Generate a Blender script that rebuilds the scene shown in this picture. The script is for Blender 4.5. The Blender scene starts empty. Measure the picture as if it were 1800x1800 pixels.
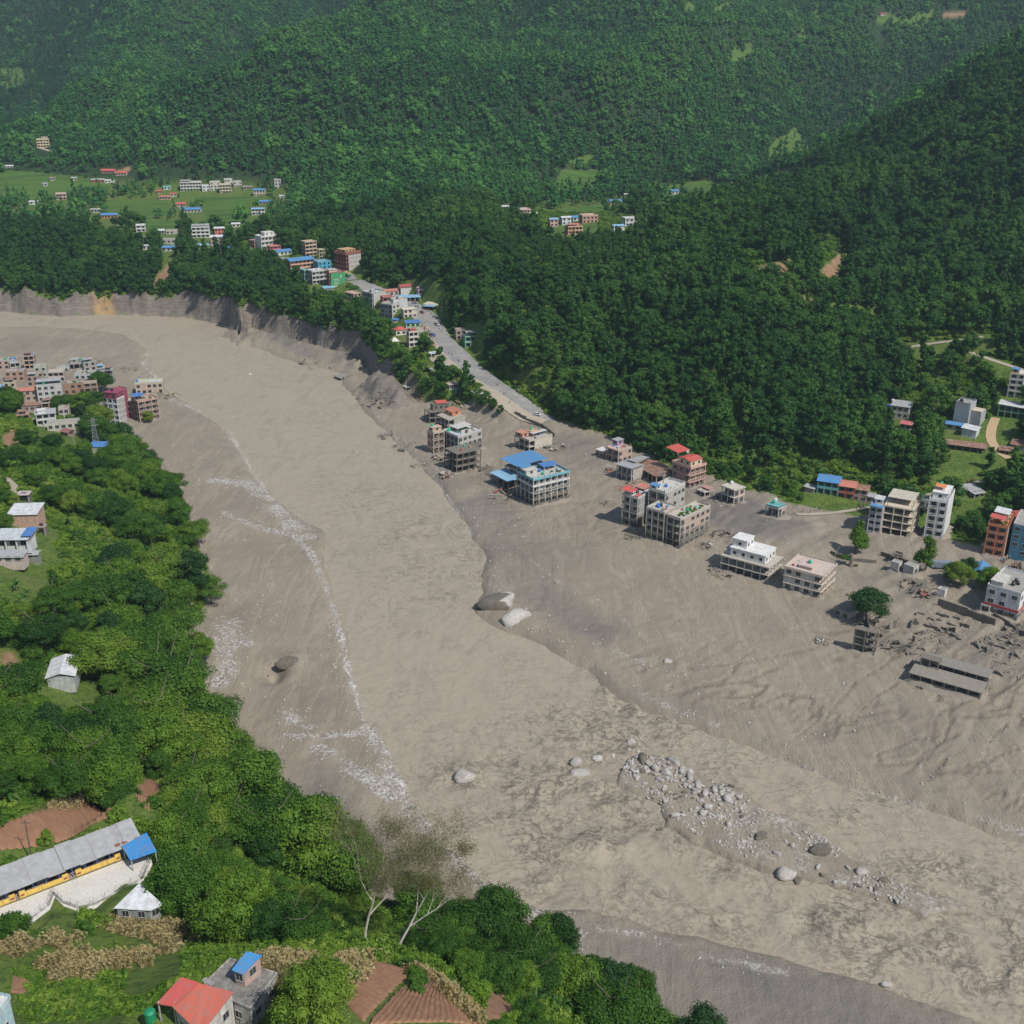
import bpy, math, random, time
import numpy as np
from mathutils import Vector
T0 = time.time()
R = math.radians
S = bpy.context.scene
COL = S.collection
random.seed(7)

# ---------------------------------------------------------------- camera
CAMH = 180.0
F = 1930.0                      # focal length in units of the 1800 px photograph
PITCH = math.atan(800 / F)      # look-down angle
cd = bpy.data.cameras.new('camera'); cam = bpy.data.objects.new('camera', cd); COL.objects.link(cam)
cam.location = (0, 0, CAMH); cam.rotation_euler = (R(90) - PITCH, 0, 0)
cd.sensor_width = 36; cd.lens = 36 * F / 1800; cd.clip_start = 1; cd.clip_end = 9000
S.camera = cam

# ---------------------------------------------------------------- light
SUN_EL, SUN_DIR = R(50), Vector((0.70, -0.71))     # horizontal direction towards the sun
w = bpy.data.worlds.new("World"); S.world = w; w.use_nodes = True
nt = w.node_tree; bg = nt.nodes['Background']
sky = nt.nodes.new('ShaderNodeTexSky'); sky.sky_type = 'NISHITA'; sky.sun_disc = False
sky.sun_elevation = SUN_EL; sky.sun_rotation = math.atan2(SUN_DIR.x, SUN_DIR.y)
nt.links.new(sky.outputs[0], bg.inputs[0]); bg.inputs[1].default_value = 0.105
sl = bpy.data.lights.new('sun', 'SUN'); sl.energy = 4.3; sl.angle = R(0.53); sl.color = (1, 0.955, 0.88)
so = bpy.data.objects.new('sun', sl); COL.objects.link(so)
sv = Vector((SUN_DIR.x * math.cos(SUN_EL), SUN_DIR.y * math.cos(SUN_EL), math.sin(SUN_EL)))
so.rotation_euler = (-sv).to_track_quat('-Z', 'Y').to_euler(); so.location = sv * 3000
S.view_settings.view_transform = 'Standard'; S.view_settings.look = 'None'
S.view_settings.exposure = 0.0; S.view_settings.gamma = 1; S.view_settings.use_curve_mapping = False
S.cycles.max_bounces = 5; S.cycles.diffuse_bounces = 2; S.cycles.glossy_bounces = 2
S.cycles.transmission_bounces = 2; S.cycles.volume_bounces = 0; S.cycles.transparent_max_bounces = 4

# ---------------------------------------------------------------- projection helpers (design time)
CP, SP = math.cos(PITCH), math.sin(PITCH)
def ray(px, py):
    a, b = (np.asarray(px, float) - 900) / F, (np.asarray(py, float) - 900) / F
    return a, CP - b * SP, -SP - b * CP
def at_z(px, py, z=0.0):
    a, b, c = ray(px, py); t = (z - CAMH) / c
    return a * t, b * t
def at_d(px, py, Z):
    a, b, c = ray(px, py); return a * Z, b * Z, CAMH + c * Z

# ---------------------------------------------------------------- noise
rs = np.random.RandomState(3)
_TAB = rs.rand(256, 256)
def vnoise(x, y, s=0):
    x = np.asarray(x, float) + s * 17.3; y = np.asarray(y, float) + s * 9.1
    xi = np.floor(x).astype(int); yi = np.floor(y).astype(int); fx = x - xi; fy = y - yi
    fx = fx * fx * (3 - 2 * fx); fy = fy * fy * (3 - 2 * fy)
    a = _TAB[xi % 256, yi % 256]; b = _TAB[(xi + 1) % 256, yi % 256]
    c = _TAB[xi % 256, (yi + 1) % 256]; d = _TAB[(xi + 1) % 256, (yi + 1) % 256]
    return (a * (1 - fx) + b * fx) * (1 - fy) + (c * (1 - fx) + d * fx) * fy - 0.5
def fbm(x, y, o=4, s=0):
    r = 0; a = 1
    for k in range(o): r = r + a * vnoise(x, y, s + k); x = x * 2.03; y = y * 2.03; a *= .5
    return r
def smooth(t): t = np.clip(t, 0, 1); return t * t * (3 - 2 * t)

def seg_dist(x, y, pts, closed=False):
    d = np.full(x.shape, 1e9); n = len(pts)
    for i in range(n if closed else n - 1):
        ax, ay = pts[i]; bx, by = pts[(i + 1) % n]
        vx, vy = bx - ax, by - ay; L = vx * vx + vy * vy + 1e-9
        t = np.clip(((x - ax) * vx + (y - ay) * vy) / L, 0, 1)
        d = np.minimum(d, (x - ax - t * vx) ** 2 + (y - ay - t * vy) ** 2)
    return np.sqrt(d)
def inside(x, y, pts):
    r = np.zeros(x.shape, bool); n = len(pts)
    for i in range(n):
        ax, ay = pts[i]; bx, by = pts[(i + 1) % n]
        if ay == by: continue
        r ^= ((ay > y) != (by > y)) & (x < (bx - ax) * (y - ay) / (by - ay) + ax)
    return r
def sdist(x, y, pts):
    d = seg_dist(x, y, pts, True); return np.where(inside(x, y, pts), d, -d)
def P0(l, z=0.0): return [tuple(float(v) for v in at_z(a, b, z)) for a, b in l]

# ---------------------------------------------------------------- outlines on the valley floor
MUD = P0([(-400, 540), (0, 546), (100, 556), (200, 552), (330, 557), (400, 572), (428, 600), (440, 584), (520, 606), (590, 628),
    (628, 640), (655, 668), (705, 692), (765, 716), (850, 724), (892, 738), (945, 746), (985, 750), (1050, 772), (1085, 785), (1125, 808), (1180, 838),
    (1250, 852), (1280, 876), (1345, 884), (1400, 905), (1470, 915), (1530, 925), (1620, 948), (1680, 975), (1740, 985), (1800, 1003),
    (2100, 1090), (2600, 1300), (3200, 1700), (2600, 2300), (1500, 1990), (1320, 1880), (1180, 1830), (1080, 1770), (960, 1690), (880, 1650), (780, 1630), (690, 1600),
    (600, 1540), (520, 1490), (450, 1430), (390, 1350), (330, 1290), (335, 1230), (330, 1170), (285, 1140), (290, 1110), (365, 1080),
    (365, 1010), (335, 930), (295, 870), (230, 805), (215, 755), (160, 738), (90, 748), (0, 735), (-300, 725)])
CHAN = P0([(-400, 540), (0, 546), (200, 552), (330, 557), (400, 572), (425, 600), (500, 628), (600, 655), (622, 690), (690, 770), (760, 830), (795, 880),
    (850, 970), (860, 1040), (845, 1070), (900, 1112), (960, 1132), (1050, 1190), (1110, 1232), (1190, 1262), (1300, 1300), (1400, 1335), (1550, 1392),
    (1700, 1445), (1800, 1478), (2100, 1580), (2600, 1760), (2400, 2200), (1850, 1850), (1700, 1790), (1500, 1728), (1250, 1658), (1030, 1602), (940, 1600), (880, 1575), (830, 1540),
    (760, 1470), (722, 1420), (680, 1320), (640, 1260), (612, 1180), (590, 1080), (570, 1010), (562, 970), (560, 930), (500, 900), (440, 830), (400, 760), (340, 715),
    (290, 690), (250, 640), (255, 612), (215, 588), (120, 578), (0, 576), (-400, 566)])
ISLE = P0([(1090, 1345), (1110, 1325), (1180, 1330), (1260, 1375), (1330, 1410), (1440, 1470), (1540, 1530), (1640, 1580), (1700, 1600), (1640, 1608),
    (1560, 1590), (1480, 1562), (1370, 1545), (1320, 1520), (1270, 1495), (1230, 1480), (1190, 1452), (1130, 1400), (1100, 1375)])
# gravel streaks: (path, half width)
GRAV = [(P0([(265, 612), (252, 640), (300, 690), (340, 712)]), 1.5), (P0([(400, 757), (430, 800), (470, 870), (505, 935), (545, 975), (570, 1025), (592, 1085), (605, 1150), (625, 1215), (650, 1280)]), 1.6),
    (P0([(650, 1280), (690, 1370), (735, 1440), (790, 1500), (850, 1560), (930, 1610), (1010, 1655)]), 3.6),
    (P0([(560, 1320), (640, 1370), (690, 1410)]), 3), (P0([(490, 1300), (570, 1300), (640, 1295)]), 1.6), (P0([(500, 1255), (545, 1280)]), 3),
    (P0([(380, 850), (440, 855), (490, 905), (540, 950)]), 5), (P0([(395, 905), (450, 930), (530, 950)]), 2.5), (P0([(400, 1100), (395, 1180), (390, 1200)]), 6), (P0([(400, 1110), (440, 1140)]), 3),
    (P0([(1150, 1240), (1250, 1300), (1400, 1345), (1550, 1402), (1700, 1440), (1830, 1480)]), 2.0), (P0([(1190, 1180), (1230, 1215), (1300, 1265)]), .8),
    (P0([(930, 990), (1000, 1045), (1090, 1095), (1140, 1135)]), 1.0), (P0([(950, 1110), (1000, 1118), (1130, 1170), (1200, 1200)]), 1.6),
    (P0([(1130, 1225), (1200, 1262), (1260, 1280)]), 3), (P0([(1050, 1640), (1150, 1650), (1250, 1690), (1380, 1720)]), 2.0),
    (P0([(300, 705), (345, 722), (380, 735)]), 2), (P0([(620, 790), (700, 800), (720, 820)]), 1.4),
    (P0([(680, 755), (720, 800), (760, 835), (790, 880), (830, 940)]), .9)]
BERM = P0([(1190, 1180), (1300, 1262), (1400, 1325), (1550, 1385), (1700, 1432), (1830, 1470), (2200, 1600)])
LEVEE = P0([(880, 940), (930, 990), (1000, 1045), (1090, 1095), (1140, 1140)])

# ---------------------------------------------------------------- land control points: (px, py, height) or (px, py, None, depth)
CPTS = [(215,780,4),(170,790,8),(100,745,8),(20,760,14),(0,708,6),(-300,720,10),(-200,900,45),(0,850,24),(100,900,22),(200,920,12),(285,940,6),
 (330,1000,7),(200,1000,18),(50,1000,28),(-150,1050,45),(310,1085,6),(250,1150,18),(100,1200,30),(0,1250,35),(290,1260,14),(200,1350,30),(50,1400,36),(-150,1400,48),
 (370,1400,14),(300,1450,32),(200,1500,38),(130,1560,40),(-100,1600,45),(420,1500,22),(500,1560,22),(420,1600,40),(300,1640,46),(100,1700,52),(0,1750,56),(350,1760,60),
 (500,1740,56),(600,1650,30),(600,1710,48),(700,1740,50),(700,1660,22),(800,1690,14),(900,1730,20),(850,1790,44),(1000,1800,18),(1100,1860,12),(1200,1950,14),(700,1900,60),(300,1900,68),(-100,1900,70),(1500,2200,20),
 (0,505,16),(100,506,17),(200,505,17.5),(300,505,18),(400,520,19),(-300,500,16),(50,450,30),(200,440,32),(330,430,34),(100,400,38),(0,380,40),(200,350,42),(0,330,42),(-300,400,40),(-300,330,44),
 (340,330,43),(400,370,41),(500,330,50),(470,420,35),(550,480,28),(430,470,30),(450,520,22),(520,560,16),(610,575,20),(640,590,19),(690,640,14),(760,665,13),(850,690,6),
 (970,748,3),(940,732,5),(900,700,8),(850,655,13),(800,620,17),(770,580,21),(745,545,24),(700,520,26),(640,500,29),(610,480,30),(550,455,32),(480,445,33),(400,430,35),
 (1050,750,None,575),(1050,650,None,615),(1050,550,None,655),(1050,500,None,680),(1050,466,None,700),(920,640,None,612),(850,600,None,655),(880,560,None,660),(850,480,None,720),(800,430,None,800),(750,500,None,745),(700,440,None,840),(650,400,None,930),(800,380,None,930),
 (1000,474,None,700),(900,452,None,755),(900,415,None,880),(1200,750,None,540),(1200,650,None,580),(1200,550,None,630),(1200,462,None,698),(1200,424,None,745),
 (1330,850,None,500),(1400,860,None,484),(1400,800,None,508),(1400,700,None,550),(1400,600,None,600),(1400,500,None,670),(1400,400,None,770),(1400,352,None,855),
 (1600,890,None,472),(1600,760,None,522),(1600,700,None,550),(1600,600,None,600),(1600,450,None,720),(1600,350,None,800),(1600,262,None,880),
 (1800,940,None,440),(1800,800,None,500),(1800,700,None,540),(1800,640,None,570),(1800,500,None,650),(1800,350,None,740),(1800,200,None,830),(1800,132,None,890),(2200,940,None,430),(2200,500,None,640),(2200,100,None,850),(2200,0,None,950),
 (1800,100,None,1150),(1600,190,None,1130),(1400,290,None,1080),(1200,385,None,900),(1050,425,None,830),
 (1000,380,50),(1300,325,51),(1450,322,52),(1150,352,50),(900,375,52),(1000,310,54),(1200,300,54),
 (0,250,None,1480),(0,150,None,1800),(0,0,None,2100),(-400,150,None,1800),(-400,0,None,2100),(300,280,None,1400),(300,150,None,1650),(300,0,None,1900),(600,250,None,1270),(700,300,None,1080),(600,330,None,1080),(600,100,None,1850),
 (900,250,None,1260),(900,150,None,1450),(900,0,None,1720),(1500,270,None,1370),(1500,150,None,1600),(1500,0,None,1800),(1250,100,None,1780),(1100,180,None,1480),(1750,150,None,1480),(1800,0,None,1700),(2200,100,None,1500),(2200,-50,None,1800),
 (-400,-220,None,2500),(300,-220,None,2400),(900,-220,None,2300),(1500,-220,None,2300),(2200,-220,None,2300)]
_c = []
for c in CPTS:
    if c[2] is None: _c.append(at_d(c[0], c[1], c[3]))
    else: x, y = at_z(c[0], c[1], c[2]); _c.append((x, y, c[2]))
_c = np.array(_c, float)
def _U(r2): return 0.5 * r2 * np.log(r2 + 1e-9)
_q = _c[:, :2] / 1000; n = len(_q)
K = _U(((_q[:, None] - _q[None]) ** 2).sum(-1)) + np.eye(n) * 2e-5
Pm = np.c_[np.ones(n), _q]; A = np.zeros((n + 3, n + 3)); A[:n, :n] = K; A[:n, n:] = Pm; A[n:, :n] = Pm.T
_w = np.linalg.solve(A, np.r_[_c[:, 2], 0, 0, 0])
def tps(x, y):
    x = x / 1000; y = y / 1000; r = _w[n] + _w[n + 1] * x + _w[n + 2] * y
    for i in range(n): r = r + _w[i] * _U((x - _q[i, 0]) ** 2 + (y - _q[i, 1]) ** 2)
    return r

# ---------------------------------------------------------------- fan grid of heights
NU, NV = 640, 820
U0, U1, V0, V1 = -0.80, 0.80, math.log(95.0), math.log(2650.0)
uu = np.linspace(U0, U1, NU); vv = np.linspace(V0, V1, NV)
GU, GV = np.meshgrid(uu, vv); GY = np.exp(GV); GX = GU * GY
base = tps(GX, GY)
sdM = sdist(GX, GY, MUD) + 2.2 * fbm(GX / 14, GY / 14, 3, 5)
sdC = sdist(GX, GY, CHAN) + 3.4 * fbm(GX / 16, GY / 16, 5, 8)
sdI = sdist(GX, GY, ISLE) + 4.5 * fbm(GX / 9, GY / 9, 4, 9)
# mud surface
dB = seg_dist(GX, GY, BERM); dL = seg_dist(GX, GY, LEVEE)
right = smooth((GX - np.interp(GY, [200, 330, 420, 560, 700], [120, 95, 30, -50, -140])) / 60)
ca, sa = math.cos(R(47)), math.sin(R(47))
wx = GX + 10 * fbm(GX / 60, GY / 60, 2, 21); wy = GY + 10 * fbm(GX / 60, GY / 60, 2, 22)
al, ac = wx * ca + wy * sa, -wx * sa + wy * ca
streak = np.abs(fbm(al / 75, ac / 9, 4, 30))
lump = fbm(GX / 25, GY / 25, 4, 40)
mud = 0.7 + 0.55 * lump + right * (1.5 * streak + np.clip(-sdC * 0.016, 0, 2.6) + 0.7 * smooth(-sdC / 14))
# braided rills left by the draining flood
rl = fbm(wx / 55 + .3 * wy / 40, (wy - wx * .4) / 16, 4, 36); rl2 = fbm(al / 60, ac / 11, 4, 37)
rmask = smooth((-sdC - 3) / 14) * (GX > -40) * (GY < 620) * np.clip(.35 + 2.2 * fbm(GX / 70, GY / 70, 3, 38), 0, 1)
rill = np.maximum(np.exp(-(rl / .022) ** 2), np.exp(-(rl2 / .02) ** 2)) * rmask
mud -= .6 * rill - .22 * np.maximum(np.exp(-((np.abs(rl) - .06) / .025) ** 2), np.exp(-((np.abs(rl2) - .055) / .02) ** 2)) * rmask
mud += 1.1 * smooth(-sdC / 3.5) * 0.6 + 0.5 * np.exp(-(dB / 2.6) ** 2) + 0.45 * np.exp(-(dL / 1.8) ** 2)
mud += 0.22 * fbm(GX / 2.2, GY / 2.2, 3, 41) + right * 1.0 * (.25 - np.abs(fbm(al / 34, ac / 5, 4, 35))) * smooth((-sdC - 6) / 20)
# pit left of the channel, mounds
for (px, py, r_, a) in [(484, 1184, 3.6, -4.5), (508, 1172, 5.5, 2.6), (480, 1196, 16, -1.0), (1330, 950, 22, 1.6), (1240, 880, 14, .8), (1400, 960, 12, 1.0), (1560, 985, 12, 1.4), (950, 810, 14, .6)]:
    x, y = at_z(px, py); mud += a * np.exp(-(((GX - x) ** 2 + ((GY - y) * .8) ** 2) / r_ ** 2))
mud = np.where(sdC > -3, mud + (-1.5 - mud) * smooth((sdC + 1.2) / 5), mud)
isl = 0.75 * smooth(sdI / 2.5) + .35 * fbm(GX / 5, GY / 5, 3, 51)
mud = np.where(sdI > -2, np.maximum(mud, -1.3 + 2.0 * smooth((sdI + 2) / 3) + .5 * fbm(GX / 5, GY / 5, 3, 51) * smooth(sdI / 2)), mud)
# spurs and gullies of the far mountain and of the near hill
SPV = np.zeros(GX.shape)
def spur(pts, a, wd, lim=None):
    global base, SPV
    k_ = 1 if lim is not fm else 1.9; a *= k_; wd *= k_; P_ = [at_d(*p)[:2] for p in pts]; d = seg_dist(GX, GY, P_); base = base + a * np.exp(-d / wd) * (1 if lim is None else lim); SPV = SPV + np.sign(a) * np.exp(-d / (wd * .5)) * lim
fm = smooth((GY - 1120) / 260)
spur([(1000, 40, 1900), (850, 130, 1700), (700, 170, 1560), (560, 220, 1430), (470, 270, 1340)], 62, 85, fm)
spur([(560, -40, 2100), (640, 60, 1900), (600, 130, 1750), (430, 190, 1600)], -45, 80, fm)
spur([(200, -60, 2200), (330, 60, 1850), (260, 160, 1600), (180, 230, 1450)], 50, 80, fm)
spur([(1000, -40, 2100), (960, 60, 1800), (920, 140, 1600)], -50, 70, fm)
spur([(1800, 20, 1750), (1500, 95, 1600), (1280, 150, 1500), (1130, 220, 1370), (1050, 270, 1270)], 55, 80, fm)
spur([(1350, -40, 2100), (1330, 60, 1800), (1150, 120, 1620)], 40, 70, fm)
spur([(1500, 180, 1420), (1650, 110, 1500)], -35, 60, fm)
spur([(100, -40, 2300), (80, 120, 1850), (30, 230, 1550)], -40, 80, fm)
nm_ = smooth((GY - 470) / 60) * (1 - fm)
spur([(1420, 345, 850), (1380, 480, 690), (1300, 600, 600), (1240, 720, 548)], 12, 28, nm_)
spur([(1600, 420, 740), (1560, 560, 630), (1500, 720, 540)], -12, 28, nm_)
spur([(1060, 520, 665), (1000, 580, 635), (960, 660, 600)], 8, 25, nm_)
# land roughness
away = smooth(-sdM / 60); far = smooth((GY - 1000) / 400)
rid = 1 - np.abs(fbm((GX * .9 + GY * .35) / 260, (GY * .5 - GX * .2) / 420, 4, 60)) * 2
land = base + away * (3.2 * fbm(GX / 45, GY / 45, 4, 61)) + far * np.clip((base - 60) / 60, 0, 1) * (50 * (rid - .6) + 14 * fbm(GX / 90, GY / 90, 3, 62))
nh = smooth((base - 20) / 40) * (1 - far)
land += nh * 11 * fbm(GX / 80, GY / 110, 3, 64)
cliffw = np.interp(GY, [0, 500, 640, 700, 900], [7, 7, 7, 5, 4.5])
t = smooth(-sdM / cliffw)
H = np.where(sdM > 0, mud, mud + (np.maximum(land, 1.2) - mud) * t)
H += np.where((sdM < 3) & (sdM > -16), (np.exp(-((sdM + 4) / 7) ** 2)) * (7 * fbm(GX / 7, GY / 10, 4, 66) + 2.5 * fbm(GX / 2.5, GY / 5, 2, 67)), 0) * np.where(GY > 600, 1, .4)
# slumped terrace of layered mud under the village bank
SLUMP = P0([(400, 572), (425, 604), (520, 640), (600, 664), (640, 670), (655, 650), (640, 640), (560, 610), (440, 584)])
sS = seg_dist(GX, GY, P0([(428, 590), (480, 605), (560, 625), (640, 648)]))
def ter(z, st): return np.floor(z / st) * st + st * smooth((z / st - np.floor(z / st)) * 2.2 - .6)
Hs = 7.5 * np.clip(1 - sS / 17, 0, 1) + 1.6 * fbm(GX / 12, GY / 12, 3, 70)
Hs += 2.2 * fbm((GX + GY) / 20, (GX - GY) / 6, 3, 72)
H = np.where((sdM > 0) & (sS < 19), np.maximum(H, ter(Hs, 1.5) - .8), H)
MOUND = P0([(632, 690), (665, 668), (705, 685), (728, 716), (700, 722), (655, 706)])
sM = sdist(GX, GY, MOUND)
H = np.where(sM > -6, np.maximum(H, ter(10.5 * smooth((sM + 5) / 13) + 4.5 * fbm((GX + GY) / 18, (GX - GY) / 5, 4, 71), 1.5) - .6), H)

def hgrid(x, y, G=None):
    G = H if G is None else G
    x = np.asarray(x, float); y = np.maximum(np.asarray(y, float), 96.0)
    a = np.clip((x / y - U0) / (U1 - U0) * (NU - 1), 0, NU - 1.001); b = np.clip((np.log(y) - V0) / (V1 - V0) * (NV - 1), 0, NV - 1.001)
    i = a.astype(int); j = b.astype(int); fa = a - i; fb = b - j
    return (G[j, i] * (1 - fa) + G[j, i + 1] * fa) * (1 - fb) + (G[j + 1, i] * (1 - fa) + G[j + 1, i + 1] * fa) * fb
_ts = np.exp(np.linspace(math.log(100), math.log(2900), 3000))
def cast(px, py):
    a, b, c = ray(px, py); x = a * _ts; y = b * _ts; z = CAMH + c * _ts
    h = hgrid(x, y); k = int(np.argmax(z < h))
    if k == 0: k = len(_ts) - 1
    d0 = (z - h)[k - 1]; d1 = (h - z)[k]; f = d0 / (d0 + d1 + 1e-9)
    return float(x[k - 1] + (x[k] - x[k - 1]) * f), float(y[k - 1] + (y[k] - y[k - 1]) * f), float(z[k - 1] + (z[k] - z[k - 1]) * f)
def PL(l): return [cast(a, b)[:2] for a, b in l]

# ---------------------------------------------------------------- roads and paths (flattened into the terrain)
def resample(pts, step):
    out = [pts[0]]
    for (a, b) in zip(pts[:-1], pts[1:]):
        L = math.dist(a, b); k = max(1, int(L / step))
        for i in range(1, k + 1): out.append(tuple(a[q] + (b[q] - a[q]) * i / k for q in range(2)))
    return out
ROADS = []   # name, label-less structure; (name, path, half widths, material key)
def road(name, px, hw, mat):
    pts = resample(PL(px), 6)
    for _ in range(3): pts = [pts[0]] + [tuple((pts[i - 1][q] + 2 * pts[i][q] + pts[i + 1][q]) / 4 for q in range(2)) for i in range(1, len(pts) - 1)] + [pts[-1]]
    ROADS.append((name, pts, hw, mat))
road('highway', [(955, 742), (920, 722), (888, 692), (850, 664), (815, 640), (788, 612), (768, 585), (752, 562), (735, 545), (712, 530), (680, 518), (648, 506), (620, 492)], 7.5, 'asphalt')
road('village_street', [(620, 492), (606, 478), (560, 462), (520, 458), (480, 452), (445, 445), (400, 436), (350, 428)], 3.6, 'asphalt')
road('footpath', [(0, 838), (22, 848), (30, 870)], 1.6, 'path')
road('footpath', [(1625, 718), (1660, 721), (1694, 724)], 1.5, 'path')
road('dirt_track', [(1750, 735), (1742, 752), (1732, 778), (1752, 800), (1775, 818), (1810, 825)], 2.0, 'dirt')
road('footpath', [(1400, 905), (1450, 902), (1530, 893), (1590, 885), (1640, 868), (1690, 852), (1750, 842)], 1.1, 'path')
road('dirt_track', [(1590, 612), (1625, 604), (1690, 600), (1740, 590)], 2.0, 'path')
road('dirt_track', [(1700, 618), (1760, 640), (1810, 655)], 1.8, 'path')
road('dirt_track', [(1330, 470), (1370, 492), (1400, 525), (1450, 548), (1520, 556)], 1.6, 'dirt')
road('footpath', [(0, 246), (40, 256), (100, 270)], 2.5, 'path')
road('footpath', [(398, 391), (410, 378), (428, 370)], 1.5, 'path')
road('village_street', [(160, 408), (240, 415), (290, 422)], 3.0, 'path')
RZ = {}
for name, pts, hw, mat in ROADS:
    pts = resample(pts, 1.5); zs = hgrid([p[0] for p in pts], [p[1] for p in pts])
    for _ in range(120): zs = np.r_[zs[0], (zs[:-2] + zs[1:-1] + zs[2:]) / 3, zs[-1]]
    xs = np.array([p[0] for p in pts]); ys = np.array([p[1] for p in pts])
    j0, j1 = np.searchsorted(np.exp(vv), [ys.min() - 30, ys.max() + 30]); j0 = max(j0, 0)
    X = GX[j0:j1]; Y = GY[j0:j1]
    bd = np.full(X.shape, 1e9); bz = np.zeros(X.shape)
    for x, y, z in zip(xs, ys, zs):
        d = (X - x) ** 2 + (Y - y) ** 2; m = d < bd; bd[m] = d[m]; bz[m] = z
    k = 1 - smooth((np.sqrt(bd) - hw - 4) / 6)
    H[j0:j1] = H[j0:j1] * (1 - k) + bz * k
    RZ[name, tuple(pts[0])] = (pts, zs)
# level pads under near buildings and yards
def pad(pxs, z=None, soft=4):
    global H
    poly = PL(pxs); cx = sum(p[0] for p in poly) / len(poly); cy = sum(p[1] for p in poly) / len(poly)
    if z is None: z = float(hgrid(cx, cy))
    s = sdist(GX, GY, poly); k = smooth(1 + s / soft); H = H * (1 - k) + z * k
    return poly, z
YARD, YZ = pad([(-140, 1650), (-60, 1560), (120, 1500), (235, 1445), (275, 1470), (272, 1545), (240, 1560), (165, 1598), (110, 1590), (85, 1580), (70, 1600), (0, 1640), (-120, 1690)])
for p_ in [([(275, 1775), (318, 1739), (405, 1750), (430, 1790), (400, 1860), (260, 1850)], 60.6), ([(358, 1750), (400, 1710), (490, 1735), (460, 1790)], 58.4), ([(190, 1610), (246, 1585), (290, 1605), (262, 1625)], 46.3)]: pad(p_[0], p_[1], 5)
for p_ in [[(150, 300), (500, 300), (520, 350), (360, 395), (160, 395)], [(0, 305), (140, 315), (140, 370), (0, 372)]]:
    poly = PL(p_); s = sdist(GX, GY, poly); k = smooth(1 + s / 40)
    hz = hgrid(GX, GY) * 0 + base; H = H * (1 - k) + hz * k
# ---------------------------------------------------------------- materials
MATS = {}
def nodes(m):
    m.use_nodes = True; t = m.node_tree; return t, t.nodes, t.links, t.nodes['Principled BSDF']
def new(N, t, **kw):
    q = N.new(t)
    for k, v in kw.items(): setattr(q, k, v)
    return q
def ramp(N, L, src, stops, interp='LINEAR'):
    r = N.new('ShaderNodeValToRGB'); r.color_ramp.interpolation = interp
    e = r.color_ramp.elements
    while len(e) < len(stops): e.new(.5)
    for el, (p, c) in zip(e, stops): el.position = p; el.color = (*c, 1) if len(c) == 3 else c
    L.new(src, r.inputs[0]); return r.outputs[0]
def noise(N, L, vec, sc, det=4, rough=.55, dist=0):
    q = N.new('ShaderNodeTexNoise'); q.inputs['Scale'].default_value = sc; q.inputs['Detail'].default_value = det
    q.inputs['Roughness'].default_value = rough; q.inputs['Distortion'].default_value = dist
    if vec is not None: L.new(vec, q.inputs['Vector'])
    return q.outputs['Fac']
def mixc(N, L, f, a, b, mode='MIX'):
    q = N.new('ShaderNodeMix'); q.data_type = 'RGBA'; q.blend_type = mode
    for s, v in ((q.inputs[0], f), (q.inputs[6], a), (q.inputs[7], b)):
        if isinstance(v, (int, float)): s.default_value = v
        elif isinstance(v, tuple): s.default_value = (*v, 1)
        else: L.new(v, s)
    return q.outputs[2]
def mth(N, L, op, a, b=0.0, c=None, clamp=False):
    q = N.new('ShaderNodeMath'); q.operation = op; q.use_clamp = clamp
    for s, v in zip(q.inputs, (a, b) if c is None else (a, b, c)):
        if isinstance(v, (int, float)): s.default_value = v
        else: L.new(v, s)
    return q.outputs[0]
def attr(N, name): q = N.new('ShaderNodeAttribute'); q.attribute_name = name; return q.outputs['Fac']
def mapping(N, L, vec, sc=(1, 1, 1), rot=(0, 0, 0)):
    q = N.new('ShaderNodeMapping'); q.inputs['Scale'].default_value = sc; q.inputs['Rotation'].default_value = rot
    L.new(vec, q.inputs['Vector']); return q.outputs[0]
def bump(N, L, h, st, dist, nrm=None):
    q = N.new('ShaderNodeBump'); q.inputs['Strength'].default_value = st; q.inputs['Distance'].default_value = dist
    L.new(h, q.inputs['Height'])
    if nrm is not None: L.new(nrm, q.inputs['Normal'])
    return q.outputs[0]

def paint(c, rough=.75, var=.18, mud=0.0, dirt=.25, key=None, bmp=.0):
    """painted or bare wall, worn by noise; mud = height (m) up to which flood mud coats it"""
    k = key or ('p', tuple(round(v, 3) for v in c), rough, var, mud, dirt)
    if k in MATS: return MATS[k]
    m = bpy.data.materials.new('wall_finish'); t, N, L, B = nodes(m)
    tc = N.new('ShaderNodeTexCoord'); o = tc.outputs['Object']
    nz = noise(N, L, o, .9, 5, .65); st = noise(N, L, mapping(N, L, o, (1.6, 1.6, .18)), 1.3, 4, .6)
    dk = tuple(v * (1 - var * 2) for v in c)
    col = mixc(N, L, ramp(N, L, nz, [(.3, (1, 1, 1)), (.7, (0, 0, 0))]), c, dk)
    grime = (.16, .145, .125)
    col = mixc(N, L, mth(N, L, 'MULTIPLY', ramp(N, L, st, [(.46, (0, 0, 0)), (.72, (1, 1, 1))]), dirt * 2), col, grime)
    if mud > 0:
        sx = N.new('ShaderNodeSeparateXYZ'); L.new(o, sx.inputs[0])
        e = mth(N, L, 'ADD', mth(N, L, 'SUBTRACT', mud, sx.outputs[2]), mth(N, L, 'MULTIPLY', mth(N, L, 'SUBTRACT', nz, .5), 7.0))
        col = mixc(N, L, mth(N, L, 'MULTIPLY', e, 1.4, clamp=True), col, ramp(N, L, st, [(.3, (.20, .175, .145)), (.7, (.13, .115, .095))]))
    L.new(col, B.inputs['Base Color']); B.inputs['Roughness'].default_value = rough
    MATS[k] = m; return m
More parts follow.
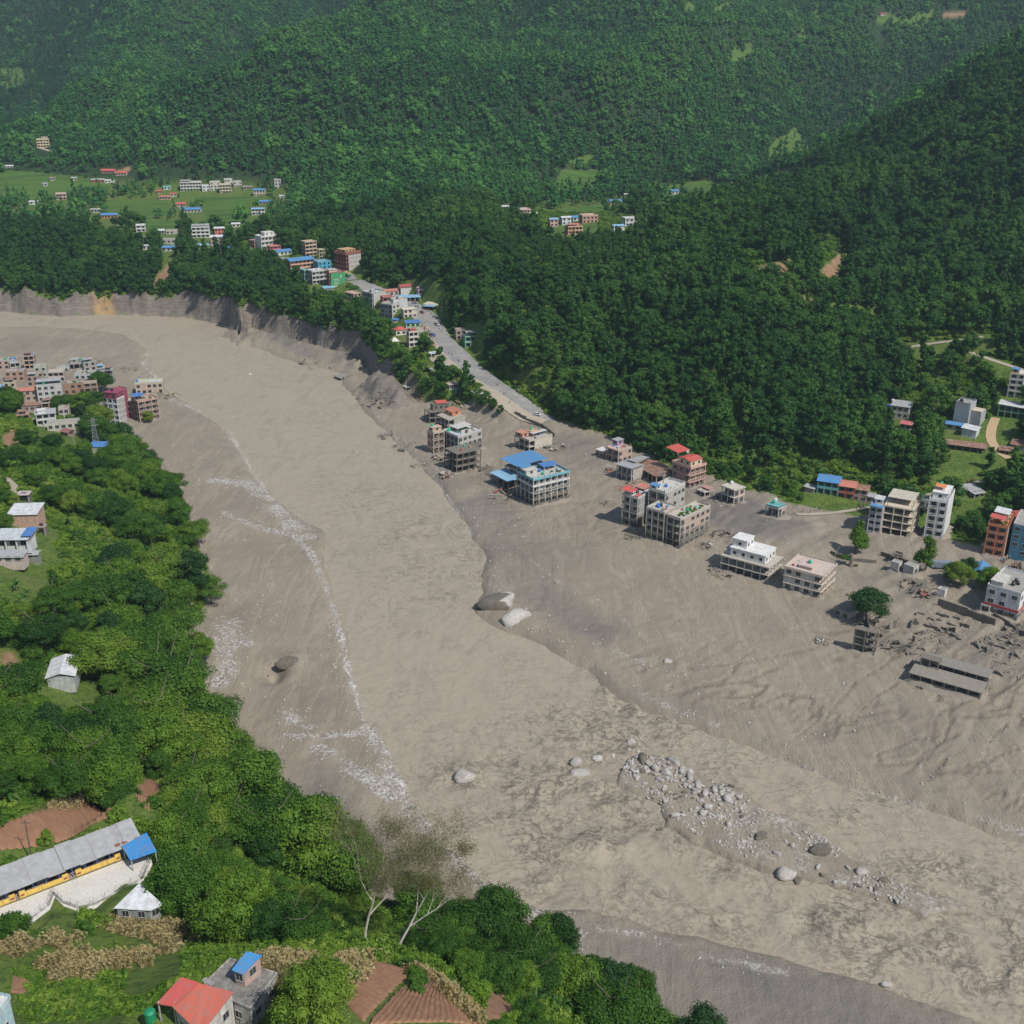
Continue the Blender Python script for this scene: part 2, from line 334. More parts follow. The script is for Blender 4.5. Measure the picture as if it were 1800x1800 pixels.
def brickwall(c=(.36, .2, .13), mud=0.0):
    k = ('brick', c, mud)
    if k in MATS: return MATS[k]
    m = paint(c, .85, .12, mud, .12, key=('tmp', c, mud)).copy(); m.name = 'brick_infill'
    N = m.node_tree.nodes; L = m.node_tree.links; B = N['Principled BSDF']
    src = B.inputs['Base Color'].links[0].from_socket
    tc = N.new('ShaderNodeTexCoord'); cx = N.new('ShaderNodeSeparateXYZ'); L.new(tc.outputs['Object'], cx.inputs[0])
    cb = N.new('ShaderNodeCombineXYZ'); L.new(mth(N, L, 'ADD', cx.outputs[0], cx.outputs[1]), cb.inputs[0]); L.new(cx.outputs[2], cb.inputs[1])
    bt = N.new('ShaderNodeTexBrick'); L.new(cb.outputs[0], bt.inputs['Vector']); bt.inputs['Scale'].default_value = 1
    bt.inputs['Brick Width'].default_value = .24; bt.inputs['Row Height'].default_value = .09; bt.inputs['Mortar Size'].default_value = .008
    bt.inputs['Color1'].default_value = (1, 1, 1, 1); bt.inputs['Color2'].default_value = (.75, .72, .7, 1); bt.inputs['Mortar'].default_value = (1.25, 1.35, 1.4, 1)
    L.new(mixc(N, L, .7, src, bt.outputs[0], 'MULTIPLY'), B.inputs['Base Color'])
    MATS[k] = m; return m
def sheet(c, rust=0.0, rough=.45):
    k = ('sheet', tuple(c), rust)
    if k in MATS: return MATS[k]
    m = bpy.data.materials.new('corrugated_sheet'); t, N, L, B = nodes(m)
    tc = N.new('ShaderNodeTexCoord'); o = tc.outputs['Object']
    nz = noise(N, L, mapping(N, L, o, (.5, .5, .5)), 1.6, 6, .7)
    bands = N.new('ShaderNodeTexVoronoi'); bands.inputs['Scale'].default_value = 1; L.new(mapping(N, L, o, (1.1, .35, .01)), bands.inputs['Vector'])
    col = mixc(N, L, mth(N, L, 'MULTIPLY', bands.outputs['Color'], .6), c, tuple(v * .6 + .03 for v in c))
    col = mixc(N, L, mth(N, L, 'MULTIPLY', ramp(N, L, nz, [(.4, (0, 0, 0)), (.75, (1, 1, 1))]), .65), col, (.25, .22, .19))
    if rust: col = mixc(N, L, ramp(N, L, nz, [(.62 - .3 * rust, (0, 0, 0)), (.70 - .2 * rust, (1, 1, 1))]), col, ramp(N, L, noise(N, L, o, 3, 4), [(.3, (.2, .085, .045)), (.7, (.32, .17, .11))]))
    L.new(col, B.inputs['Base Color']); B.inputs['Roughness'].default_value = rough
    MATS[k] = m; return m
def simple(name, c, rough=.7, metal=0.0):
    if name in MATS: return MATS[name]
    m = bpy.data.materials.new(name); t, N, L, B = nodes(m)
    nz = noise(N, L, N.new('ShaderNodeTexCoord').outputs['Object'], 2.2, 4)
    L.new(ramp(N, L, nz, [(.25, tuple(v * .72 for v in c)), (.75, c)]), B.inputs['Base Color'])
    B.inputs['Roughness'].default_value = rough; B.inputs['Metallic'].default_value = metal
    MATS[name] = m; return m
GLASS = simple('dark_glass', (.035, .045, .055), .18)
DARK = simple('dark_interior', (.028, .026, .024), .9)
CONC = paint((.40, .385, .35), .85)
CONCM = paint((.36, .34, .30), .9, .2, 40.0)
WHITE = (.74, .73, .69)

def leafmat(name, cols, patch=.022, trans=.25, rnd=.6):
    m = bpy.data.materials.new(name); t, N, L, B = nodes(m)
    oi = N.new('ShaderNodeObjectInfo'); ge = N.new('ShaderNodeNewGeometry')
    big = noise(N, L, ge.outputs['Position'], patch, 5, .62)
    fine = noise(N, L, ge.outputs['Position'], .6, 3, .7)
    # crown-to-crown choice of green, biased by stand-wide patches
    f = mth(N, L, 'ADD', mth(N, L, 'MULTIPLY', oi.outputs['Random'], rnd), mth(N, L, 'MULTIPLY', mth(N, L, 'SUBTRACT', big, .25), 1.1))
    col = ramp(N, L, f, [(i / (len(cols) - 1), c) for i, c in enumerate(cols)])
    col = mixc(N, L, ramp(N, L, fine, [(.35, (0, 0, 0)), (.7, (1, 1, 1))]), mixc(N, L, 1.0, col, (.72, .74, .7), 'MULTIPLY'), mixc(N, L, 1.0, col, (1.25, 1.22, 1.1), 'MULTIPLY'))
    L.new(col, B.inputs['Base Color']); B.inputs['Roughness'].default_value = .6; B.inputs['Specular IOR Level'].default_value = .25
    out = N['Material Output']; tr = N.new('ShaderNodeBsdfTranslucent'); L.new(mixc(N, L, 1.0, col, (1.3, 1.5, .6), 'MULTIPLY'), tr.inputs[0])
    mx = N.new('ShaderNodeMixShader'); mx.inputs[0].default_value = trans
    L.new(B.outputs[0], mx.inputs[1]); L.new(tr.outputs[0], mx.inputs[2]); L.new(mx.outputs[0], out.inputs[0])
    return m
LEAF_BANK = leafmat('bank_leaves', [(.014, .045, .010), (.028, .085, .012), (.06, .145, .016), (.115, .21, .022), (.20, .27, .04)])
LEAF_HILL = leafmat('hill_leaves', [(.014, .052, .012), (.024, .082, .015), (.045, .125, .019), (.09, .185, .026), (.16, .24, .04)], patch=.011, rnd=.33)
LEAF_FAR = leafmat('far_leaves', [(.024, .10, .034), (.040, .15, .040), (.066, .20, .048), (.11, .26, .055), (.16, .31, .06)], patch=.0055, rnd=.16)  # broad tone patches imitate sunlit and shaded slopes
LEAF_FARL = leafmat('far_light_leaves', [(.07, .20, .045), (.095, .245, .05), (.125, .29, .055)], patch=.006, rnd=.4)  # lighter green, also used to paint sunlit ridges into the far forest
LEAF_BUSH = leafmat('bush_leaves', [(.03, .085, .014), (.06, .14, .018), (.105, .20, .022), (.16, .26, .034), (.25, .32, .07)])
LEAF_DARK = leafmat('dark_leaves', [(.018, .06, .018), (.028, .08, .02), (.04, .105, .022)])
LEAF_LIME = leafmat('lime_leaves', [(.08, .19, .015), (.12, .24, .02)])
LEAF_OLIVE = leafmat('olive_leaves', [(.13, .13, .06), (.17, .16, .08), (.2, .19, .10)], trans=.35)
LEAF_BANANA = leafmat('banana_leaves', [(.03, .09, .02), (.05, .13, .025), (.10, .19, .03)], trans=.3)
LEAF_CORN = leafmat('dry_corn_leaves', [(.26, .20, .10), (.36, .29, .16), (.42, .36, .22)])
BARK = simple('bark', (.15, .12, .09), .95)
BARKW = simple('pale_bark', (.5, .47, .42), .9)

def ground_mat():
    m = bpy.data.materials.new('valley_ground'); t, N, L, B = nodes(m)
    ge = N.new('ShaderNodeNewGeometry'); P = ge.outputs['Position']
    mudf = attr(N, 'mud'); wet = attr(N, 'wet'); grav = attr(N, 'gravel'); fld = attr(N, 'field'); soil = attr(N, 'soil'); och = attr(N, 'ochre')
    n1 = noise(N, L, P, .02, 5, .6); n2 = noise(N, L, P, .25, 5, .65); n3 = noise(N, L, P, 1.6, 4, .7)
    # mud
    flow = noise(N, L, mapping(N, L, P, (.16, .03, .1), (0, 0, R(-43))), 1.0, 6, .68, 1.2)
    mc = ramp(N, L, n1, [(.3, (.345, .294, .222)), (.5, (.308, .264, .202)), (.7, (.25, .215, .170))])
    mc = mixc(N, L, ramp(N, L, flow, [(.40, (0, 0, 0)), (.60, (1, 1, 1))]), mc, mixc(N, L, 1.0, mc, (.85, .84, .84), 'MULTIPLY'))
    thin = ramp(N, L, flow, [(.485, (0, 0, 0)), (.5, (1, 1, 1)), (.515, (0, 0, 0))])
    mc = mixc(N, L, mth(N, L, 'MULTIPLY', thin, .5), mc, (.15, .125, .10))
    mc = mixc(N, L, ramp(N, L, n2, [(.4, (0, 0, 0)), (.8, (.5, .5, .5))]), mc, (.22, .19, .158))
    mc = mixc(N, L, ramp(N, L, n3, [(.55, (0, 0, 0)), (.8, (.6, .6, .6))]), mc, (.16, .135, .115))
    mc = mixc(N, L, mth(N, L, 'MULTIPLY', attr(N, 'rill'), .75), mc, (.17, .142, .112))
    mc = mixc(N, L, wet, mc, ramp(N, L, n2, [(.3, (.20, .177, .157)), (.7, (.16, .142, .129))]))
    vo = N.new('ShaderNodeTexVoronoi'); vo.inputs['Scale'].default_value = 1.5; L.new(P, vo.inputs['Vector'])
    gn = mth(N, L, 'ADD', grav, mth(N, L, 'MULTIPLY', mth(N, L, 'SUBTRACT', n2, .5), .9))
    gc = ramp(N, L, vo.outputs['Color'], [(.2, (.21, .185, .16)), (.55, (.33, .30, .265)), (.9, (.55, .53, .50))])
    mc = mixc(N, L, ramp(N, L, gn, [(.35, (0, 0, 0)), (.8, (1, 1, 1))]), mc, gc)
    # cliff of layered deposits: steep faces
    sx = N.new('ShaderNodeSeparateXYZ'); L.new(ge.outputs['True Normal'], sx.inputs[0])
    lay = noise(N, L, mapping(N, L, P, (.12, .12, 2.2)), 1.0, 4, .6)
    cc = ramp(N, L, lay, [(.35, (.11, .092, .08)), (.5, (.20, .172, .148)), (.65, (.26, .225, .19))])
    cc = mixc(N, L, ramp(N, L, n2, [(.4, (.7, .7, .7)), (.6, (0, 0, 0))]), cc, (.15, .125, .105))
    cc = mixc(N, L, mth(N, L, 'MULTIPLY', och, ramp(N, L, n2, [(.4, (.2, .2, .2)), (.6, (.9, .9, .9))])), cc, (.40, .25, .10))
    # grass land
    gr = ramp(N, L, n2, [(.25, (.05, .10, .014)), (.5, (.09, .15, .02)), (.75, (.14, .18, .035))])
    gr = mixc(N, L, ramp(N, L, n3, [(.45, (0, 0, 0)), (.7, (.6, .6, .6))]), gr, (.15, .16, .05))
    gr = mixc(N, L, ramp(N, L, noise(N, L, P, .8, 4, .7), [(.5, (0, 0, 0)), (.62, (.8, .8, .8))]), gr, (.025, .06, .012))
    gr = mixc(N, L, ramp(N, L, n1, [(.55, (0, 0, 0)), (.72, (.5, .5, .5))]), gr, (.2, .17, .08))
    fc = ramp(N, L, noise(N, L, mapping(N, L, P, (.01, .08, 0), (0, 0, R(8))), 1, 3, .4), [(.35, (.045, .10, .016)), (.6, (.075, .145, .022))])
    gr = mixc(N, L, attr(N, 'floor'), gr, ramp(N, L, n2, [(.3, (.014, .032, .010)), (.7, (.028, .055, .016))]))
    gr = mixc(N, L, fld, gr, fc)
    gr = mixc(N, L, soil, gr, ramp(N, L, n2, [(.3, (.22, .125, .07)), (.7, (.33, .21, .125))]))
    steep = mth(N, L, 'MULTIPLY', mth(N, L, 'SUBTRACT', .78, sx.outputs[2]), 6, clamp=True)
    col = mixc(N, L, mudf, gr, mc)
    col = mixc(N, L, mth(N, L, 'MULTIPLY', steep, attr(N, 'bank')), col, cc)
    L.new(col, B.inputs['Base Color'])
    L.new(mth(N, L, 'SUBTRACT', .85, mth(N, L, 'MULTIPLY', wet, .25)), B.inputs['Roughness']); B.inputs['Specular IOR Level'].default_value = .3
    hh = mth(N, L, 'ADD', mth(N, L, 'MULTIPLY', flow, 1.0), mth(N, L, 'ADD', mth(N, L, 'MULTIPLY', n3, .5), mth(N, L, 'MULTIPLY', n2, .6)))
    L.new(bump(N, L, hh, .8, .75), B.inputs['Normal'])
    return m
GROUND = ground_mat()
def water_mat():
    m = bpy.data.materials.new('silty_water'); t, N, L, B = nodes(m)
    P = N.new('ShaderNodeNewGeometry').outputs['Position']; turb = attr(N, 'turb')
    fl = mapping(N, L, P, (.09, .03, .1), (0, 0, R(20)))
    a = noise(N, L, fl, 1.0, 6, .6, 2.0); b = noise(N, L, P, .12, 5, .6, 1.4); c = noise(N, L, P, .5, 5, .62, 1.2)
    col = ramp(N, L, a, [(.3, (.315, .270, .206)), (.5, (.342, .296, .228)), (.7, (.283, .245, .194))])
    vein = ramp(N, L, b, [(.475, (0, 0, 0)), (.5, (1, 1, 1)), (.525, (0, 0, 0))])
    gate = mth(N, L, 'ADD', ramp(N, L, noise(N, L, P, .035, 4, .6, .5), [(.44, (0, 0, 0)), (.62, (.5, .5, .5))]), mth(N, L, 'MULTIPLY', turb, .8), clamp=True)
    col = mixc(N, L, mth(N, L, 'MULTIPLY', vein, mth(N, L, 'MULTIPLY', gate, .95)), col, (.12, .10, .075))
    col = mixc(N, L, mth(N, L, 'MULTIPLY', turb, ramp(N, L, c, [(.47, (0, 0, 0)), (.6, (.95, .95, .95))])), col, (.15, .127, .10))
    L.new(col, B.inputs['Base Color']); B.inputs['Roughness'].default_value = .55; B.inputs['Specular IOR Level'].default_value = .25
    h = mth(N, L, 'ADD', mth(N, L, 'MULTIPLY', b, 1.0), mth(N, L, 'MULTIPLY', c, .35))
    L.new(bump(N, L, h, .55, .8), B.inputs['Normal'])
    return m
WATER = water_mat()
def flatmat(name, c1, c2, sc=.5, rough=.9, bm=.3):
    m = bpy.data.materials.new(name); t, N, L, B = nodes(m)
    P = N.new('ShaderNodeNewGeometry').outputs['Position']
    a = noise(N, L, P, sc, 6, .65); b = noise(N, L, P, sc * 7, 4, .6)
    col = ramp(N, L, a, [(.3, c1), (.7, c2)]); col = mixc(N, L, ramp(N, L, b, [(.45, (0, 0, 0)), (.8, (.6, .6, .6))]), col, tuple(v * .6 for v in c1))
    L.new(col, B.inputs['Base Color']); B.inputs['Roughness'].default_value = rough; L.new(bump(N, L, b, bm, .2 if bm < 1 else .8), B.inputs['Normal'])
    MATS[name] = m; return m
flatmat('asphalt', (.20, .20, .205), (.34, .32, .29), .12)
flatmat('path', (.42, .37, .29), (.34, .29, .22), .3)
flatmat('dirt', (.50, .36, .22), (.42, .29, .17), .3)
flatmat('soil', (.33, .18, .105), (.24, .125, .07), .5, bm=.8)
flatmat('yard', (.56, .53, .48), (.66, .63, .58), .3)
flatmat('rock', (.30, .275, .25), (.47, .445, .42), .5, bm=.8)
flatmat('rockmud', (.17, .148, .12), (.29, .255, .21), .6, bm=1)
flatmat('rockwhite', (.46, .43, .39), (.66, .63, .59), .35, bm=1)
flatmat('rockgrey', (.20, .19, .18), (.33, .31, .29), .6, bm=.9)
flatmat('twisted_debris', (.14, .12, .10), (.26, .23, .19), .6, bm=.9)
# ---------------------------------------------------------------- object helpers
def tag(o, label=None, cat=None, group=None, kind=None):
    if label: o['label'] = label
    if cat: o['category'] = cat
    if group: o['group'] = group
    if kind: o['kind'] = kind
    return o
def link(o, parent=None):
    COL.objects.link(o)
    if parent is not None: o.parent = parent
    return o
def empty(name, loc, rz=0, label=None, cat=None, group=None):
    o = bpy.data.objects.new(name, None); o.empty_display_size = .5; link(o)
    o.location = loc; o.rotation_euler = (0, 0, rz); return tag(o, label, cat, group)
class MB:
    def __init__(s): s.v = []; s.f = []; s.m = []; s.mats = []
    def mi(s, mat):
        if mat not in s.mats: s.mats.append(mat)
        return s.mats.index(mat)
    def add(s, vs, fs, mat):
        o = len(s.v); s.v += [tuple(map(float, v)) for v in vs]; i = s.mi(mat)
        for f in fs: s.f.append(tuple(o + k for k in f)); s.m.append(i)
        return s
    def box(s, x0, y0, z0, x1, y1, z1, mat):
        v = [(x0, y0, z0), (x1, y0, z0), (x1, y1, z0), (x0, y1, z0), (x0, y0, z1), (x1, y0, z1), (x1, y1, z1), (x0, y1, z1)]
        return s.add(v, [(3, 2, 1, 0), (4, 5, 6, 7), (0, 1, 5, 4), (1, 2, 6, 5), (2, 3, 7, 6), (3, 0, 4, 7)], mat)
    def slab4(s, q, th, mat):
        """thick sheet from four top corners"""
        v = [tuple(p) for p in q] + [(p[0], p[1], p[2] - th) for p in q]
        return s.add(v, [(0, 1, 2, 3), (7, 6, 5, 4), (0, 4, 5, 1), (1, 5, 6, 2), (2, 6, 7, 3), (3, 7, 4, 0)], mat)
    def tube(s, pts, rad, mat, n=7, cap=True):
        pts = [Vector(p) for p in pts]; vs = []; fs = []
        for i, p in enumerate(pts):
            d = (pts[min(i + 1, len(pts) - 1)] - pts[max(i - 1, 0)]).normalized()
            a = d.cross(Vector((0, 0, 1)) if abs(d.z) < .9 else Vector((1, 0, 0))).normalized(); b = d.cross(a)
            for k in range(n):
                t = 2 * math.pi * k / n; vs.append(p + (a * math.cos(t) + b * math.sin(t)) * rad[i])
        for i in range(len(pts) - 1):
            for k in range(n): fs.append((i * n + k, i * n + (k + 1) % n, (i + 1) * n + (k + 1) % n, (i + 1) * n + k))
        if cap: fs += [tuple(range(n))[::-1], tuple(range((len(pts) - 1) * n, len(pts) * n))]
        return s.add(vs, fs, mat)
    def mesh(s, name):
        me = bpy.data.meshes.new(name); me.from_pydata(s.v, [], s.f)
        for m in s.mats: me.materials.append(m)
        me.polygons.foreach_set('material_index', s.m); me.update(); return me
    def build(s, name, parent=None, smooth_=False):
        me = s.mesh(name)
        if smooth_: me.polygons.foreach_set('use_smooth', [True] * len(me.polygons))
        return link(bpy.data.objects.new(name, me), parent)
def npmesh(name, V, Fq, mats, smooth_=False, mi=None):
    """fast mesh from arrays; Fq (n,3) or (n,4)"""
    me = bpy.data.meshes.new(name); nv, nf, k = len(V), len(Fq), Fq.shape[1]
    me.vertices.add(nv); me.vertices.foreach_set('co', np.asarray(V, np.float32).ravel())
    me.loops.add(nf * k); me.loops.foreach_set('vertex_index', np.asarray(Fq, np.int32).ravel())
    me.polygons.add(nf); me.polygons.foreach_set('loop_start', np.arange(0, nf * k, k, dtype=np.int32))
    me.polygons.foreach_set('loop_total', np.full(nf, k, np.int32))
    for m in mats: me.materials.append(m)
    if mi is not None: me.polygons.foreach_set('material_index', np.asarray(mi, np.int32))
    if smooth_: me.polygons.foreach_set('use_smooth', np.ones(nf, bool))
    me.update(calc_edges=True); return me
def gridfaces(nx, ny, mask=None):
    i = np.arange(nx * ny).reshape(ny, nx); a = i[:-1, :-1]; b = i[:-1, 1:]; c = i[1:, 1:]; d = i[1:, :-1]
    f = np.stack([a, b, c, d], -1)
    return f[mask] if mask is not None else f.reshape(-1, 4)
def compact(V, Fq):
    u, inv = np.unique(Fq.ravel(), return_inverse=True); return V[u], inv.reshape(Fq.shape), u

# ---------------------------------------------------------------- ground masks
FIELDS = [PL(p) for p in [[(195, 352), (290, 352), (300, 378), (240, 388), (190, 380)], [(355, 345), (440, 345), (435, 385), (365, 388)], [(0, 300), (140, 312), (190, 325), (190, 338), (120, 345), (0, 352)],
    [(1130, 322), (1250, 318), (1440, 308), (1430, 322), (1300, 345), (1250, 360), (1150, 335)], [(940, 372), (1060, 360), (1050, 400), (950, 395)], [(990, 300), (1050, 300), (1045, 335), (960, 345)], [(230, 388), (420, 388), (420, 400), (230, 400)]]]
SOILS = [PL(p) for p in [[(205, 300), (228, 292), (226, 302), (205, 306)], [(1655, 20), (1700, 22), (1690, 30), (1655, 28)], [(1330, 468), (1380, 466), (1385, 488), (1340, 492)], [(0, 1145), (35, 1140), (35, 1165), (0, 1170)], [(0, 1205), (38, 1200), (20, 1235), (0, 1240)],
    [(772, 632), (800, 636), (795, 645), (770, 640)], [(1440, 480), (1480, 440), (1470, 500)], [(20, 755), (40, 770), (10, 790), (0, 770)], [(265, 500), (305, 455), (300, 500)], [(1400, 520), (1440, 530), (1435, 545)]]]
fa = np.zeros(GX.shape)
for p in FIELDS: fa = np.maximum(fa, smooth((sdist(GX, GY, p) + 3) / 3))
GLADES = [PL(p) for p in [[(1385, 45), (1440, 8), (1455, 40), (1410, 75)], [(1285, 95), (1320, 75), (1312, 112), (1290, 115)], [(1200, 22), (1290, -5), (1290, 10), (1215, 35)], [(1545, 30), (1640, 22), (1640, 35), (1550, 40)], [(1340, 270), (1400, 225), (1430, 262), (1420, 295), (1350, 300)], [(1000, 278), (1040, 275), (1040, 292), (1000, 292)], [(0, 122), (40, 118), (45, 150), (0, 155)], [(1445, 430), (1475, 420), (1470, 480), (1440, 500)], [(1290, 440), (1340, 450), (1330, 480), (1280, 470)], [(1020, 375), (1120, 385), (1100, 418), (960, 415), (900, 395), (900, 378)]]]
for p in GLADES: fa = np.maximum(fa, .5 * smooth((sdist(GX, GY, p) + 6 + 8 * fbm(GX / 12, GY / 12, 3, 81)) / 8))
sa_ = np.zeros(GX.shape)
for p in SOILS: sa_ = np.maximum(sa_, smooth((sdist(GX, GY, p) + 1 + 3 * fbm(GX / 8, GY / 8, 3, 80)) / 2))
ga = np.zeros(GX.shape)
for gi_, (p, hw) in enumerate(GRAV): ga = np.maximum(ga, (1.5 if gi_ == 1 else (.62 if p[0][0] > -10 else 1)) * np.exp(-(seg_dist(GX, GY, p) / hw / .9) ** 2) * (.8 + 1.1 * fbm(GX / 5, GY / 5, 4, 33)))
ga = np.maximum(ga, (.42 + .5 * fbm(GX / 9, GY / 9, 3, 34)) * smooth((sdI + 1) / 2))
ga = np.maximum(ga, .25 * np.exp(-((sdC + 3) / 4) ** 2))
muda = smooth((sdM + 1.5) / 3)
wa = np.zeros(GX.shape)
for p, s_ in [([(1000, 1620), (1250, 1668), (1500, 1735), (1800, 1830), (2200, 2000), (1500, 1990), (1200, 1850), (1000, 1740), (930, 1660)], 6), ([(860, 870), (910, 900), (960, 1000), (1010, 1060), (1090, 1110), (1060, 1140), (960, 1090), (900, 1050), (850, 960), (800, 890)], 5), ([(1220, 870), (1330, 900), (1430, 950), (1400, 975), (1300, 965), (1240, 930)], 5), ([(940, 770), (1050, 780), (1060, 830), (1010, 840), (960, 800)], 8),
    ([(560, 1350), (620, 1440), (700, 1520), (640, 1560), (560, 1500), (500, 1440)], 8), ([(1690, 1150), (1760, 1150), (1780, 1190), (1720, 1200)], 5), ([(632, 690), (665, 668), (705, 685), (728, 716), (700, 722), (655, 706)], 3), ([(445, 592), (560, 618), (630, 645), (620, 655), (520, 628)], 3)]:
    wa = np.maximum(wa, smooth((sdist(GX, GY, P0(p)) + s_) / (2 * s_)))
wa *= .75 + .8 * fbm(GX / 30, GY / 30, 3, 90)
wa = np.clip(wa, 0, 1)
ox, oy = at_z(187, 530, 8); oca = np.exp(-(((GX - ox + 4 * fbm(GX / 6, GY / 6, 3, 77)) / 8) ** 4)) * (GY > 700) * (GY < 900)
flo_pre = fa
bank = smooth(1 - np.maximum(-sdM - 14, 0) / 10)
bank = bank * np.where(GY > 500, smooth((-70 - GX) / 12), .6)
bank = np.maximum(bank, (sM > -5) * 1.0)
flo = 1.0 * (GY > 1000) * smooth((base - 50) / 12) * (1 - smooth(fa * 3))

V = np.stack([GX, GY, H], -1).reshape(-1, 3)
cm = (sdM[:-1, :-1] > -1.5) | (sdM[1:, 1:] > -1.5)
for nm, mask in (('mud_flat', cm), ('hillside', ~cm)):
    f = gridfaces(NU, NV, mask); v, f, u = compact(V, f)
    me = npmesh(nm, v, f, [GROUND], True)
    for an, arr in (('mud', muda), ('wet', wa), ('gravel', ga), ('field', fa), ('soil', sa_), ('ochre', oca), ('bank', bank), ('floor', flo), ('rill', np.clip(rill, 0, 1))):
        a = me.attributes.new(an, 'FLOAT', 'POINT'); a.data.foreach_set('value', arr.ravel()[u].astype(np.float32))
    tag(link(bpy.data.objects.new(nm, me)), kind='structure')
# water sheet
wu = np.linspace(-.62, .62, 620); wv = np.linspace(math.log(125), math.log(860), 600)
WU, WV = np.meshgrid(wu, wv); WY = np.exp(WV); WX = WU * WY
sw = sdist(WX, WY, CHAN)
turb = np.zeros(WX.shape)
for px, py, r_, a in [(1130, 1290, 26, .9), (960, 1385, 26, .9), (820, 1360, 12, .9), (1060, 1480, 24, 1), (1030, 1350, 16, .9), (1200, 1310, 24, .6), (1470, 1590, 12, 1), (1200, 1560, 26, .6), (740, 960, 40, .4), (1700, 1600, 30, .6), (1560, 1640, 30, .5), (1000, 1250, 20, .4), (660, 870, 30, .25), (1090, 1230, 20, .8), (1490, 1400, 24, .35), (820, 1010, 30, .35), (1750, 1660, 30, .7)]:
    x, y = at_z(px, py); turb = np.maximum(turb, a * np.exp(-((WX - x) ** 2 + (WY - y) ** 2) / r_ ** 2))
turb = np.clip(turb * (1 + 1.6 * fbm(WX / 9, WY / 9, 3, 95)), 0, 1)
wxx = WX + 6 * fbm(WX / 20, WY / 20, 3, 96); wyy = WY + 6 * fbm(WX / 20, WY / 20, 3, 97)
wz = -.38 + (.07 + .6 * turb ** 1.5) * (1 - 3 * np.abs(fbm(wxx / 9, wyy / 9, 4, 98))) + .08 * fbm(WX / 2, WY / 2, 2, 99)
x, y = at_z(1045, 1490); wz += 1.7 * np.exp(-(((WX - x) / 9) ** 2 + ((WY - y) / 4) ** 2))
x, y = at_z(820, 1362); wz += 1.0 * np.exp(-(((WX - x) / 5) ** 2 + ((WY - y) / 5) ** 2))
f = gridfaces(620, 600, (sw[:-1, :-1] > -9)); v, f, u = compact(np.stack([WX, WY, wz], -1).reshape(-1, 3), f)
me = npmesh('river', v, f, [WATER], True); a = me.attributes.new('turb', 'FLOAT', 'POINT'); a.data.foreach_set('value', turb.ravel()[u].astype(np.float32))
tag(link(bpy.data.objects.new('river', me)), kind='structure')
# roads
for name, pts, hw, mat in ROADS:
    pts2, zs = RZ[name, tuple(pts[0])]
    m = MB(); P = [Vector((x, y, z)) for (x, y), z in zip(pts2, zs)][::3]; vs = []; K = 5
    for i, p in enumerate(P):
        d = (P[min(i + 1, len(P) - 1)] - P[max(i - 1, 0)]); d.z = 0; d.normalize(); nrm = Vector((-d.y, d.x, 0))
        for k in range(K):
            q = p + nrm * hw * (2 * k / (K - 1) - 1) * (1 + .12 * math.sin(i * .4)); vs.append((q.x, q.y, p.z + .25))
    # keep the ribbon even across its width
    m.add(vs, [(i * K + k, i * K + k + 1, (i + 1) * K + k + 1, (i + 1) * K + k) for i in range(len(P) - 1) for k in range(K - 1)], MATS[mat])
    o = m.build(name, None, True); tag(o, kind='structure')
# road shoulder of pale dirt on the river side
m = MB(); sh = PL([(955, 744), (925, 735), (880, 704), (835, 676), (800, 655), (770, 628), (750, 600), (740, 575)]); sh = resample(sh, 6); vs = []
for i in range(len(sh)):
    a = Vector(sh[max(i - 1, 0)]); b = Vector(sh[min(i + 1, len(sh) - 1)]); d = (b - a).normalized(); nn = Vector((d.y, -d.x))
    for k in (-1, 0, 1):
        q = Vector(sh[i]) + nn * 5.0 * k; vs.append((q.x, q.y, float(hgrid(q.x, q.y)) + .4))
m.add(vs, [(i * 3 + k, i * 3 + k + 1, (i + 1) * 3 + k + 1, (i + 1) * 3 + k) for i in range(len(sh) - 1) for k in (0, 1)], MATS['path']); tag(m.build('road_shoulder', None, True), kind='structure')

def drape(name, pxpoly, mat, off=.1, res=24, furrow=None, amp=.0, zfix=None):
    q = [Vector(cast(*p)) for p in pxpoly]; vs = []
    L1 = (q[1] - q[0]).length; L2 = (q[3] - q[0]).length; nx = max(3, int(L1 / .45)) if furrow else res; ny = max(3, int(L2 / .45)) if furrow else res
    for j in range(ny + 1):
        for i in range(nx + 1):
            s, t = i / nx, j / ny; p = (q[0] * (1 - s) + q[1] * s) * (1 - t) + (q[3] * (1 - s) + q[2] * s) * t
            z = float(hgrid(p.x, p.y)) if zfix is None else zfix
            k = (s * L1 if furrow == 'x' else t * L2) if furrow else 0
            e = min(s, 1 - s, t, 1 - t); 
            z += off + (amp * math.sin(k * 2 * math.pi / 1.35 + .8 * vnoise(p.x / 4, p.y / 4)) if furrow else 0) - (0.5 if e == 0 else 0)
            vs.append((p.x + .3 * float(vnoise(p.x, p.y, 4)), p.y, z + .12 * float(vnoise(p.x * 1.5, p.y * 1.5, 2))))
    o = MB().add(vs, [(j * (nx + 1) + i, j * (nx + 1) + i + 1, (j + 1) * (nx + 1) + i + 1, (j + 1) * (nx + 1) + i) for j in range(ny) for i in range(nx)], mat).build(name, None, True)
    return tag(o, kind='structure')
PLOUGH = [([(0, 1490), (120, 1465), (215, 1418), (150, 1402)], None), ]
drape('ploughed_field', [(-40, 1500), (208, 1432), (160, 1402), (-40, 1462)], MATS['soil'], .4, furrow='x', amp=.3)
drape('ploughed_field', [(205, 1402), (262, 1430), (318, 1402), (265, 1370)], MATS['soil'], .4, furrow='x', amp=.28)
drape('ploughed_field', [(592, 1752), (640, 1800), (738, 1712), (650, 1690)], MATS['soil'], .3, furrow='y', amp=.2)
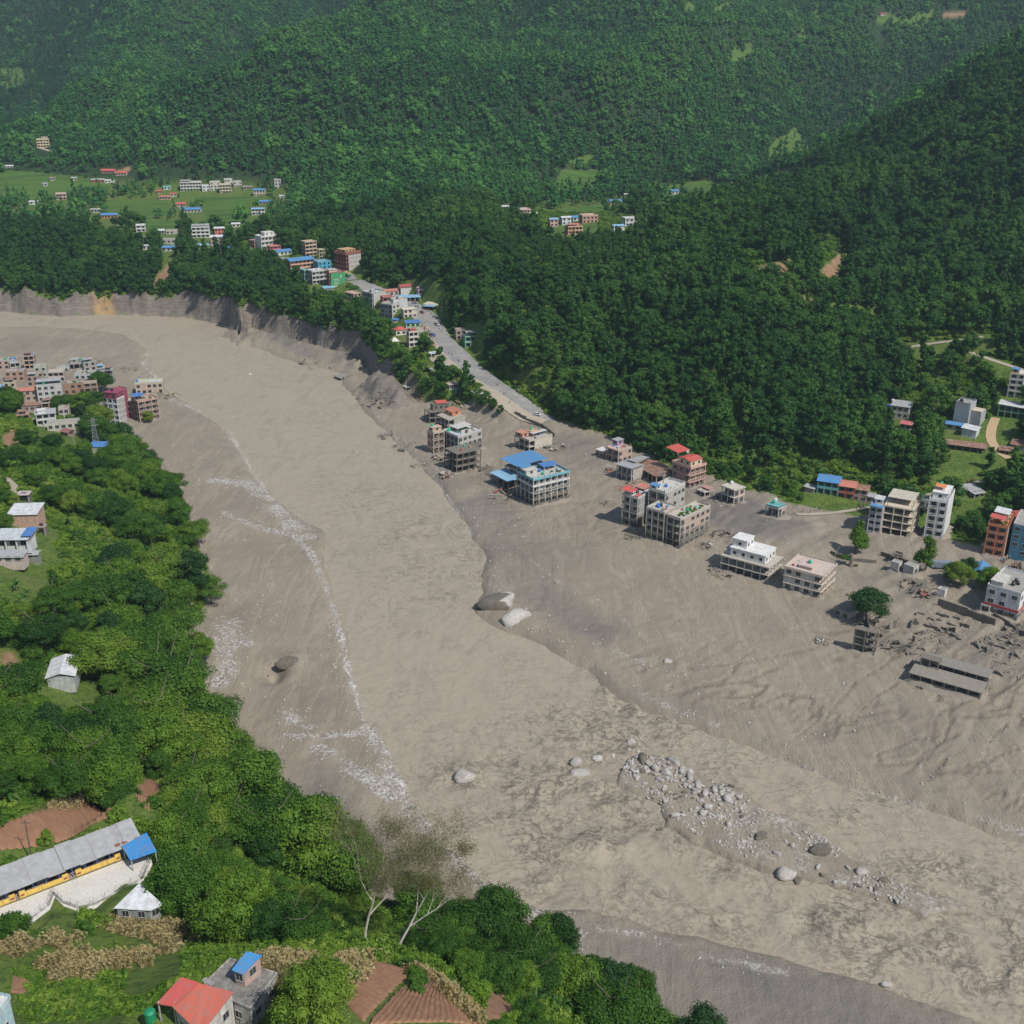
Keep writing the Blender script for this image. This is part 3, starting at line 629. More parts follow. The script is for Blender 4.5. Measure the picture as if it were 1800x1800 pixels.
drape('ploughed_field', [(645, 1806), (850, 1806), (792, 1745), (742, 1716)], MATS['soil'], .3, furrow='x', amp=.26)
drape('ploughed_field', [(800, 1738), (862, 1800), (915, 1790), (835, 1700)], MATS['soil'], .3, furrow='x', amp=.10)
drape('ploughed_field', [(15, 1745), (48, 1750), (55, 1722), (18, 1712)], MATS['soil'], .25, furrow='x', amp=.08)
yp = [at_z(a_, b_, YZ) for a_, b_ in [(-90, 1632), (0, 1597), (219, 1512), (262, 1494), (268, 1520), (254, 1552), (215, 1574), (168, 1598), (140, 1604), (112, 1594), (97, 1578), (88, 1600), (40, 1636), (-60, 1678)]]
tag(MB().add([(float(x), float(y), YZ + .12) for x, y in yp], [tuple(range(len(yp)))[::-1]], MATS['yard']).build('courtyard'), kind='structure')
drape('concrete_terrace', [(753, 648), (772, 655), (793, 649), (788, 641)], paint((.45, .44, .41)), .5)
print('geo', round(time.time() - T0, 1))
# ---------------------------------------------------------------- vegetation
ICO = None
def icosphere(sub=1):
    import bmesh
    bm = bmesh.new(); bmesh.ops.create_icosphere(bm, subdivisions=sub, radius=1)
    v = np.array([q.co for q in bm.verts]); f = np.array([[w_.index for w_ in p.verts] for p in bm.faces]); bm.free(); return v, f
ICOV, ICOF = icosphere(1); ICOV2, ICOF2 = icosphere(3)
def leafy(name, seed, blobs, nleaf, ls, mat, up=.25, spread=.55, core=.72, asp=1.5):
    """blobs: (x,y,z,r,rz). Leaf clumps on lumpy blobs, an inner mass of the same leaves' colour closes the crown."""
    r_ = np.random.RandomState(seed); B = np.array(blobs, float)
    wgt = B[:, 3] ** 2; k = r_.choice(len(B), nleaf, p=wgt / wgt.sum()); b = B[k]
    d = r_.normal(size=(nleaf, 3)); d[:, 2] += up; d /= np.linalg.norm(d, axis=1)[:, None]
    rad = (.70 + .62 * r_.rand(nleaf) ** 1.6); p = b[:, :3] + d * np.c_[b[:, 3], b[:, 3], b[:, 4]] * rad[:, None]
    nn = d + r_.normal(size=(nleaf, 3)) * spread; nn[:, 2] += .25; nn /= np.linalg.norm(nn, axis=1)[:, None]
    t = np.cross(nn, r_.normal(size=(nleaf, 3))); t /= np.linalg.norm(t, axis=1)[:, None] + 1e-9; u = np.cross(nn, t)
    s = ls * (.6 + .8 * r_.rand(nleaf))[:, None]
    q = np.stack([p - t * s * asp * .5, p - u * s * .42 + nn * s * .1, p + t * s * asp * .5, p + u * s * .42 + nn * s * .1], 1).reshape(-1, 3)
    F4 = np.arange(nleaf * 4).reshape(-1, 4); T = np.concatenate([F4[:, [0, 1, 2]], F4[:, [0, 2, 3]]])
    if core:
        n0 = len(q); cv = []; cf = []
        for bb in B:
            cf.append(ICOF + n0 + len(cv) * len(ICOV)); cv.append(bb[:3] + ICOV * [bb[3] * core, bb[3] * core, bb[4] * core] * (1 + .12 * r_.normal(size=(len(ICOV), 1))))
        q = np.concatenate([q] + cv); T = np.concatenate([T] + cf)
    return npmesh(name, q, T, [mat])
def blobs_round(seed, Rr, Ht, n, trunk, flat=.75):
    """broad crown: blobs over a dome"""
    r_ = random.Random(seed); out = []
    for i in range(n):
        a = i * 2.4 + r_.random(); zt = r_.random() ** .8; rr = Rr * (.25 + .75 * math.sqrt(max(0, 1 - (zt * 1.6 - .55) ** 2))) * (.45 + .55 * r_.random())
        rad = Rr * (.26 + .20 * r_.random()); out.append((rr * math.cos(a), rr * math.sin(a), trunk + Ht * zt * .86 + rad * .3, rad, rad * flat))
    return out
def blobs_tall(seed, Rr, Ht, n, trunk):
    r_ = random.Random(seed); out = []
    for i in range(n):
        zt = (i + r_.random()) / n; a = r_.random() * 6.28; rr = Rr * (1 - .72 * zt) * (.35 + .5 * r_.random()); rad = Rr * (.52 - .26 * zt) * (.8 + .4 * r_.random())
        out.append((rr * math.cos(a), rr * math.sin(a), trunk + Ht * zt, rad, rad * .8))
    return out
def trunk_mesh(seed, h, r0, limbs=4, mat=BARK, reach=.5):
    r_ = random.Random(seed); m = MB(); x = y = 0; pts = []; rad = []
    for i in range(5):
        pts.append((x, y, h * i / 4 - (.6 if i == 0 else 0))); rad.append(r0 * (1 - .17 * i) * (1.35 if i == 0 else 1)); x += r_.uniform(-.05, .05) * h; y += r_.uniform(-.05, .05) * h
    m.tube(pts, rad, mat, 6)
    for k in range(limbs):
        b = Vector(pts[2 + k % 3]); a = k * 6.28 / limbs + r_.random(); L = h * reach * (.7 + .5 * r_.random())
        e = b + Vector((math.cos(a) * L, math.sin(a) * L, L * .8)); md = (b + e) / 2 + Vector((0, 0, -.08 * L))
        m.tube([b, md, e], [r0 * .45, r0 * .32, r0 * .12], mat, 5)
    return m.mesh('trunk')
TREES = {}   # kind -> list of (crown mesh, trunk mesh)
def reg(kind, crown, trunk): TREES.setdefault(kind, []).append((crown, trunk))
for i in range(5):
    Rr = [4.4, 5.2, 3.8, 4.8, 5.6][i]; Hh = [6.5, 7.5, 7.5, 6, 8][i]
    reg('bank', leafy('crown', 10 + i, blobs_round(10 + i, Rr, Hh, 26 + 3 * i, 3.0), 13000, .31, LEAF_BANK), trunk_mesh(10 + i, 7, .3))
for i in range(2): reg('dark', leafy('crown', 20 + i, blobs_round(20 + i, 4.6 - i, 8 + 2 * i, 26, 3.0), 12000, .30, LEAF_DARK), trunk_mesh(20 + i, 8, .3))
for i in range(2): reg('feather', leafy('crown', 25 + i, [(x, y, z, r0, .8) for x, y, z, r0, _ in blobs_round(25 + i, 5.6, 6, 24, 4.5)], 9000, .30, LEAF_BANK, up=.5, core=.35), trunk_mesh(25 + i, 9, .28, 6, reach=.6))
reg('lime', leafy('crown', 30, blobs_round(30, 4.8, 6.5, 30, 1.5), 11000, .32, LEAF_LIME), trunk_mesh(30, 5, .3))
for i in range(5): reg('mid', leafy('crown', 40 + i, blobs_round(40 + i, 2.9 + .6 * i, 6 + 1.2 * i, 15 + 3 * i, 2.5), 2000, .58, LEAF_HILL), trunk_mesh(40 + i, 7, .25, 0))
for i in range(3): reg('midtall', leafy('crown', 50 + i, blobs_tall(50 + i, 3.0, 10 + 1.5 * i, 12, 4), 1100, .72, LEAF_HILL), trunk_mesh(50 + i, 10, .2, 0))
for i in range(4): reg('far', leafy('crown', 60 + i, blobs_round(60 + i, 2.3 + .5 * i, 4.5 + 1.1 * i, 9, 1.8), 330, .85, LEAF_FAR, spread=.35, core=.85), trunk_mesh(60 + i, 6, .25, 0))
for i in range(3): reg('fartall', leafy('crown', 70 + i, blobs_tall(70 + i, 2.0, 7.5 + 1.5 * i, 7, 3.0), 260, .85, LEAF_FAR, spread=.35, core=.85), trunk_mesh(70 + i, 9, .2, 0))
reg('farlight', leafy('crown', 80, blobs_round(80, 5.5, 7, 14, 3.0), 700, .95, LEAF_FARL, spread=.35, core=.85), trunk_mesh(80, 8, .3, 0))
for i in range(3): reg('bush', leafy('crown', 90 + i, [(x, y, z * .5, a, b) for x, y, z, a, b in blobs_round(90 + i, 1.9, 2.2, 9, .6)], 800, .34, LEAF_BUSH, core=.75), None)
reg('bush', leafy('crown', 94, [(x, y, z * .5, a, b) for x, y, z, a, b in blobs_round(94, 1.7, 2.6, 9, .6)], 800, .36, LEAF_BANK, core=.75), None)
for i in range(2): reg('tuft', leafy('crown', 97 + i, [(x, y, z * .35, a, b * .6) for x, y, z, a, b in blobs_round(97 + i, .9, .7, 5, .2)], 150, .3, LEAF_BUSH, core=.6), None)

for i in range(3): reg('farridge_lit', leafy('crown', 160 + i, blobs_round(60 + i, 2.3 + .5 * i, 4.5 + 1.1 * i, 9, 1.8), 330, .85, LEAF_FARL, spread=.35, core=.85), trunk_mesh(160 + i, 6, .25, 0))  # lighter leaf colour stands in for sunlight on the ridges
for i in range(2): reg('fargully_shade', leafy('crown', 170 + i, blobs_tall(170 + i, 2.2, 7.5 + 1.5 * i, 7, 3.0), 260, .85, LEAF_DARK, spread=.35, core=.85), trunk_mesh(170 + i, 9, .2, 0))  # darker leaf colour stands in for shade in the gullies
def tree(kind, v, x, y, z, s, rz, label, group, name='broadleaf_tree', cat='tree', sz=None):
    if label and '@' in label: label = label.replace('@', where(x, y, z))
    cm_, tm = TREES[kind][v]
    e = empty(name, (x, y, z - .15), rz, label, cat, group); e.scale = (s, s, sz or s)
    c = link(bpy.data.objects.new('crown', cm_), e)
    if tm: link(bpy.data.objects.new('trunk', tm), e)
    return e

MARKS = [('the pink-walled shed', 35, 905), ('the blue-porched house', 25, 945), ('the corrugated white barn', 100, 1185), ('the blue-roofed cottage', 178, 780), ('the steel lattice tower', 168, 745), ('the river mud spit', 340, 1100), ('the grey power pole', 142, 1385), ('the upper ploughed field', 265, 1395),
  ('the long ploughed field', 90, 1450), ('the school roof', 130, 1500), ('the blue sheet shelter', 245, 1490), ('the white-roofed house', 245, 1585), ('the bare white-branched trees', 680, 1540), ('the ribbed brown field', 760, 1770), ('the red-roofed house', 345, 1750), ('the tallest town tower', 205, 720), ('the bend in the bank', 400, 1010),
  ('the gravel tongue', 740, 1480), ('the pit in the mud', 490, 1180), ('the lower gravel edge', 950, 1620), ('the garden thickets', 40, 1040), ('the mud-facing wood corner', 330, 870), ('the lower river corner', 1150, 1780), ('the open meadow', 400, 1690), ('the footpath curve', 20, 850), ('the dark trees over the mud', 430, 1350),
  ('the grey hill-foot houses', 1100, 800), ('the red-roofed villa', 1222, 835), ('the rusty shed', 1160, 840), ('the white-banded brick house', 1290, 870), ('the turquoise tank hut', 1367, 890), ('the turquoise shore house', 1465, 855), ('the slim white house', 1655, 900), ('the cream concrete frame', 1595, 910), ('the grey-roofed clearing house', 1587, 720), ('the concrete tower', 1715, 725),
  ('the long rust-roofed shed', 1698, 780), ('the orange-red house', 1748, 940), ('the highway end', 960, 730), ('the lower highway', 880, 680), ('the roadside turquoise house', 830, 600), ('the white shelters', 1700, 870), ('the hill-foot banana clump', 1435, 830)]
def where(x, y, z):
    dd = y * CP + (CAMH - z) * SP; px = 900 + F * x / dd; py = 900 + F * ((CAMH - z) * CP - y * SP) / dd
    b = sorted(MARKS, key=lambda m: math.hypot(px - m[1], (py - m[2]) * 1.2))[0]; dx, dy = px - b[1], py - b[2]; r_ = math.hypot(dx, dy)
    side = ('right of' if dx > 0 else 'left of') if abs(dx) > abs(dy) * 1.3 else (('below' if dy > 0 else 'above') if abs(dy) > abs(dx) * 1.3 else (('below' if dy > 0 else 'above') + ' and ' + ('right of' if dx > 0 else 'left of')))
    return ('just ' if r_ < 38 else ('' if r_ < 85 else 'well ')) + side + ' ' + b[0]
# where nothing grows
TRK = [PL(p) for p in [[(1588, 600), (1750, 588), (1750, 618), (1588, 642)], [(1690, 612), (1800, 640), (1800, 675), (1690, 640)], [(1322, 466), (1392, 464), (1398, 508), (1330, 512)], [(1395, 520), (1460, 540), (1540, 552), (1540, 575), (1400, 550)], [(1660, 18), (1710, 18), (1700, 42), (1655, 42)], [(262, 510), (300, 450), (312, 452), (300, 510)]]]
NOGROW = []
def clear(pxs, gr=0.0): NOGROW.append((PL(pxs), gr))
FLDM = [(p, 0) for p in FIELDS]
for p in [[(-40, 1540), (208, 1462), (225, 1420), (160, 1395), (-40, 1452)], [(205, 1432), (262, 1460), (328, 1422), (318, 1392), (265, 1362), (205, 1385)], [(585, 1770), (640, 1830), (738, 1732), (735, 1700), (650, 1684)], [(645, 1826), (870, 1826), (800, 1745), (742, 1712)], [(796, 1750), (862, 1830), (925, 1800), (835, 1694)],
          [(-30, 1700), (-30, 1560), (250, 1440), (285, 1490), (300, 1625), (250, 1660), (90, 1660)], [(60, 1230), (145, 1235), (140, 1160), (70, 1165)], [(150, 800), (205, 800), (210, 840), (150, 840)], [(575, 1785), (930, 1840), (900, 1850), (570, 1850)]]: clear(p)
GRASSY = PL([(-60, 1660), (90, 1610), (300, 1610), (400, 1650), (520, 1680), (600, 1690), (590, 1760), (640, 1830), (-60, 1900)])
clear([(270, 1755), (320, 1725), (350, 1735), (405, 1690), (495, 1725), (490, 1800), (420, 1860), (270, 1860)])
DEPTHU = .52
def grow_mask(x, y, dist=1.0):
    ok = (sdist(x, y, MUD) < np.where(y > 640, -5.0, -1.0)) & (np.abs(x / y) < .60)
    for p, g_ in NOGROW: ok &= sdist(x, y, p) < 1.5
    for p in SOILS: ok &= sdist(x, y, p) < -2
    for p in TRK: ok &= sdist(x, y, p) < 0
    if dist > 1: ok &= ~((np.array(np.max([sdist(x, y, p) for p in GLADES], axis=0)) > 0) & (vnoise(x * 3.3, y * 3.3, 9) < .32))
    for name, pts, hw, mat in ROADS: ok &= seg_dist(x, y, pts) > hw + dist
    for hx, hy, hr in HOUSES: ok &= (x - hx) ** 2 + (y - hy) ** 2 > hr * hr
    # keep sight lines: nothing tall right in front of a house
    for hx, hy, hr in HOUSES:
        d = math.hypot(hx, hy); t_ = (x * hx + y * hy) / d; off = np.abs(x * hy - y * hx) / d
        ok &= ~((t_ < d) & (t_ > d - hr - (24 if d < 640 else min(40, .036 * d))) & (off < hr * .8))
    return ok
def jgrid(x0, x1, y0, y1, st, seed):
    r_ = np.random.RandomState(seed); X, Y = np.meshgrid(np.arange(x0, x1, st), np.arange(y0, y1, st))
    X = X.ravel() + (r_.rand(X.size) - .5) * st * 1.1; Y = Y.ravel() + (r_.rand(Y.size) - .5) * st * 1.1
    m = (np.abs(X / np.maximum(Y, 1)) < .60) & (Y > 110); return X[m], Y[m]
def scatter(name, sources, pts, rot, scl, idx, kind='stuff'):
    """sources: list of lists of objects already standing in the scene; one point = one plant/stone"""
    me = bpy.data.meshes.new(name); nP = len(pts); me.vertices.add(nP); me.vertices.foreach_set('co', np.asarray(pts, np.float32).ravel())
    a = me.attributes.new('rot', 'FLOAT_VECTOR', 'POINT'); a.data.foreach_set('vector', np.asarray(rot, np.float32).ravel())
    a = me.attributes.new('scl', 'FLOAT_VECTOR', 'POINT'); a.data.foreach_set('vector', np.asarray(scl, np.float32).ravel())
    a = me.attributes.new('idx', 'INT', 'POINT'); a.data.foreach_set('value', np.asarray(idx, np.int32))
    o = link(bpy.data.objects.new(name, me)); g = bpy.data.node_groups.new(name, 'GeometryNodeTree')
    g.interface.new_socket('Geometry', in_out='INPUT', socket_type='NodeSocketGeometry'); g.interface.new_socket('Geometry', in_out='OUTPUT', socket_type='NodeSocketGeometry')
    N, L = g.nodes, g.links; gi = N.new('NodeGroupInput'); go = N.new('NodeGroupOutput'); J = N.new('GeometryNodeJoinGeometry')
    for parts in sources:
        j = N.new('GeometryNodeJoinGeometry')
        for p in parts:
            oi = N.new('GeometryNodeObjectInfo'); oi.inputs['Object'].default_value = p; oi.transform_space = 'ORIGINAL'; L.new(oi.outputs['Geometry'], j.inputs[0])
        gt = N.new('GeometryNodeGeometryToInstance'); L.new(j.outputs[0], gt.inputs[0]); L.new(gt.outputs[0], J.inputs[0])
    ip = N.new('GeometryNodeInstanceOnPoints'); L.new(gi.outputs[0], ip.inputs['Points']); L.new(J.outputs[0], ip.inputs['Instance']); ip.inputs['Pick Instance'].default_value = True
    def na(n_, t_): q = N.new('GeometryNodeInputNamedAttribute'); q.data_type = t_; q.inputs[0].default_value = n_; return q.outputs[0]
    L.new(na('idx', 'INT'), ip.inputs['Instance Index']); L.new(na('rot', 'FLOAT_VECTOR'), ip.inputs['Rotation']); L.new(na('scl', 'FLOAT_VECTOR'), ip.inputs['Scale'])
    L.new(ip.outputs[0], go.inputs[0]); md = o.modifiers.new('scatter', 'NODES'); md.node_group = g
    return tag(o, kind=kind)
# ---------------------------------------------------------------- buildings
HOUSES = []
DRIFT = flatmat('mud_drift', (.30, .262, .215), (.24, .208, .172), .6, bm=.9)
BL = (.055, .26, .56); RED = (.62, .08, .055); SAL = (.60, .20, .13); TEAL = (.10, .42, .38); PINK = (.60, .36, .30); BRK = (.40, .21, .14); CRM = (.62, .54, .40)
GRYW = (.47, .455, .42); ORG = (.68, .30, .14); YEL = (.72, .52, .10); GRN = (.05, .42, .16); LTB = (.40, .60, .70); MUDC = (.25, .22, .18); LGRN = (.50, .60, .42)
SBL = sheet(BL, .0); SRED = sheet(RED); SSAL = sheet(SAL); SGR = sheet((.42, .43, .44)); SWH = sheet((.70, .72, .74)); SRUST = sheet((.42, .36, .32), .9); SDBL = sheet((.03, .2, .55)); STEAL = sheet((.12, .45, .45)); SLTB = sheet((.25, .5, .72))
_WM = {}
def winmesh(w_, h_, simple_=False, fr=None):
    k = (w_, h_, simple_, fr)
    if k in _WM: return _WM[k]
    m = MB(); fm = paint(fr or (.5, .48, .44))
    m.box(-w_ / 2, -.03, 0, w_ / 2, .01, h_, GLASS)
    if not simple_:
        t_ = .08
        m.box(-w_ / 2 - t_, -.08, -t_, -w_ / 2, .01, h_ + t_, fm); m.box(w_ / 2, -.08, -t_, w_ / 2 + t_, .01, h_ + t_, fm)
        m.box(-w_ / 2, -.08, h_, w_ / 2, .01, h_ + t_, fm); m.box(-w_ / 2, -.12, -t_, w_ / 2, .01, 0, fm); m.box(-.03, -.06, 0, .03, -.03, h_, fm)
    _WM[k] = m.mesh('window'); return _WM[k]
def child(name, me, parent, loc=(0, 0, 0), rz=0):
    o = link(bpy.data.objects.new(name, me), parent); o.location = loc; o.rotation_euler = (0, 0, rz); return o
_TK = {}
def tank(parent, x, y, z, col, r_=.65, h_=1.3):
    k = (col, r_)
    if k not in _TK:
        m = MB(); mt = simple('tank_%d' % len(_TK), col, .4)
        m.tube([(0, 0, 0), (0, 0, h_ * .8), (0, 0, h_ * .95), (0, 0, h_), (0, 0, h_ + .12)], [r_, r_, r_ * .7, r_ * .3, r_ * .25], mt, 12); _TK[k] = m.mesh('water_tank')
    return child('water_tank', _TK[k], parent, (x, y, z))
TK = {'g': (.02, .42, .22), 'k': (.03, .03, .035), 'b': (.04, .2, .6), 'w': (.75, .76, .76)}
def roofparts(root, roof, x0, y0, x1, y1, z, ov=.5):
    kind, mat = roof[0], roof[1]; rise = roof[2] if len(roof) > 2 else 1.2; m = MB(); th = .09
    x0 -= ov; y0 -= ov; x1 += ov; y1 += ov
    if kind == 'gx':      # ridge along x
        ym = (y0 + y1) / 2
        m.slab4([(x0, y0, z), (x1, y0, z), (x1, ym, z + rise), (x0, ym, z + rise)], th, mat); m.slab4([(x0, ym, z + rise), (x1, ym, z + rise), (x1, y1, z), (x0, y1, z)], th, mat)
        g = MB(); gm = paint(GRYW)
        for x in (x0 + ov, x1 - ov): g.add([(x, y0 + ov, z - .1), (x, y1 - ov, z - .1), (x, ym, z + rise - .15)], [(0, 1, 2), (2, 1, 0)], gm)
        g.build('gable', root)
    elif kind == 'gy':
        xm = (x0 + x1) / 2
        m.slab4([(x0, y0, z), (xm, y0, z + rise), (xm, y1, z + rise), (x0, y1, z)], th, mat); m.slab4([(xm, y0, z + rise), (x1, y0, z), (x1, y1, z), (xm, y1, z + rise)], th, mat)
        g = MB(); gm = paint(GRYW)
        for y in (y0 + ov, y1 - ov): g.add([(x0 + ov, y, z - .1), (x1 - ov, y, z - .1), (xm, y, z + rise - .15)], [(0, 1, 2), (2, 1, 0)], gm)
        g.build('gable', root)
    elif kind == 'sx': m.slab4([(x0, y0, z + .1), (x1, y0, z + .1), (x1, y1, z + rise + .1), (x0, y1, z + rise + .1)], th, mat)
    elif kind == 'sy': m.slab4([(x0, y0, z + .1), (x1, y0, z + rise + .1), (x1, y1, z + rise + .1), (x0, y1, z + .1)], th, mat)
    elif kind == 'hip':
        k = min(x1 - x0, y1 - y0) * .5; a = (x0 + k * .9, (y0 + y1) / 2, z + rise); b = (x1 - k * .9, (y0 + y1) / 2, z + rise)
        c = [(x0, y0, z), (x1, y0, z), (x1, y1, z), (x0, y1, z)]
        m.add(c + [a, b], [(0, 1, 5, 4), (1, 2, 5), (2, 3, 4, 5), (3, 0, 4), (3, 2, 1, 0)], mat)
    return m.build('roof', root)
def parapet(root, x0, y0, x1, y1, z, h_, mat, t_=.15):
    m = MB(); m.box(x0, y0, z, x1, y0 + t_, z + h_, mat); m.box(x0, y1 - t_, z, x1, y1, z + h_, mat)
    m.box(x0, y0 + t_, z, x0 + t_, y1 - t_, z + h_, mat); m.box(x1 - t_, y0 + t_, z, x1, y1 - t_, z + h_, mat); return m.build('parapet', root)
def place(px, py, z=None):
    if z is not None: x, y = at_z(px, py, z); return float(x), float(y), z
    return cast(px, py)
def B(label, px, py, wr, wl, fl, rot=48, fh=3.0, wall=GRYW, wallL=None, Rf='win', Lf='win', mud=0, trim=None, ov=.0, roof=None, par=.8, ext=(), L=None, W=None, z=None,
      name='house', cat='house', group=None, tilt=None, clr=True, sink=2.5, wn=None, bands=None):
    x, y, zz = place(px, py, z); d = y * CP + (CAMH - zz) * SP; s = F / d; th = R(rot)
    L = L or wr / (s * abs(math.cos(th))); W = W or wl / (s * abs(math.sin(th))); H_ = fl * fh
    root = empty(name, (x, y, zz), th, label, cat, group)
    if tilt: root.rotation_euler = (R(tilt[0]), R(tilt[1]), th)
    far_ = d > 620
    def wm(c): return c if not isinstance(c, tuple) else (brickwall(c[1:], mud) if c[0] == 'b' else paint(c, .8, .16, mud))
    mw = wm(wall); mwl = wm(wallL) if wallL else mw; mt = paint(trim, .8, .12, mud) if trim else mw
    rR = {'open': 2.2, 'balc': 1.2, 'gap': 3.5}.get(Rf, 0); rL = {'open': 2.2, 'balc': 1.2, 'gap': 3.5}.get(Lf, 0)
    rR = min(rR, W * .45); rL = min(rL, L * .45)
    m = MB(); m.add([(rL, rR, -sink), (L, rR, -sink), (L, W, -sink), (rL, W, -sink), (rL, rR, H_), (L, rR, H_), (L, W, H_), (rL, W, H_)], [(0, 1, 5, 4), (1, 2, 6, 5), (2, 3, 7, 6), (4, 5, 6, 7)], mw if Rf not in ('gap',) else paint((.2, .18, .16), .9, .2, mud))  # gap interiors get a dark wall colour standing in for inner shade
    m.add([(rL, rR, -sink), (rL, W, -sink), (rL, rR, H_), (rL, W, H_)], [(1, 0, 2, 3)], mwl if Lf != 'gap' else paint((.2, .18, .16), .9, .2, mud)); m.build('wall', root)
    framed = Rf in ('open', 'balc', 'gap', 'grid') or Lf in ('open', 'balc', 'gap', 'grid')
    # floor slabs
    if framed or ov:
        for k in range(0 if framed else fl, fl + 1):
            if k == 0 and mud == 0: continue
            e = ov + (.04 if k < fl else .06); child('floor_slab', MB().box(-e, -e, k * fh - .22, L + .05, W + .05, k * fh + .02, mt).mesh('floor_slab'), root)
    def face(style, length, at, rz, rec, mat):
        n_ = max(1, round(length / 3.3)); sp = length / n_; nw = wn or n_
        if style in ('open', 'balc', 'gap', 'grid'):
            cmx = MB().box(-.17, -.17, 0, .17, .17, H_ - .22 + sink, mt).mesh('column')
            for i in range(n_ + 1):
                q = min(max(i * sp, .15), length - .15)
                c = child('column', cmx, root, (0, 0, 0), 0); c.location = (q, .14 - (.05 if style == 'grid' else 0), -sink) if at == 'R' else (.14 - (.05 if style == 'grid' else 0), q, -sink)
        if style == 'balc':
            for k in range(fl):
                if k == 0 and mud == 0: continue
                h_ = .85; b = MB().box(.3, -.02, 0, length - .3, .08, h_, mt).mesh('railing')
                o = child('railing', b, root, (0, 0, k * fh + .02) if at == 'R' else (0, length, k * fh + .02), 0 if at == 'R' else R(-90))
        if style in ('win', 'open', 'balc', 'gap', 'grid', 'shop'):
            ww, hh_ = (1.7, 1.5) if style != 'gap' else (1.9, 2.0)
            if sp < 2.4: ww = 1.1
            me = winmesh(ww, hh_, far_ or style == 'gap')
            for k in range(fl):
                for i in range(nw):
                    q = (i + .5) * length / nw
                    if (i * 7 + k * 5 + int(px)) % 9 == 0 and nw > 2: continue
                    child('window', me, root, (q, rec - .01, k * fh + .8) if at == 'R' else (rec - .01, q, k * fh + .8), 0 if at == 'R' else R(-90))
    face(Rf, L, 'R', 0, rR, mw); face(Lf, W, 'L', 0, rL, mwl)
    if bands:
        for (z0, z1, c) in bands: parapet(root, -.25, -.25, L + .05, W + .05, z0, z1 - z0, paint(c), .18).name = 'painted_band'
    if roof: roofparts(root, roof, 0, 0, L, W, H_)
    elif par:
        parapet(root, -ov - .02, -ov - .02, L + .03, W + .03, H_ + .03, par, mt)
        if not framed and not ov: child('roof_slab', MB().box(0, 0, H_, L, W, H_ + .08, CONC).mesh('roof_slab'), root)
    rg = random.Random(int(px * 7 + py))
    for e in ext:
        k = e[0]
        if k == 'room':
            _, a, b, c, d_, h_, col, rf = e; r0, r1, r2, r3 = a * L, b * W, c * L, d_ * W
            o = MB().box(r0, r1, H_ + .05, r2, r3, H_ + h_, wm(col)).build('rooftop_room', root)
            me = winmesh(1.2, 1.2, True); na_ = max(1, int((r2 - r0) / 3)) if h_ > 1.9 else 0; nb_ = max(1, int((r3 - r1) / 3)) if h_ > 1.9 else 0
            for q_ in range(na_): child('window', me, o, (r0 + (r2 - r0) * (q_ + .5) / na_, r1 - .01, H_ + max(.9, h_ - 2.3)))
            for q_ in range(nb_): child('window', me, o, (r0 - .01, r1 + (r3 - r1) * (q_ + .5) / nb_, H_ + max(.9, h_ - 2.3)), R(-90))
            if rf is None: o2 = MB().box(r0 - .3, r1 - .3, H_ + h_, r2 + .3, r3 + .3, H_ + h_ + .2, wm(col)).build('room_roof', root)
            else: roofparts(root, rf, r0, r1, r2, r3, H_ + h_, .3)
        elif k == 'canopy':
            _, a, b, c, d_, z0, z1, mat = e; m = MB(); xs = (a * L, c * L); ys = (b * W, d_ * W)
            m.slab4([(xs[0], ys[0], H_ + z0), (xs[1], ys[0], H_ + z0), (xs[1], ys[1], H_ + z1), (xs[0], ys[1], H_ + z1)], .08, mat); m.build('canopy_roof', root)
            pm = MB().box(-.07, -.07, 0, .07, .07, 1, CONC).mesh('post')
            for qx in xs:
                for qy, qz in zip(ys, (z0, z1)): o = child('post', pm, root, (qx + (.2 if qx == xs[0] else -.2), qy + (.2 if qy == ys[0] else -.2), H_)); o.scale = (1, 1, qz - .05)
        elif k == 'tank': tank(root, e[1] * L, e[2] * W, H_ + (e[4] if len(e) > 4 else .1), TK[e[3]])
        elif k == 'rebar':
            me = MB().box(-.13, -.13, 0, .13, .13, 1.5, CONC).mesh('column_stub')
            for i in range(e[1]):
                for j in range(2): child('column_stub', me, root, ((.04 + .92 * i / max(1, e[1] - 1)) * L, (.1 + .8 * j) * W, H_))
        elif k == 'clutter':
            for i in range(e[1]):
                cc = rg.choice([(.5, .12, .1), (.1, .3, .6), (.6, .58, .52), (.3, .27, .22), (.45, .3, .2), (.1, .45, .35)]); a = rg.uniform(.1, .85) * L; b = rg.uniform(.1, .85) * W; q = rg.uniform(.3, .9)
                MB().box(a, b, H_ + .06, a + q, b + q * rg.uniform(.6, 1.6), H_ + .06 + rg.uniform(.3, 1.0), simple('clutter_%.2f' % (cc[0] + cc[1] * 3), cc)).build('rooftop_clutter', root)
        elif k == 'plants':
            for i in range(e[1]):
                o = child('potted_plant', TREES['tuft'][i % 2][0], root, (rg.uniform(.1, .9) * L, rg.uniform(.1, .9) * W, H_ + .1)); o.scale = (.9,) * 3
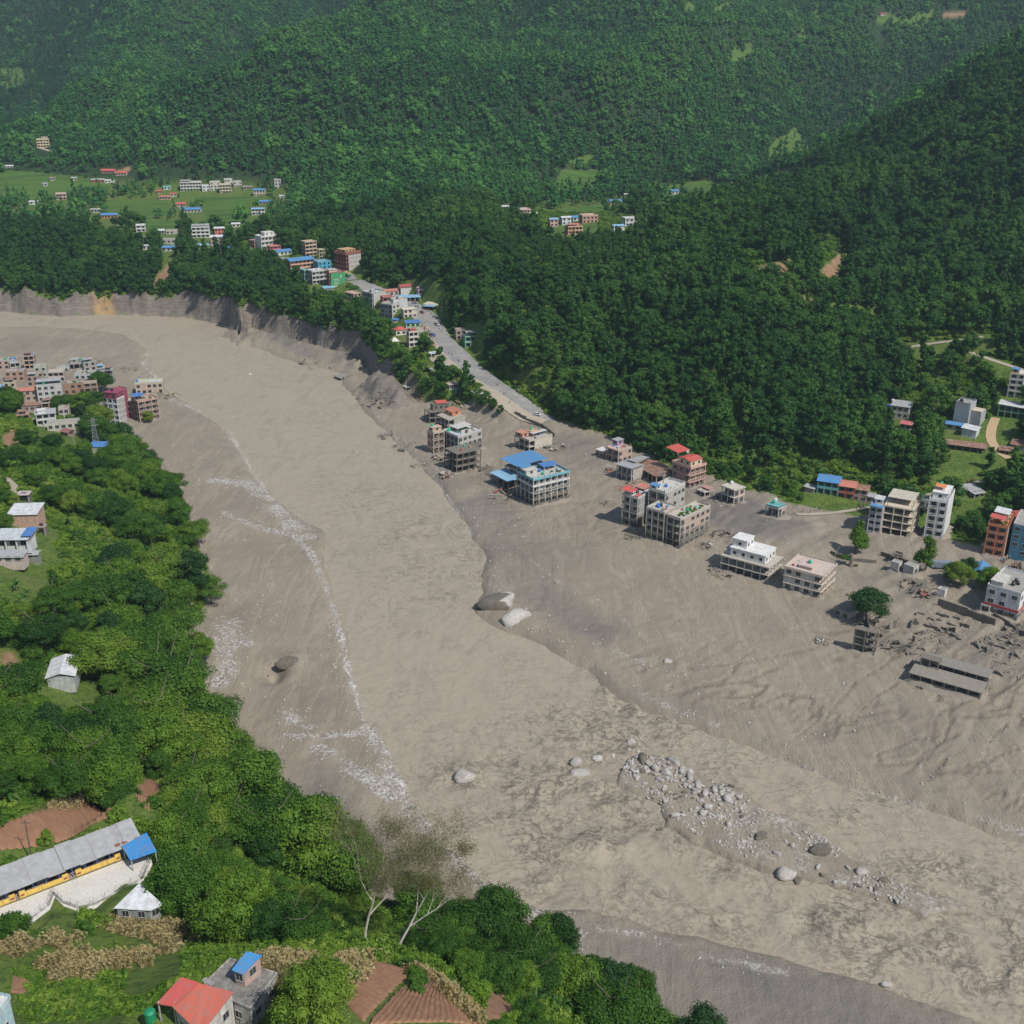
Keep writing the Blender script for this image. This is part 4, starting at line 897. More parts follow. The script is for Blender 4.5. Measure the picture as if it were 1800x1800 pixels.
    if mud > 0:      # silt drifted against the foot of the walls
        rq = random.Random(int(px + py)); per = []
        for (x0_, y0_, x1_, y1_) in ((0, 0, L, 0), (L, 0, L, W), (L, W, 0, W), (0, W, 0, 0)):
            q_ = max(2, int(math.hypot(x1_ - x0_, y1_ - y0_) / 1.4))
            for i in range(q_): per.append((x0_ + (x1_ - x0_) * i / q_, y0_ + (y1_ - y0_) * i / q_))
        vs = []; nq = len(per)
        for (a, b) in per:
            d_ = Vector((a - L / 2, b - W / 2)).normalized(); hh = rq.uniform(-.1, 1.0) ** 1; e = rq.uniform(1.2, 3.6)
            vs += [(a - d_.x * .4, b - d_.y * .4, hh), (a + d_.x * e * .45, b + d_.y * e * .45, hh * .35), (a + d_.x * e, b + d_.y * e, -.7)]
        MB().add(vs, [(i * 3 + k, ((i + 1) % nq) * 3 + k, ((i + 1) % nq) * 3 + k + 1, i * 3 + k + 1)[::-1] for i in range(nq) for k in (0, 1)], DRIFT).build('mud_drift', root, True)
    if clr: HOUSES.append((x + (L * math.cos(th) - W * math.sin(th)) / 2, y + (L * math.sin(th) + W * math.cos(th)) / 2, .62 * math.hypot(L, W) + 1.5))
    return root, L, W, H_
def b_(c): return ('b',) + c
# brick colours as ('b', r, g, b)
bBR = b_((.42, .27, .20)); bPK = b_((.50, .36, .29)); bMD = b_((.27, .22, .17))

# ============ flooded town on the right of the channel
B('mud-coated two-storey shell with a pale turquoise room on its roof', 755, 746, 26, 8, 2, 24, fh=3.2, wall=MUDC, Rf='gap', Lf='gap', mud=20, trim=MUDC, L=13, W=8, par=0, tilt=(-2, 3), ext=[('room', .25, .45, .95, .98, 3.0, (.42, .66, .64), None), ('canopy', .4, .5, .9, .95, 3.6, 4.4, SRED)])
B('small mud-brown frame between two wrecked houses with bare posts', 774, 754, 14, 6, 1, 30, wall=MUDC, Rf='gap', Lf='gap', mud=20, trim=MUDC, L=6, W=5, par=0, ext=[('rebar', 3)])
B('tilted mud-stained house with an orange-roofed room on top', 789, 760, 27, 8, 2, 42, fh=3.2, wall=(.48, .46, .40), Rf='blank', Lf='gap', mud=2.5, trim=(.42, .39, .33), L=11, W=10, tilt=(4, -3), par=.3, ext=[('room', .45, .3, .95, .9, 2.2, ORG, ('sx', sheet((.5, .16, .08)), .3))])
B('tall narrow orange and cream house wrecked on its left side', 762, 800, 16, 8, 3, 40, fh=3.6, wall=(.55, .32, .22), Rf='balc', Lf='win', mud=2, trim=(.52, .47, .38), L=6.5, W=5, tilt=(0, 2), ext=[('tank', .3, .8, 'g', 2.4), ('room', .1, .3, .9, .95, 2.3, (.62, .45, .34), None)])
B('grey house with white rails, plants and green tanks on a stepped roof', 806, 801, 40, 26, 3, 42, fh=3.1, wall=GRYW, wallL=(.25, .24, .25), Rf='win', Lf='balc', mud=5, trim=(.55, .55, .54), L=15, W=12, par=.9, tilt=(1.5, -2), ext=[('canopy', .25, .4, .85, .9, 2.2, 2.2, paint((.62, .6, .56))), ('tank', .1, .8, 'g'), ('tank', .2, .85, 'g'), ('plants', 6), ('clutter', 8), ('tank', .5, .2, 'k')])
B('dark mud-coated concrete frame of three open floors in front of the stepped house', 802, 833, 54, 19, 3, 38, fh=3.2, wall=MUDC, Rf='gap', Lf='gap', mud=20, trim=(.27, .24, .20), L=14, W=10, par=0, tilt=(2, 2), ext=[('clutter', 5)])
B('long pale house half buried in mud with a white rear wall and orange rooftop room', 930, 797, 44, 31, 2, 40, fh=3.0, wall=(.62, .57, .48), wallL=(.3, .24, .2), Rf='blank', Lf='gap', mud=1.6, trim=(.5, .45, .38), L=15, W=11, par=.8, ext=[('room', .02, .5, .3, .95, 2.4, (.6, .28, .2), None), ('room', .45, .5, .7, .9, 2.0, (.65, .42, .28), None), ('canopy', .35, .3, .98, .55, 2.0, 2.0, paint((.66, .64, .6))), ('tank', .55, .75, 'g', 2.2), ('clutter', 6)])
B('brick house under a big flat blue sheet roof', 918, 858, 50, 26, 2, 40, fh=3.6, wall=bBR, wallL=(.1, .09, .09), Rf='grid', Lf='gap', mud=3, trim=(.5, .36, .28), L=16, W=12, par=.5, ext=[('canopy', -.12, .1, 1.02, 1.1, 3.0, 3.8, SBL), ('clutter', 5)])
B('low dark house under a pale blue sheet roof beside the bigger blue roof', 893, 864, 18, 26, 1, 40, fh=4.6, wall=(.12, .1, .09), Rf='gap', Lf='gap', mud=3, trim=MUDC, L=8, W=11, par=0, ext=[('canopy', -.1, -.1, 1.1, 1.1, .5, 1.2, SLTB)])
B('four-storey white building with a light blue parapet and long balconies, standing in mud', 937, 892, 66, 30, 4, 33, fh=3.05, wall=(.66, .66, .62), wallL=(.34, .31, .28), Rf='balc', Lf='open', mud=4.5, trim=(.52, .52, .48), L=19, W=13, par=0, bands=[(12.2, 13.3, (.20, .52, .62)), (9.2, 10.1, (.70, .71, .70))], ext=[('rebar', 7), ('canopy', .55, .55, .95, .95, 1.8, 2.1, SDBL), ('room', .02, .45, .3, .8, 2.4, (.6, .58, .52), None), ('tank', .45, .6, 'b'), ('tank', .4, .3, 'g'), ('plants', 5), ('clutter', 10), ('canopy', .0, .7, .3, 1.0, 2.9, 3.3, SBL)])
B('tiny brick hut with a bright white slab roof at the mud edge', 1061, 806, 12, 9, 1, 45, fh=3.6, wall=bPK, Rf='win', Lf='win', mud=1, par=0, ov=.4, trim=(.72, .7, .66), L=5, W=5)
B('pink brick house with column stubs and washing on its cluttered roof', 1086, 816, 28, 15, 2, 42, fh=3.2, wall=bPK, Rf='grid', Lf='balc', mud=1.5, trim=(.6, .45, .38), L=9.5, W=8, par=.3, ext=[('rebar', 4), ('clutter', 9), ('room', .55, .7, 1.0, 1.1, 2.4, (.42, .28, .42), ('sx', SGR, .2))])
B('grey-white house with open balconies under a broken grey roof', 1109, 850, 18, 18, 2, 42, fh=3.3, wall=(.5, .46, .4), wallL=(.42, .43, .44), Rf='blank', Lf='balc', mud=1.5, trim=(.5, .5, .5), L=8, W=9, par=.2, ext=[('canopy', -.1, -.1, .9, 1.1, .9, .4, SGR), ('canopy', .7, .3, 1.9, .9, 1.6, 1.2, SGR)])
B('wide shed with a rusty brown corrugated gable roof', 1153, 853, 42, 30, 1, 28, fh=4.2, wall=(.33, .3, .27), wallL=(.3, .09, .07), Rf='blank', Lf='gap', mud=3.5, trim=(.4, .36, .32), L=12, W=16, roof=('gy', SRUST, 2.0), name='warehouse', cat='shed')
B('pink and cream villa with two bright red roofs above the mud', 1212, 860, 30, 13, 3, 38, fh=3.2, wall=(.72, .55, .38), wallL=(.42, .25, .22), Rf='balc', Lf='win', mud=3, trim=(.62, .38, .33), L=9.5, W=11, ov=.5, par=.9, ext=[('room', .1, .1, .85, .75, 2.8, (.72, .62, .42), ('gx', SRED, .7)), ('canopy', .1, .8, .9, 1.5, 4.6, 5.4, SRED), ('tank', .95, 1.0, 'w', 2.5)])
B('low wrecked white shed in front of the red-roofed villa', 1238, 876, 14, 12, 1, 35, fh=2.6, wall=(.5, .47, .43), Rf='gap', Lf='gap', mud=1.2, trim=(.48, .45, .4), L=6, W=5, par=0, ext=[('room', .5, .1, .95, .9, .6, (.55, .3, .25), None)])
B('small brick house with white bands and a pale slab roof near the bushes', 1289, 888, 19, 14, 2, 38, fh=3.4, wall=bPK, wallL=(.28, .25, .22), Rf='grid', Lf='open', mud=2.6, trim=(.6, .55, .48), L=6.5, W=7, ov=.5, par=.2, ext=[('tank', .7, .8, 'w')])
B('collapsed lean-to beside the small white-banded brick house', 1272, 884, 8, 12, 1, 38, fh=2.6, wall=MUDC, Rf='gap', Lf='gap', mud=9, trim=MUDC, L=4, W=5, par=0)
B('little pink brick hut with turquoise tanks on the mud shore', 1367, 912, 14, 17, 1, 45, fh=4.2, wall=bPK, wallL=(.25, .25, .25), Rf='grid', Lf='open', mud=1.4, trim=(.5, .48, .44), L=5.5, W=6, ov=.3, par=.2, ext=[('canopy', 0, 0, 1, 1, .8, .6, STEAL), ('tank', .5, .7, 'g', .9), ('tank', .9, .8, 'w', .9)])
B('tall grey-walled tower house with red roof sheets on its top terrace', 1119, 930, 33, 28, 4, 52, fh=3.3, wall=(.40, .40, .40), wallL=(.60, .585, .55), Rf='blank', Lf='balc', mud=5.5, trim=(.58, .57, .54), L=14, W=7.5, par=.8, ext=[('canopy', -.05, .35, .3, 1.1, 2.4, 2.8, SRED), ('canopy', .0, .0, .25, .25, 1.0, 1.1, SRED), ('canopy', .6, .3, 1.0, .9, 1.0, 1.3, SSAL), ('clutter', 4), ('tank', .4, .5, 'k')])
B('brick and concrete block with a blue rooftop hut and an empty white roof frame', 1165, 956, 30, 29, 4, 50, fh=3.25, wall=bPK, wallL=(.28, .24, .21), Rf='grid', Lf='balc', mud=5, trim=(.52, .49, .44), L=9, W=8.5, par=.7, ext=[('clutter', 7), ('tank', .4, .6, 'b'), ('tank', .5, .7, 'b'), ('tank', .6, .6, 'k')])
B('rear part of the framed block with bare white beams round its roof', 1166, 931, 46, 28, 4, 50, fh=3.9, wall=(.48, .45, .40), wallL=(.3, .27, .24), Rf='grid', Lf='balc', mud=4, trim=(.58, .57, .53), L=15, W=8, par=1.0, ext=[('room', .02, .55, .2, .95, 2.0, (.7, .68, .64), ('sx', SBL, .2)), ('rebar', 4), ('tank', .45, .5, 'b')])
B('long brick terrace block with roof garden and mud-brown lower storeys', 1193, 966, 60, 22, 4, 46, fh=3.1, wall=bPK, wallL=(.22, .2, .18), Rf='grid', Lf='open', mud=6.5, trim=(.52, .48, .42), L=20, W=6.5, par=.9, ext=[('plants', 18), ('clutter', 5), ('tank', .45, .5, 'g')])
B('white villa on a two-storey grey arcade, stepping up to a small square tower', 1349, 1024, 32, 72, 2, 54, fh=3.0, wall=(.42, .39, .34), wallL=(.40, .37, .32), Rf='open', Lf='open', mud=1.6, trim=(.5, .46, .40), L=12, W=19, ov=.5, par=.2, ext=[('room', .12, .12, .9, .85, 3.4, (.80, .79, .77), None), ('room', .25, .55, .75, .85, 6.6, (.82, .81, .80), None), ('plants', 3), ('room', .2, .85, .8, 1.0, 1.2, (.55, .52, .46), None)])
B('cream three-storey house with a pink roof terrace and green tank', 1441, 1053, 36, 55, 3, 54, fh=2.9, wall=(.64, .64, .56), wallL=(.60, .63, .55), Rf='balc', Lf='grid', mud=1.2, trim=(.60, .50, .43), L=13, W=14, ov=.5, par=.6, ext=[('tank', .45, .5, 'g', 1.2), ('room', .2, .35, .7, .7, 1.0, (.66, .50, .45), None), ('clutter', 3)])
B('small mud-grey round-cornered house under the lone spreading tree', 1491, 1092, 24, 20, 1, 40, fh=3.4, wall=(.5, .47, .42), wallL=(.42, .39, .35), Rf='blank', Lf='win', mud=.8, trim=MUDC, L=7.5, W=6, ov=.3, par=0)
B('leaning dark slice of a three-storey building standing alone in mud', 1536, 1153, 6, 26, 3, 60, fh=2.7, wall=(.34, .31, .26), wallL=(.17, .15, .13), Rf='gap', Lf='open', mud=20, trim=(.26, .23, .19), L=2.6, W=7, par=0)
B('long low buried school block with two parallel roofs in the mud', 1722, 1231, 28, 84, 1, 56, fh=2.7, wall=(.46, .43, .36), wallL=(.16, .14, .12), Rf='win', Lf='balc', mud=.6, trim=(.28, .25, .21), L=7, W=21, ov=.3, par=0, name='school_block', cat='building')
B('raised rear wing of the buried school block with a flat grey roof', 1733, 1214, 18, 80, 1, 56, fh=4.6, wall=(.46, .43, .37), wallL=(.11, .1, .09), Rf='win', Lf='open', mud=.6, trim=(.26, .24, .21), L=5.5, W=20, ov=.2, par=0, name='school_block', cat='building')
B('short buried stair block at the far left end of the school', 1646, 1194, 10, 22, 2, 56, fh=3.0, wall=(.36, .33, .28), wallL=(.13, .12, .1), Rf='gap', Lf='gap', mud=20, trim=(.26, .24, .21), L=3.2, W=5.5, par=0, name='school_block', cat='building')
B('white building with a red band and mud-stained base at the right edge of the mud', 1786, 1092, 40, 44, 3, 50, fh=3.3, wall=(.78, .78, .79), wallL=(.62, .64, .68), Rf='win', Lf='win', mud=2.8, trim=(.7, .7, .72), L=18, W=11, par=.7, bands=[(3.1, 3.9, (.55, .06, .06))], ext=[('tank', .3, .4, 'k'), ('tank', .4, .3, 'k'), ('tank', .5, .4, 'k'), ('room', .1, .6, .5, .95, 1.6, (.62, .6, .55), None)], name='building', cat='building')
B('little white gate hut behind the long retaining wall', 1659, 1053, 6, 7, 1, 50, fh=3, wall=(.72, .7, .66), Rf='blank', Lf='blank', mud=.5, L=2.4, W=2.6, par=.4)
B('small white box hut at the right part of the retaining wall', 1738, 1079, 6, 8, 1, 50, fh=2.6, wall=(.70, .68, .63), Rf='blank', Lf='gap', mud=.5, L=2.4, W=3, par=.3)
B('white concrete pump house beside the narrow tall tree', 1578, 1007, 8, 8, 1, 48, fh=3.6, wall=(.55, .54, .5), Rf='win', Lf='blank', mud=1, L=3, W=3, par=.2)
B('square concrete hut with a mud-stained base right of the pump house', 1604, 1013, 11, 9, 1, 42, fh=3.4, wall=(.5, .49, .45), Rf='win', Lf='blank', mud=1, L=4, W=4, par=.2)
B('roofless brick enclosure behind the pump house', 1576, 992, 10, 8, 1, 48, fh=2.4, wall=(.28, .23, .18), Rf='gap', Lf='gap', mud=9, L=5, W=3, par=.6)
# ============ row at the foot of the hill, right
B('narrow four-storey house with a blue awning roof', 1546, 939, 15, 19, 4, 62, fh=2.7, wall=(.62, .6, .55), wallL=(.48, .5, .55), Rf='blank', Lf='balc', mud=.8, trim=(.5, .52, .56), L=12, W=5, par=.7, ext=[('canopy', -.12, 0, .12, 1, .8, 1.2, SBL), ('tank', .6, .6, 'b'), ('room', .35, .2, .7, .8, 2, (.66, .65, .62), None)])
B('unfinished cream concrete frame of four open floors, people on top', 1600, 948, 24, 39, 4, 60, fh=3.0, wall=(.4, .3, .22), wallL=(.35, .27, .2), Rf='gap', Lf='gap', mud=.8, trim=(.66, .57, .44), L=14, W=11.5, par=.3, ext=[('canopy', .25, .1, .98, .98, 2.7, 2.7, paint((.62, .56, .46))), ('rebar', 4)])
B('slim white six-storey house with an orange awning on the roof', 1656, 948, 28, 25, 5, 60, fh=3.05, wall=(.80, .79, .77), wallL=(.74, .74, .76), Rf='blank', Lf='balc', mud=.8, trim=(.78, .77, .76), L=15, W=7, par=.9, ext=[('room', .15, .1, .8, .9, 2.8, (.8, .79, .78), None), ('canopy', .3, .35, .6, .9, 4.2, 4.5, sheet((.75, .28, .06))), ('tank', .75, .7, 'g', 3.1)])
B('little grey house behind the slim white six-storey house', 1638, 905, 12, 18, 2, 58, fh=2.8, wall=(.5, .5, .5), Rf='win', Lf='win', L=6, W=6, par=.4)
B('orange-red four-storey house with a red roof awning and roof plants', 1762, 982, 17, 28, 4, 58, fh=3.1, wall=(.66, .64, .6), wallL=(.50, .17, .08), Rf='blank', Lf='balc', mud=.6, trim=(.56, .2, .1), L=17, W=7, par=.7, ext=[('canopy', .05, .2, .3, 1.0, 2.6, 3.0, SRED), ('plants', 12), ('room', .45, .2, .8, .9, 2.5, (.7, .5, .4), ('sx', SWH, .3)), ('clutter', 5)])
B('pale house with brown balconies and a red roof, left of the blue glass front', 1786, 980, 22, 20, 4, 58, fh=2.9, wall=(.7, .68, .63), wallL=(.62, .6, .56), Rf='blank', Lf='balc', trim=(.6, .58, .54), L=15, W=6, par=.7, ext=[('room', .2, .1, .8, .9, 2.6, (.6, .3, .24), ('gx', SRED, .7))])
B('building with a deep blue glass front at the right edge', 1822, 985, 30, 32, 4, 58, fh=3.1, wall=(.6, .6, .6), wallL=(.05, .2, .32), Rf='blank', Lf='win', L=16, W=10, par=.6, name='building', cat='building')
B('curved blue-roofed garage between garden trees near the crowd', 1731, 1022, 12, 22, 1, 62, fh=3.2, wall=(.6, .58, .54), Rf='blank', Lf='blank', L=8, W=4.5, roof=('gx', SBL, 1.2), name='garage', cat='garage')
B('turquoise two-storey house with a bright blue gable roof above the shore', 1472, 874, 14, 32, 2, 66, fh=3.2, wall=(.55, .56, .55), wallL=(.10, .36, .38), Rf='win', Lf='balc', trim=(.16, .42, .42), L=9, W=9, roof=('gy', SBL, 1.6))
B('red timber house with a salmon roof, right of the bright blue roof', 1500, 881, 12, 25, 2, 66, fh=3.1, wall=(.4, .12, .1), wallL=(.42, .1, .08), Rf='win', Lf='balc', trim=(.45, .13, .1), L=8, W=7.5, roof=('gy', SSAL, 1.3))
B('pinkish shop with a patched grey sheet roof beside the salmon roof', 1523, 884, 12, 20, 2, 66, fh=2.8, wall=(.5, .32, .3), Rf='win', Lf='win', L=7, W=6, roof=('gy', SRUST, .8))
B('low pink hut on the footpath behind the shore bushes', 1543, 887, 9, 17, 1, 64, fh=2.8, wall=(.62, .3, .3), Rf='win', Lf='win', L=4.5, W=5.5, roof=('sx', SGR, .4))
B('tiny grey shed left of the turquoise house', 1430, 868, 8, 12, 1, 62, fh=2.2, wall=(.35, .3, .26), Rf='blank', Lf='blank', L=4, W=4, roof=('sx', SGR, .5), name='shed', cat='shed')
B('long grey sheet-roofed shelter above the slim white house', 1690, 872, 30, 18, 1, 20, fh=2.4, wall=(.45, .44, .42), Rf='gap', Lf='blank', L=9, W=4.5, roof=('sx', SGR, .6), name='shelter', cat='shelter')
B('short grey sheet-roofed shelter at the end of the longer one', 1712, 877, 18, 8, 1, 20, fh=2.2, wall=(.4, .38, .34), Rf='gap', Lf='blank', L=5.5, W=3.5, roof=('sx', SGR, .5), name='shelter', cat='shelter')
B('white house with a grey sheet roof in the woods clearing', 1596, 737, 12, 28, 2, 62, fh=3.0, wall=(.66, .64, .6), wallL=(.55, .5, .46), Rf='win', Lf='win', L=8, W=8.5, roof=('sy', SGR, .7), ext=[('tank', .8, 1.1, 'w')])
B('small annex with a vivid blue roof left of the grey-roofed white house', 1572, 728, 6, 18, 1, 62, fh=2.8, wall=(.4, .3, .25), Rf='win', Lf='gap', L=5, W=6, roof=('sx', SDBL, .6))
B('small white cottage with a coral red roof among trees', 1600, 757, 12, 14, 1, 55, fh=2.8, wall=(.7, .66, .62), Rf='win', Lf='win', L=5.5, W=5, roof=('gy', sheet((.62, .14, .14)), .8))
B('bare grey concrete tower house with no front windows', 1700, 748, 24, 22, 3, 50, fh=3.4, wall=(.42, .43, .45), wallL=(.46, .47, .48), Rf='blank', Lf='blank', L=8.5, W=7, par=.7, ext=[('tank', .3, .7, 'k'), ('tank', .4, .8, 'k'), ('rebar', 2)])
B('lower grey wing with a cream roof right of the bare concrete tower', 1721, 750, 18, 9, 2, 50, fh=3.3, wall=(.42, .43, .45), Rf='blank', Lf='blank', L=7, W=5, par=.4, ext=[('room', .1, .1, .9, .9, .5, (.66, .58, .44), None)])
B('white-walled barn with a pale roof in front of the concrete tower', 1714, 772, 16, 20, 1, 55, fh=4.0, wall=(.68, .69, .7), Rf='blank', Lf='blank', L=7, W=6.5, roof=('sx', SWH, .5), name='barn', cat='barn')
B('shed with blue upper roof and rusty lower roof left of the white barn', 1690, 758, 6, 24, 1, 58, fh=2.6, wall=(.45, .42, .38), Rf='win', Lf='win', L=5, W=7.5, roof=('gy', SBL, .8), name='shed', cat='shed')
B('long low shed with a patchy rust and white roof below the white barn', 1731, 798, 8, 60, 1, 66, fh=2.5, wall=(.25, .2, .16), Rf='blank', Lf='gap', L=5, W=19, roof=('sy', SRUST, .7), name='shed', cat='shed')
B('cream four-storey house with a small blue roof at the right picture edge', 1796, 700, 20, 19, 4, 60, fh=2.9, wall=(.7, .66, .58), wallL=(.64, .62, .58), Rf='balc', Lf='balc', trim=(.66, .62, .56), L=10, W=7, par=.5, ext=[('room', .1, .5, .5, .95, 2, (.5, .3, .22), ('sx', SBL, .3))])
B('grey-roofed shop with a bright green wall strip at the right picture edge', 1800, 738, 20, 38, 2, 60, fh=2.8, wall=(.4, .42, .42), wallL=(.12, .14, .12), Rf='win', Lf='gap', trim=(.2, .42, .25), L=8, W=12, roof=('sx', SWH, .6), name='shop', cat='shop')
B('rusty-roofed hut beside the dirt track', 1776, 802, 10, 16, 1, 58, fh=2.2, wall=(.3, .22, .17), Rf='blank', Lf='gap', L=5, W=5, roof=('sy', SRUST, .5), name='hut', cat='hut')
B('rusty and white roofed hut at the right edge above the dirt track', 1800, 794, 12, 17, 1, 58, fh=2.6, wall=(.45, .42, .4), Rf='win', Lf='blank', L=6, W=6, roof=('sy', SRUST, .7), name='hut', cat='hut')
# ============ village street on the bank, centre
B('white five-level house with terraces at the upper end of the street', 461, 441, 29, 15, 3, 38, fh=3.6, wall=(.74, .72, .66), wallL=(.66, .66, .66), Rf='balc', Lf='blank', trim=(.76, .74, .69), L=17, W=12, par=.8, ext=[('room', .3, .3, .8, .9, 2.8, (.78, .76, .72), None), ('clutter', 3)])
B('brown-red house left of the white terraced house', 448, 437, 8, 16, 2, 45, fh=3, wall=(.5, .2, .16), Rf='win', Lf='win', L=6, W=9, par=.4)
B('small hot-pink fronted shop below the white terraced house', 476, 446, 16, 5, 2, 35, fh=2.8, wall=(.62, .14, .16), Rf='balc', Lf='blank', trim=(.6, .2, .2), L=9, W=6, par=.4, name='shop', cat='shop')
B('long shed with a blue gable roof right of the pink shop', 486, 450, 22, 6, 1, 32, fh=3, wall=(.66, .66, .64), Rf='win', Lf='win', L=13, W=8, roof=('gx', SBL, 1.4), name='shed', cat='shed')
B('tan unfinished four-storey house with open fronts against the trees', 538, 452, 18, 7, 4, 35, fh=2.9, wall=(.56, .4, .3), Rf='balc', Lf='gap', trim=(.58, .44, .33), L=10, W=8, par=.5)
B('small tan stack of open floors right of the tan unfinished house', 562, 457, 9, 4, 3, 35, fh=2.6, wall=(.55, .48, .3), Rf='open', Lf='gap', trim=(.58, .52, .34), L=5, W=5, par=.3)
B('long orange building under a wide blue roof', 512, 480, 42, 14, 3, 36, fh=2.9, wall=(.62, .28, .17), wallL=(.6, .3, .2), Rf='balc', Lf='balc', trim=(.66, .4, .28), L=20, W=12, roof=('gx', SBL, 1.6), name='building', cat='building')
B('vivid sky blue house in the middle of the street', 560, 481, 21, 8, 3, 35, fh=2.8, wall=(.07, .40, .62), Rf='win', Lf='win', L=11, W=9, par=.6, ext=[('clutter', 4)])
B('sea green narrow house on the downhill side of the street', 536, 498, 8, 12, 3, 45, fh=3.1, wall=(.3, .5, .44), wallL=(.06, .24, .2), Rf='win', Lf='balc', L=5, W=7, par=.5)
B('grey open-fronted three-storey house beside the sea green house', 550, 501, 24, 8, 3, 35, fh=3.1, wall=(.5, .5, .48), wallL=(.45, .45, .45), Rf='balc', Lf='balc', trim=(.58, .57, .54), L=12, W=10, par=.7, ext=[('clutter', 4), ('tank', .3, .5, 'w')])
r_, L_, W_, H_ = B('house with a bright green painted side wall carrying white lettering', 580, 507, 27, 10, 3, 30, fh=3.6, wall=(.045, .36, .145), wallL=(.2, .09, .08), Rf='blank', Lf='balc', L=12.2, W=9, par=.5, trim=(.3, .14, .12), ext=[('room', .1, .3, .6, .9, 1.6, (.6, .5, .4), None), ('tank', .3, .6, 'k')], sink=4)
# lettering on the green wall: head bar with hanging strokes, an address line and a white stripe
m = MB(); PW = paint((.82, .84, .8))
def stroke(x0, z0, x1, z1, t_=.22):
    m.slab4([(x0, -.03, z0), (x0 + t_, -.03, z0), (x1 + t_, -.03, z1), (x1, -.03, z1)], 0.0, PW) if False else m.add([(x0, -.035, z0), (x0 + t_, -.035, z0), (x1 + t_, -.035, z1), (x1, -.035, z1), (x0, -.005, z0), (x0 + t_, -.005, z0), (x1 + t_, -.005, z1), (x1, -.005, z1)], [(0, 1, 2, 3), (3, 2, 1, 0), (0, 4, 5, 1), (1, 5, 6, 2), (2, 6, 7, 3), (3, 7, 4, 0)], PW)
m.box(3.0, -.035, 5.9, 7.4, -.005, 6.15, PW)
for q in (3.3, 4.3, 5.2, 6.2, 7.1): stroke(q, 3.9, q, 6.0, .26)
stroke(3.3, 4.0, 4.3, 5.0, .3); stroke(4.5, 5.6, 5.1, 4.6, .3); stroke(5.4, 4.3, 6.2, 5.2, .3); stroke(6.3, 5.0, 7.0, 5.6, .3); stroke(5.0, 6.3, 5.5, 7.2, .2); stroke(3.1, 6.3, 3.4, 6.9, .2)
m.box(8.4, -.035, 7.0, 9.3, -.005, 8.6, PW); stroke(8.1, 6.8, 9.5, 8.9, .2)
for q in (3.8, 4.4, 5.0, 5.7, 6.3): m.box(q, -.035, 2.8, q + .42, -.005, 3.4, PW)
m.box(.2, -.035, .9, 11.6, -.005, 1.5, PW)
m.build('lettering', r_)
B('red-brown five-storey tower with a blank white-topped side wall', 610, 477, 22, 25, 4, 50, fh=3.2, wall=(.55, .54, .52), wallL=(.30, .09, .065), Rf='blank', Lf='open', trim=(.34, .12, .09), L=15, W=13.5, par=1.4, sink=4, bands=[(12.0, 13.6, (.34, .12, .09))], ext=[('room', .1, .2, .8, .85, 2.6, (.62, .4, .2), None), ('clutter', 3)], name='building', cat='building')
B('yellow-fronted shop on the street below the red-brown tower', 598, 486, 14, 5, 1, 25, fh=2.6, wall=YEL, Rf='win', Lf='blank', L=7, W=4, par=.4, name='shop', cat='shop')
B('small blue-roofed shed below the green painted wall', 570, 512, 16, 6, 1, 20, fh=2.0, wall=(.4, .35, .3), Rf='blank', Lf='blank', L=7, W=6, roof=('sx', SLTB, .6), name='shed', cat='shed')
B('beige two-storey house with a flat roof downhill of the street', 622, 532, 12, 18, 2, 45, fh=3.0, wall=(.6, .42, .34), wallL=(.5, .45, .38), Rf='win', Lf='win', L=7, W=10, ov=.4, par=.3)
B('shed under a deep blue tarpaulin roof at the wood edge', 590, 528, 20, 6, 1, 10, fh=2, wall=(.35, .2, .16), Rf='blank', Lf='blank', L=8, W=4.5, roof=('gx', SDBL, .8), name='shed', cat='shed')
B('grey three-storey terrace with dark balconies, first of the bend', 655, 543, 23, 24, 3, 45, fh=3.4, wall=(.58, .57, .54), wallL=(.35, .35, .35), Rf='blank', Lf='balc', trim=(.46, .46, .45), L=12, W=12, par=.7, sink=5, ext=[('clutter', 8), ('tank', .3, .5, 'k'), ('tank', .5, .2, 'w')])
B('low house with two red roof sheets behind the grey terrace', 668, 522, 28, 8, 1, 25, fh=3.4, wall=(.5, .42, .38), Rf='win', Lf='win', L=14, W=7, roof=('gx', SSAL, 1.0))
B('maroon-fronted narrow house in the bend', 674, 540, 16, 3, 2, 25, fh=3.2, wall=(.42, .13, .12), Rf='balc', Lf='blank', trim=(.45, .18, .15), L=7, W=6, par=.5)
B('blank white house right of the maroon narrow house', 692, 545, 22, 4, 2, 25, fh=3.2, wall=(.64, .64, .63), Rf='blank', Lf='blank', L=10, W=7, par=.5, ext=[('tank', .4, .5, 'k')])
B('white gabled house with a dark red roof above the bend', 705, 520, 22, 4, 2, 20, fh=3, wall=(.66, .66, .64), Rf='blank', Lf='blank', L=10, W=8, roof=('gx', sheet((.42, .08, .06)), 1.4))
B('roadside market under broad pale blue sheets', 703, 531, 34, 6, 1, 10, fh=3, wall=(.5, .5, .5), Rf='gap', Lf='gap', L=14, W=9, roof=('gx', SLTB, .9), name='market_shed', cat='shed')
B('pink and white house with a blue roof hatch by the road bend', 736, 526, 24, 5, 2, 15, fh=3.2, wall=(.7, .4, .36), Rf='balc', Lf='win', trim=(.74, .55, .5), L=9, W=8, par=.6, ext=[('canopy', .2, .3, .7, .8, 1.6, 1.8, SLTB)])
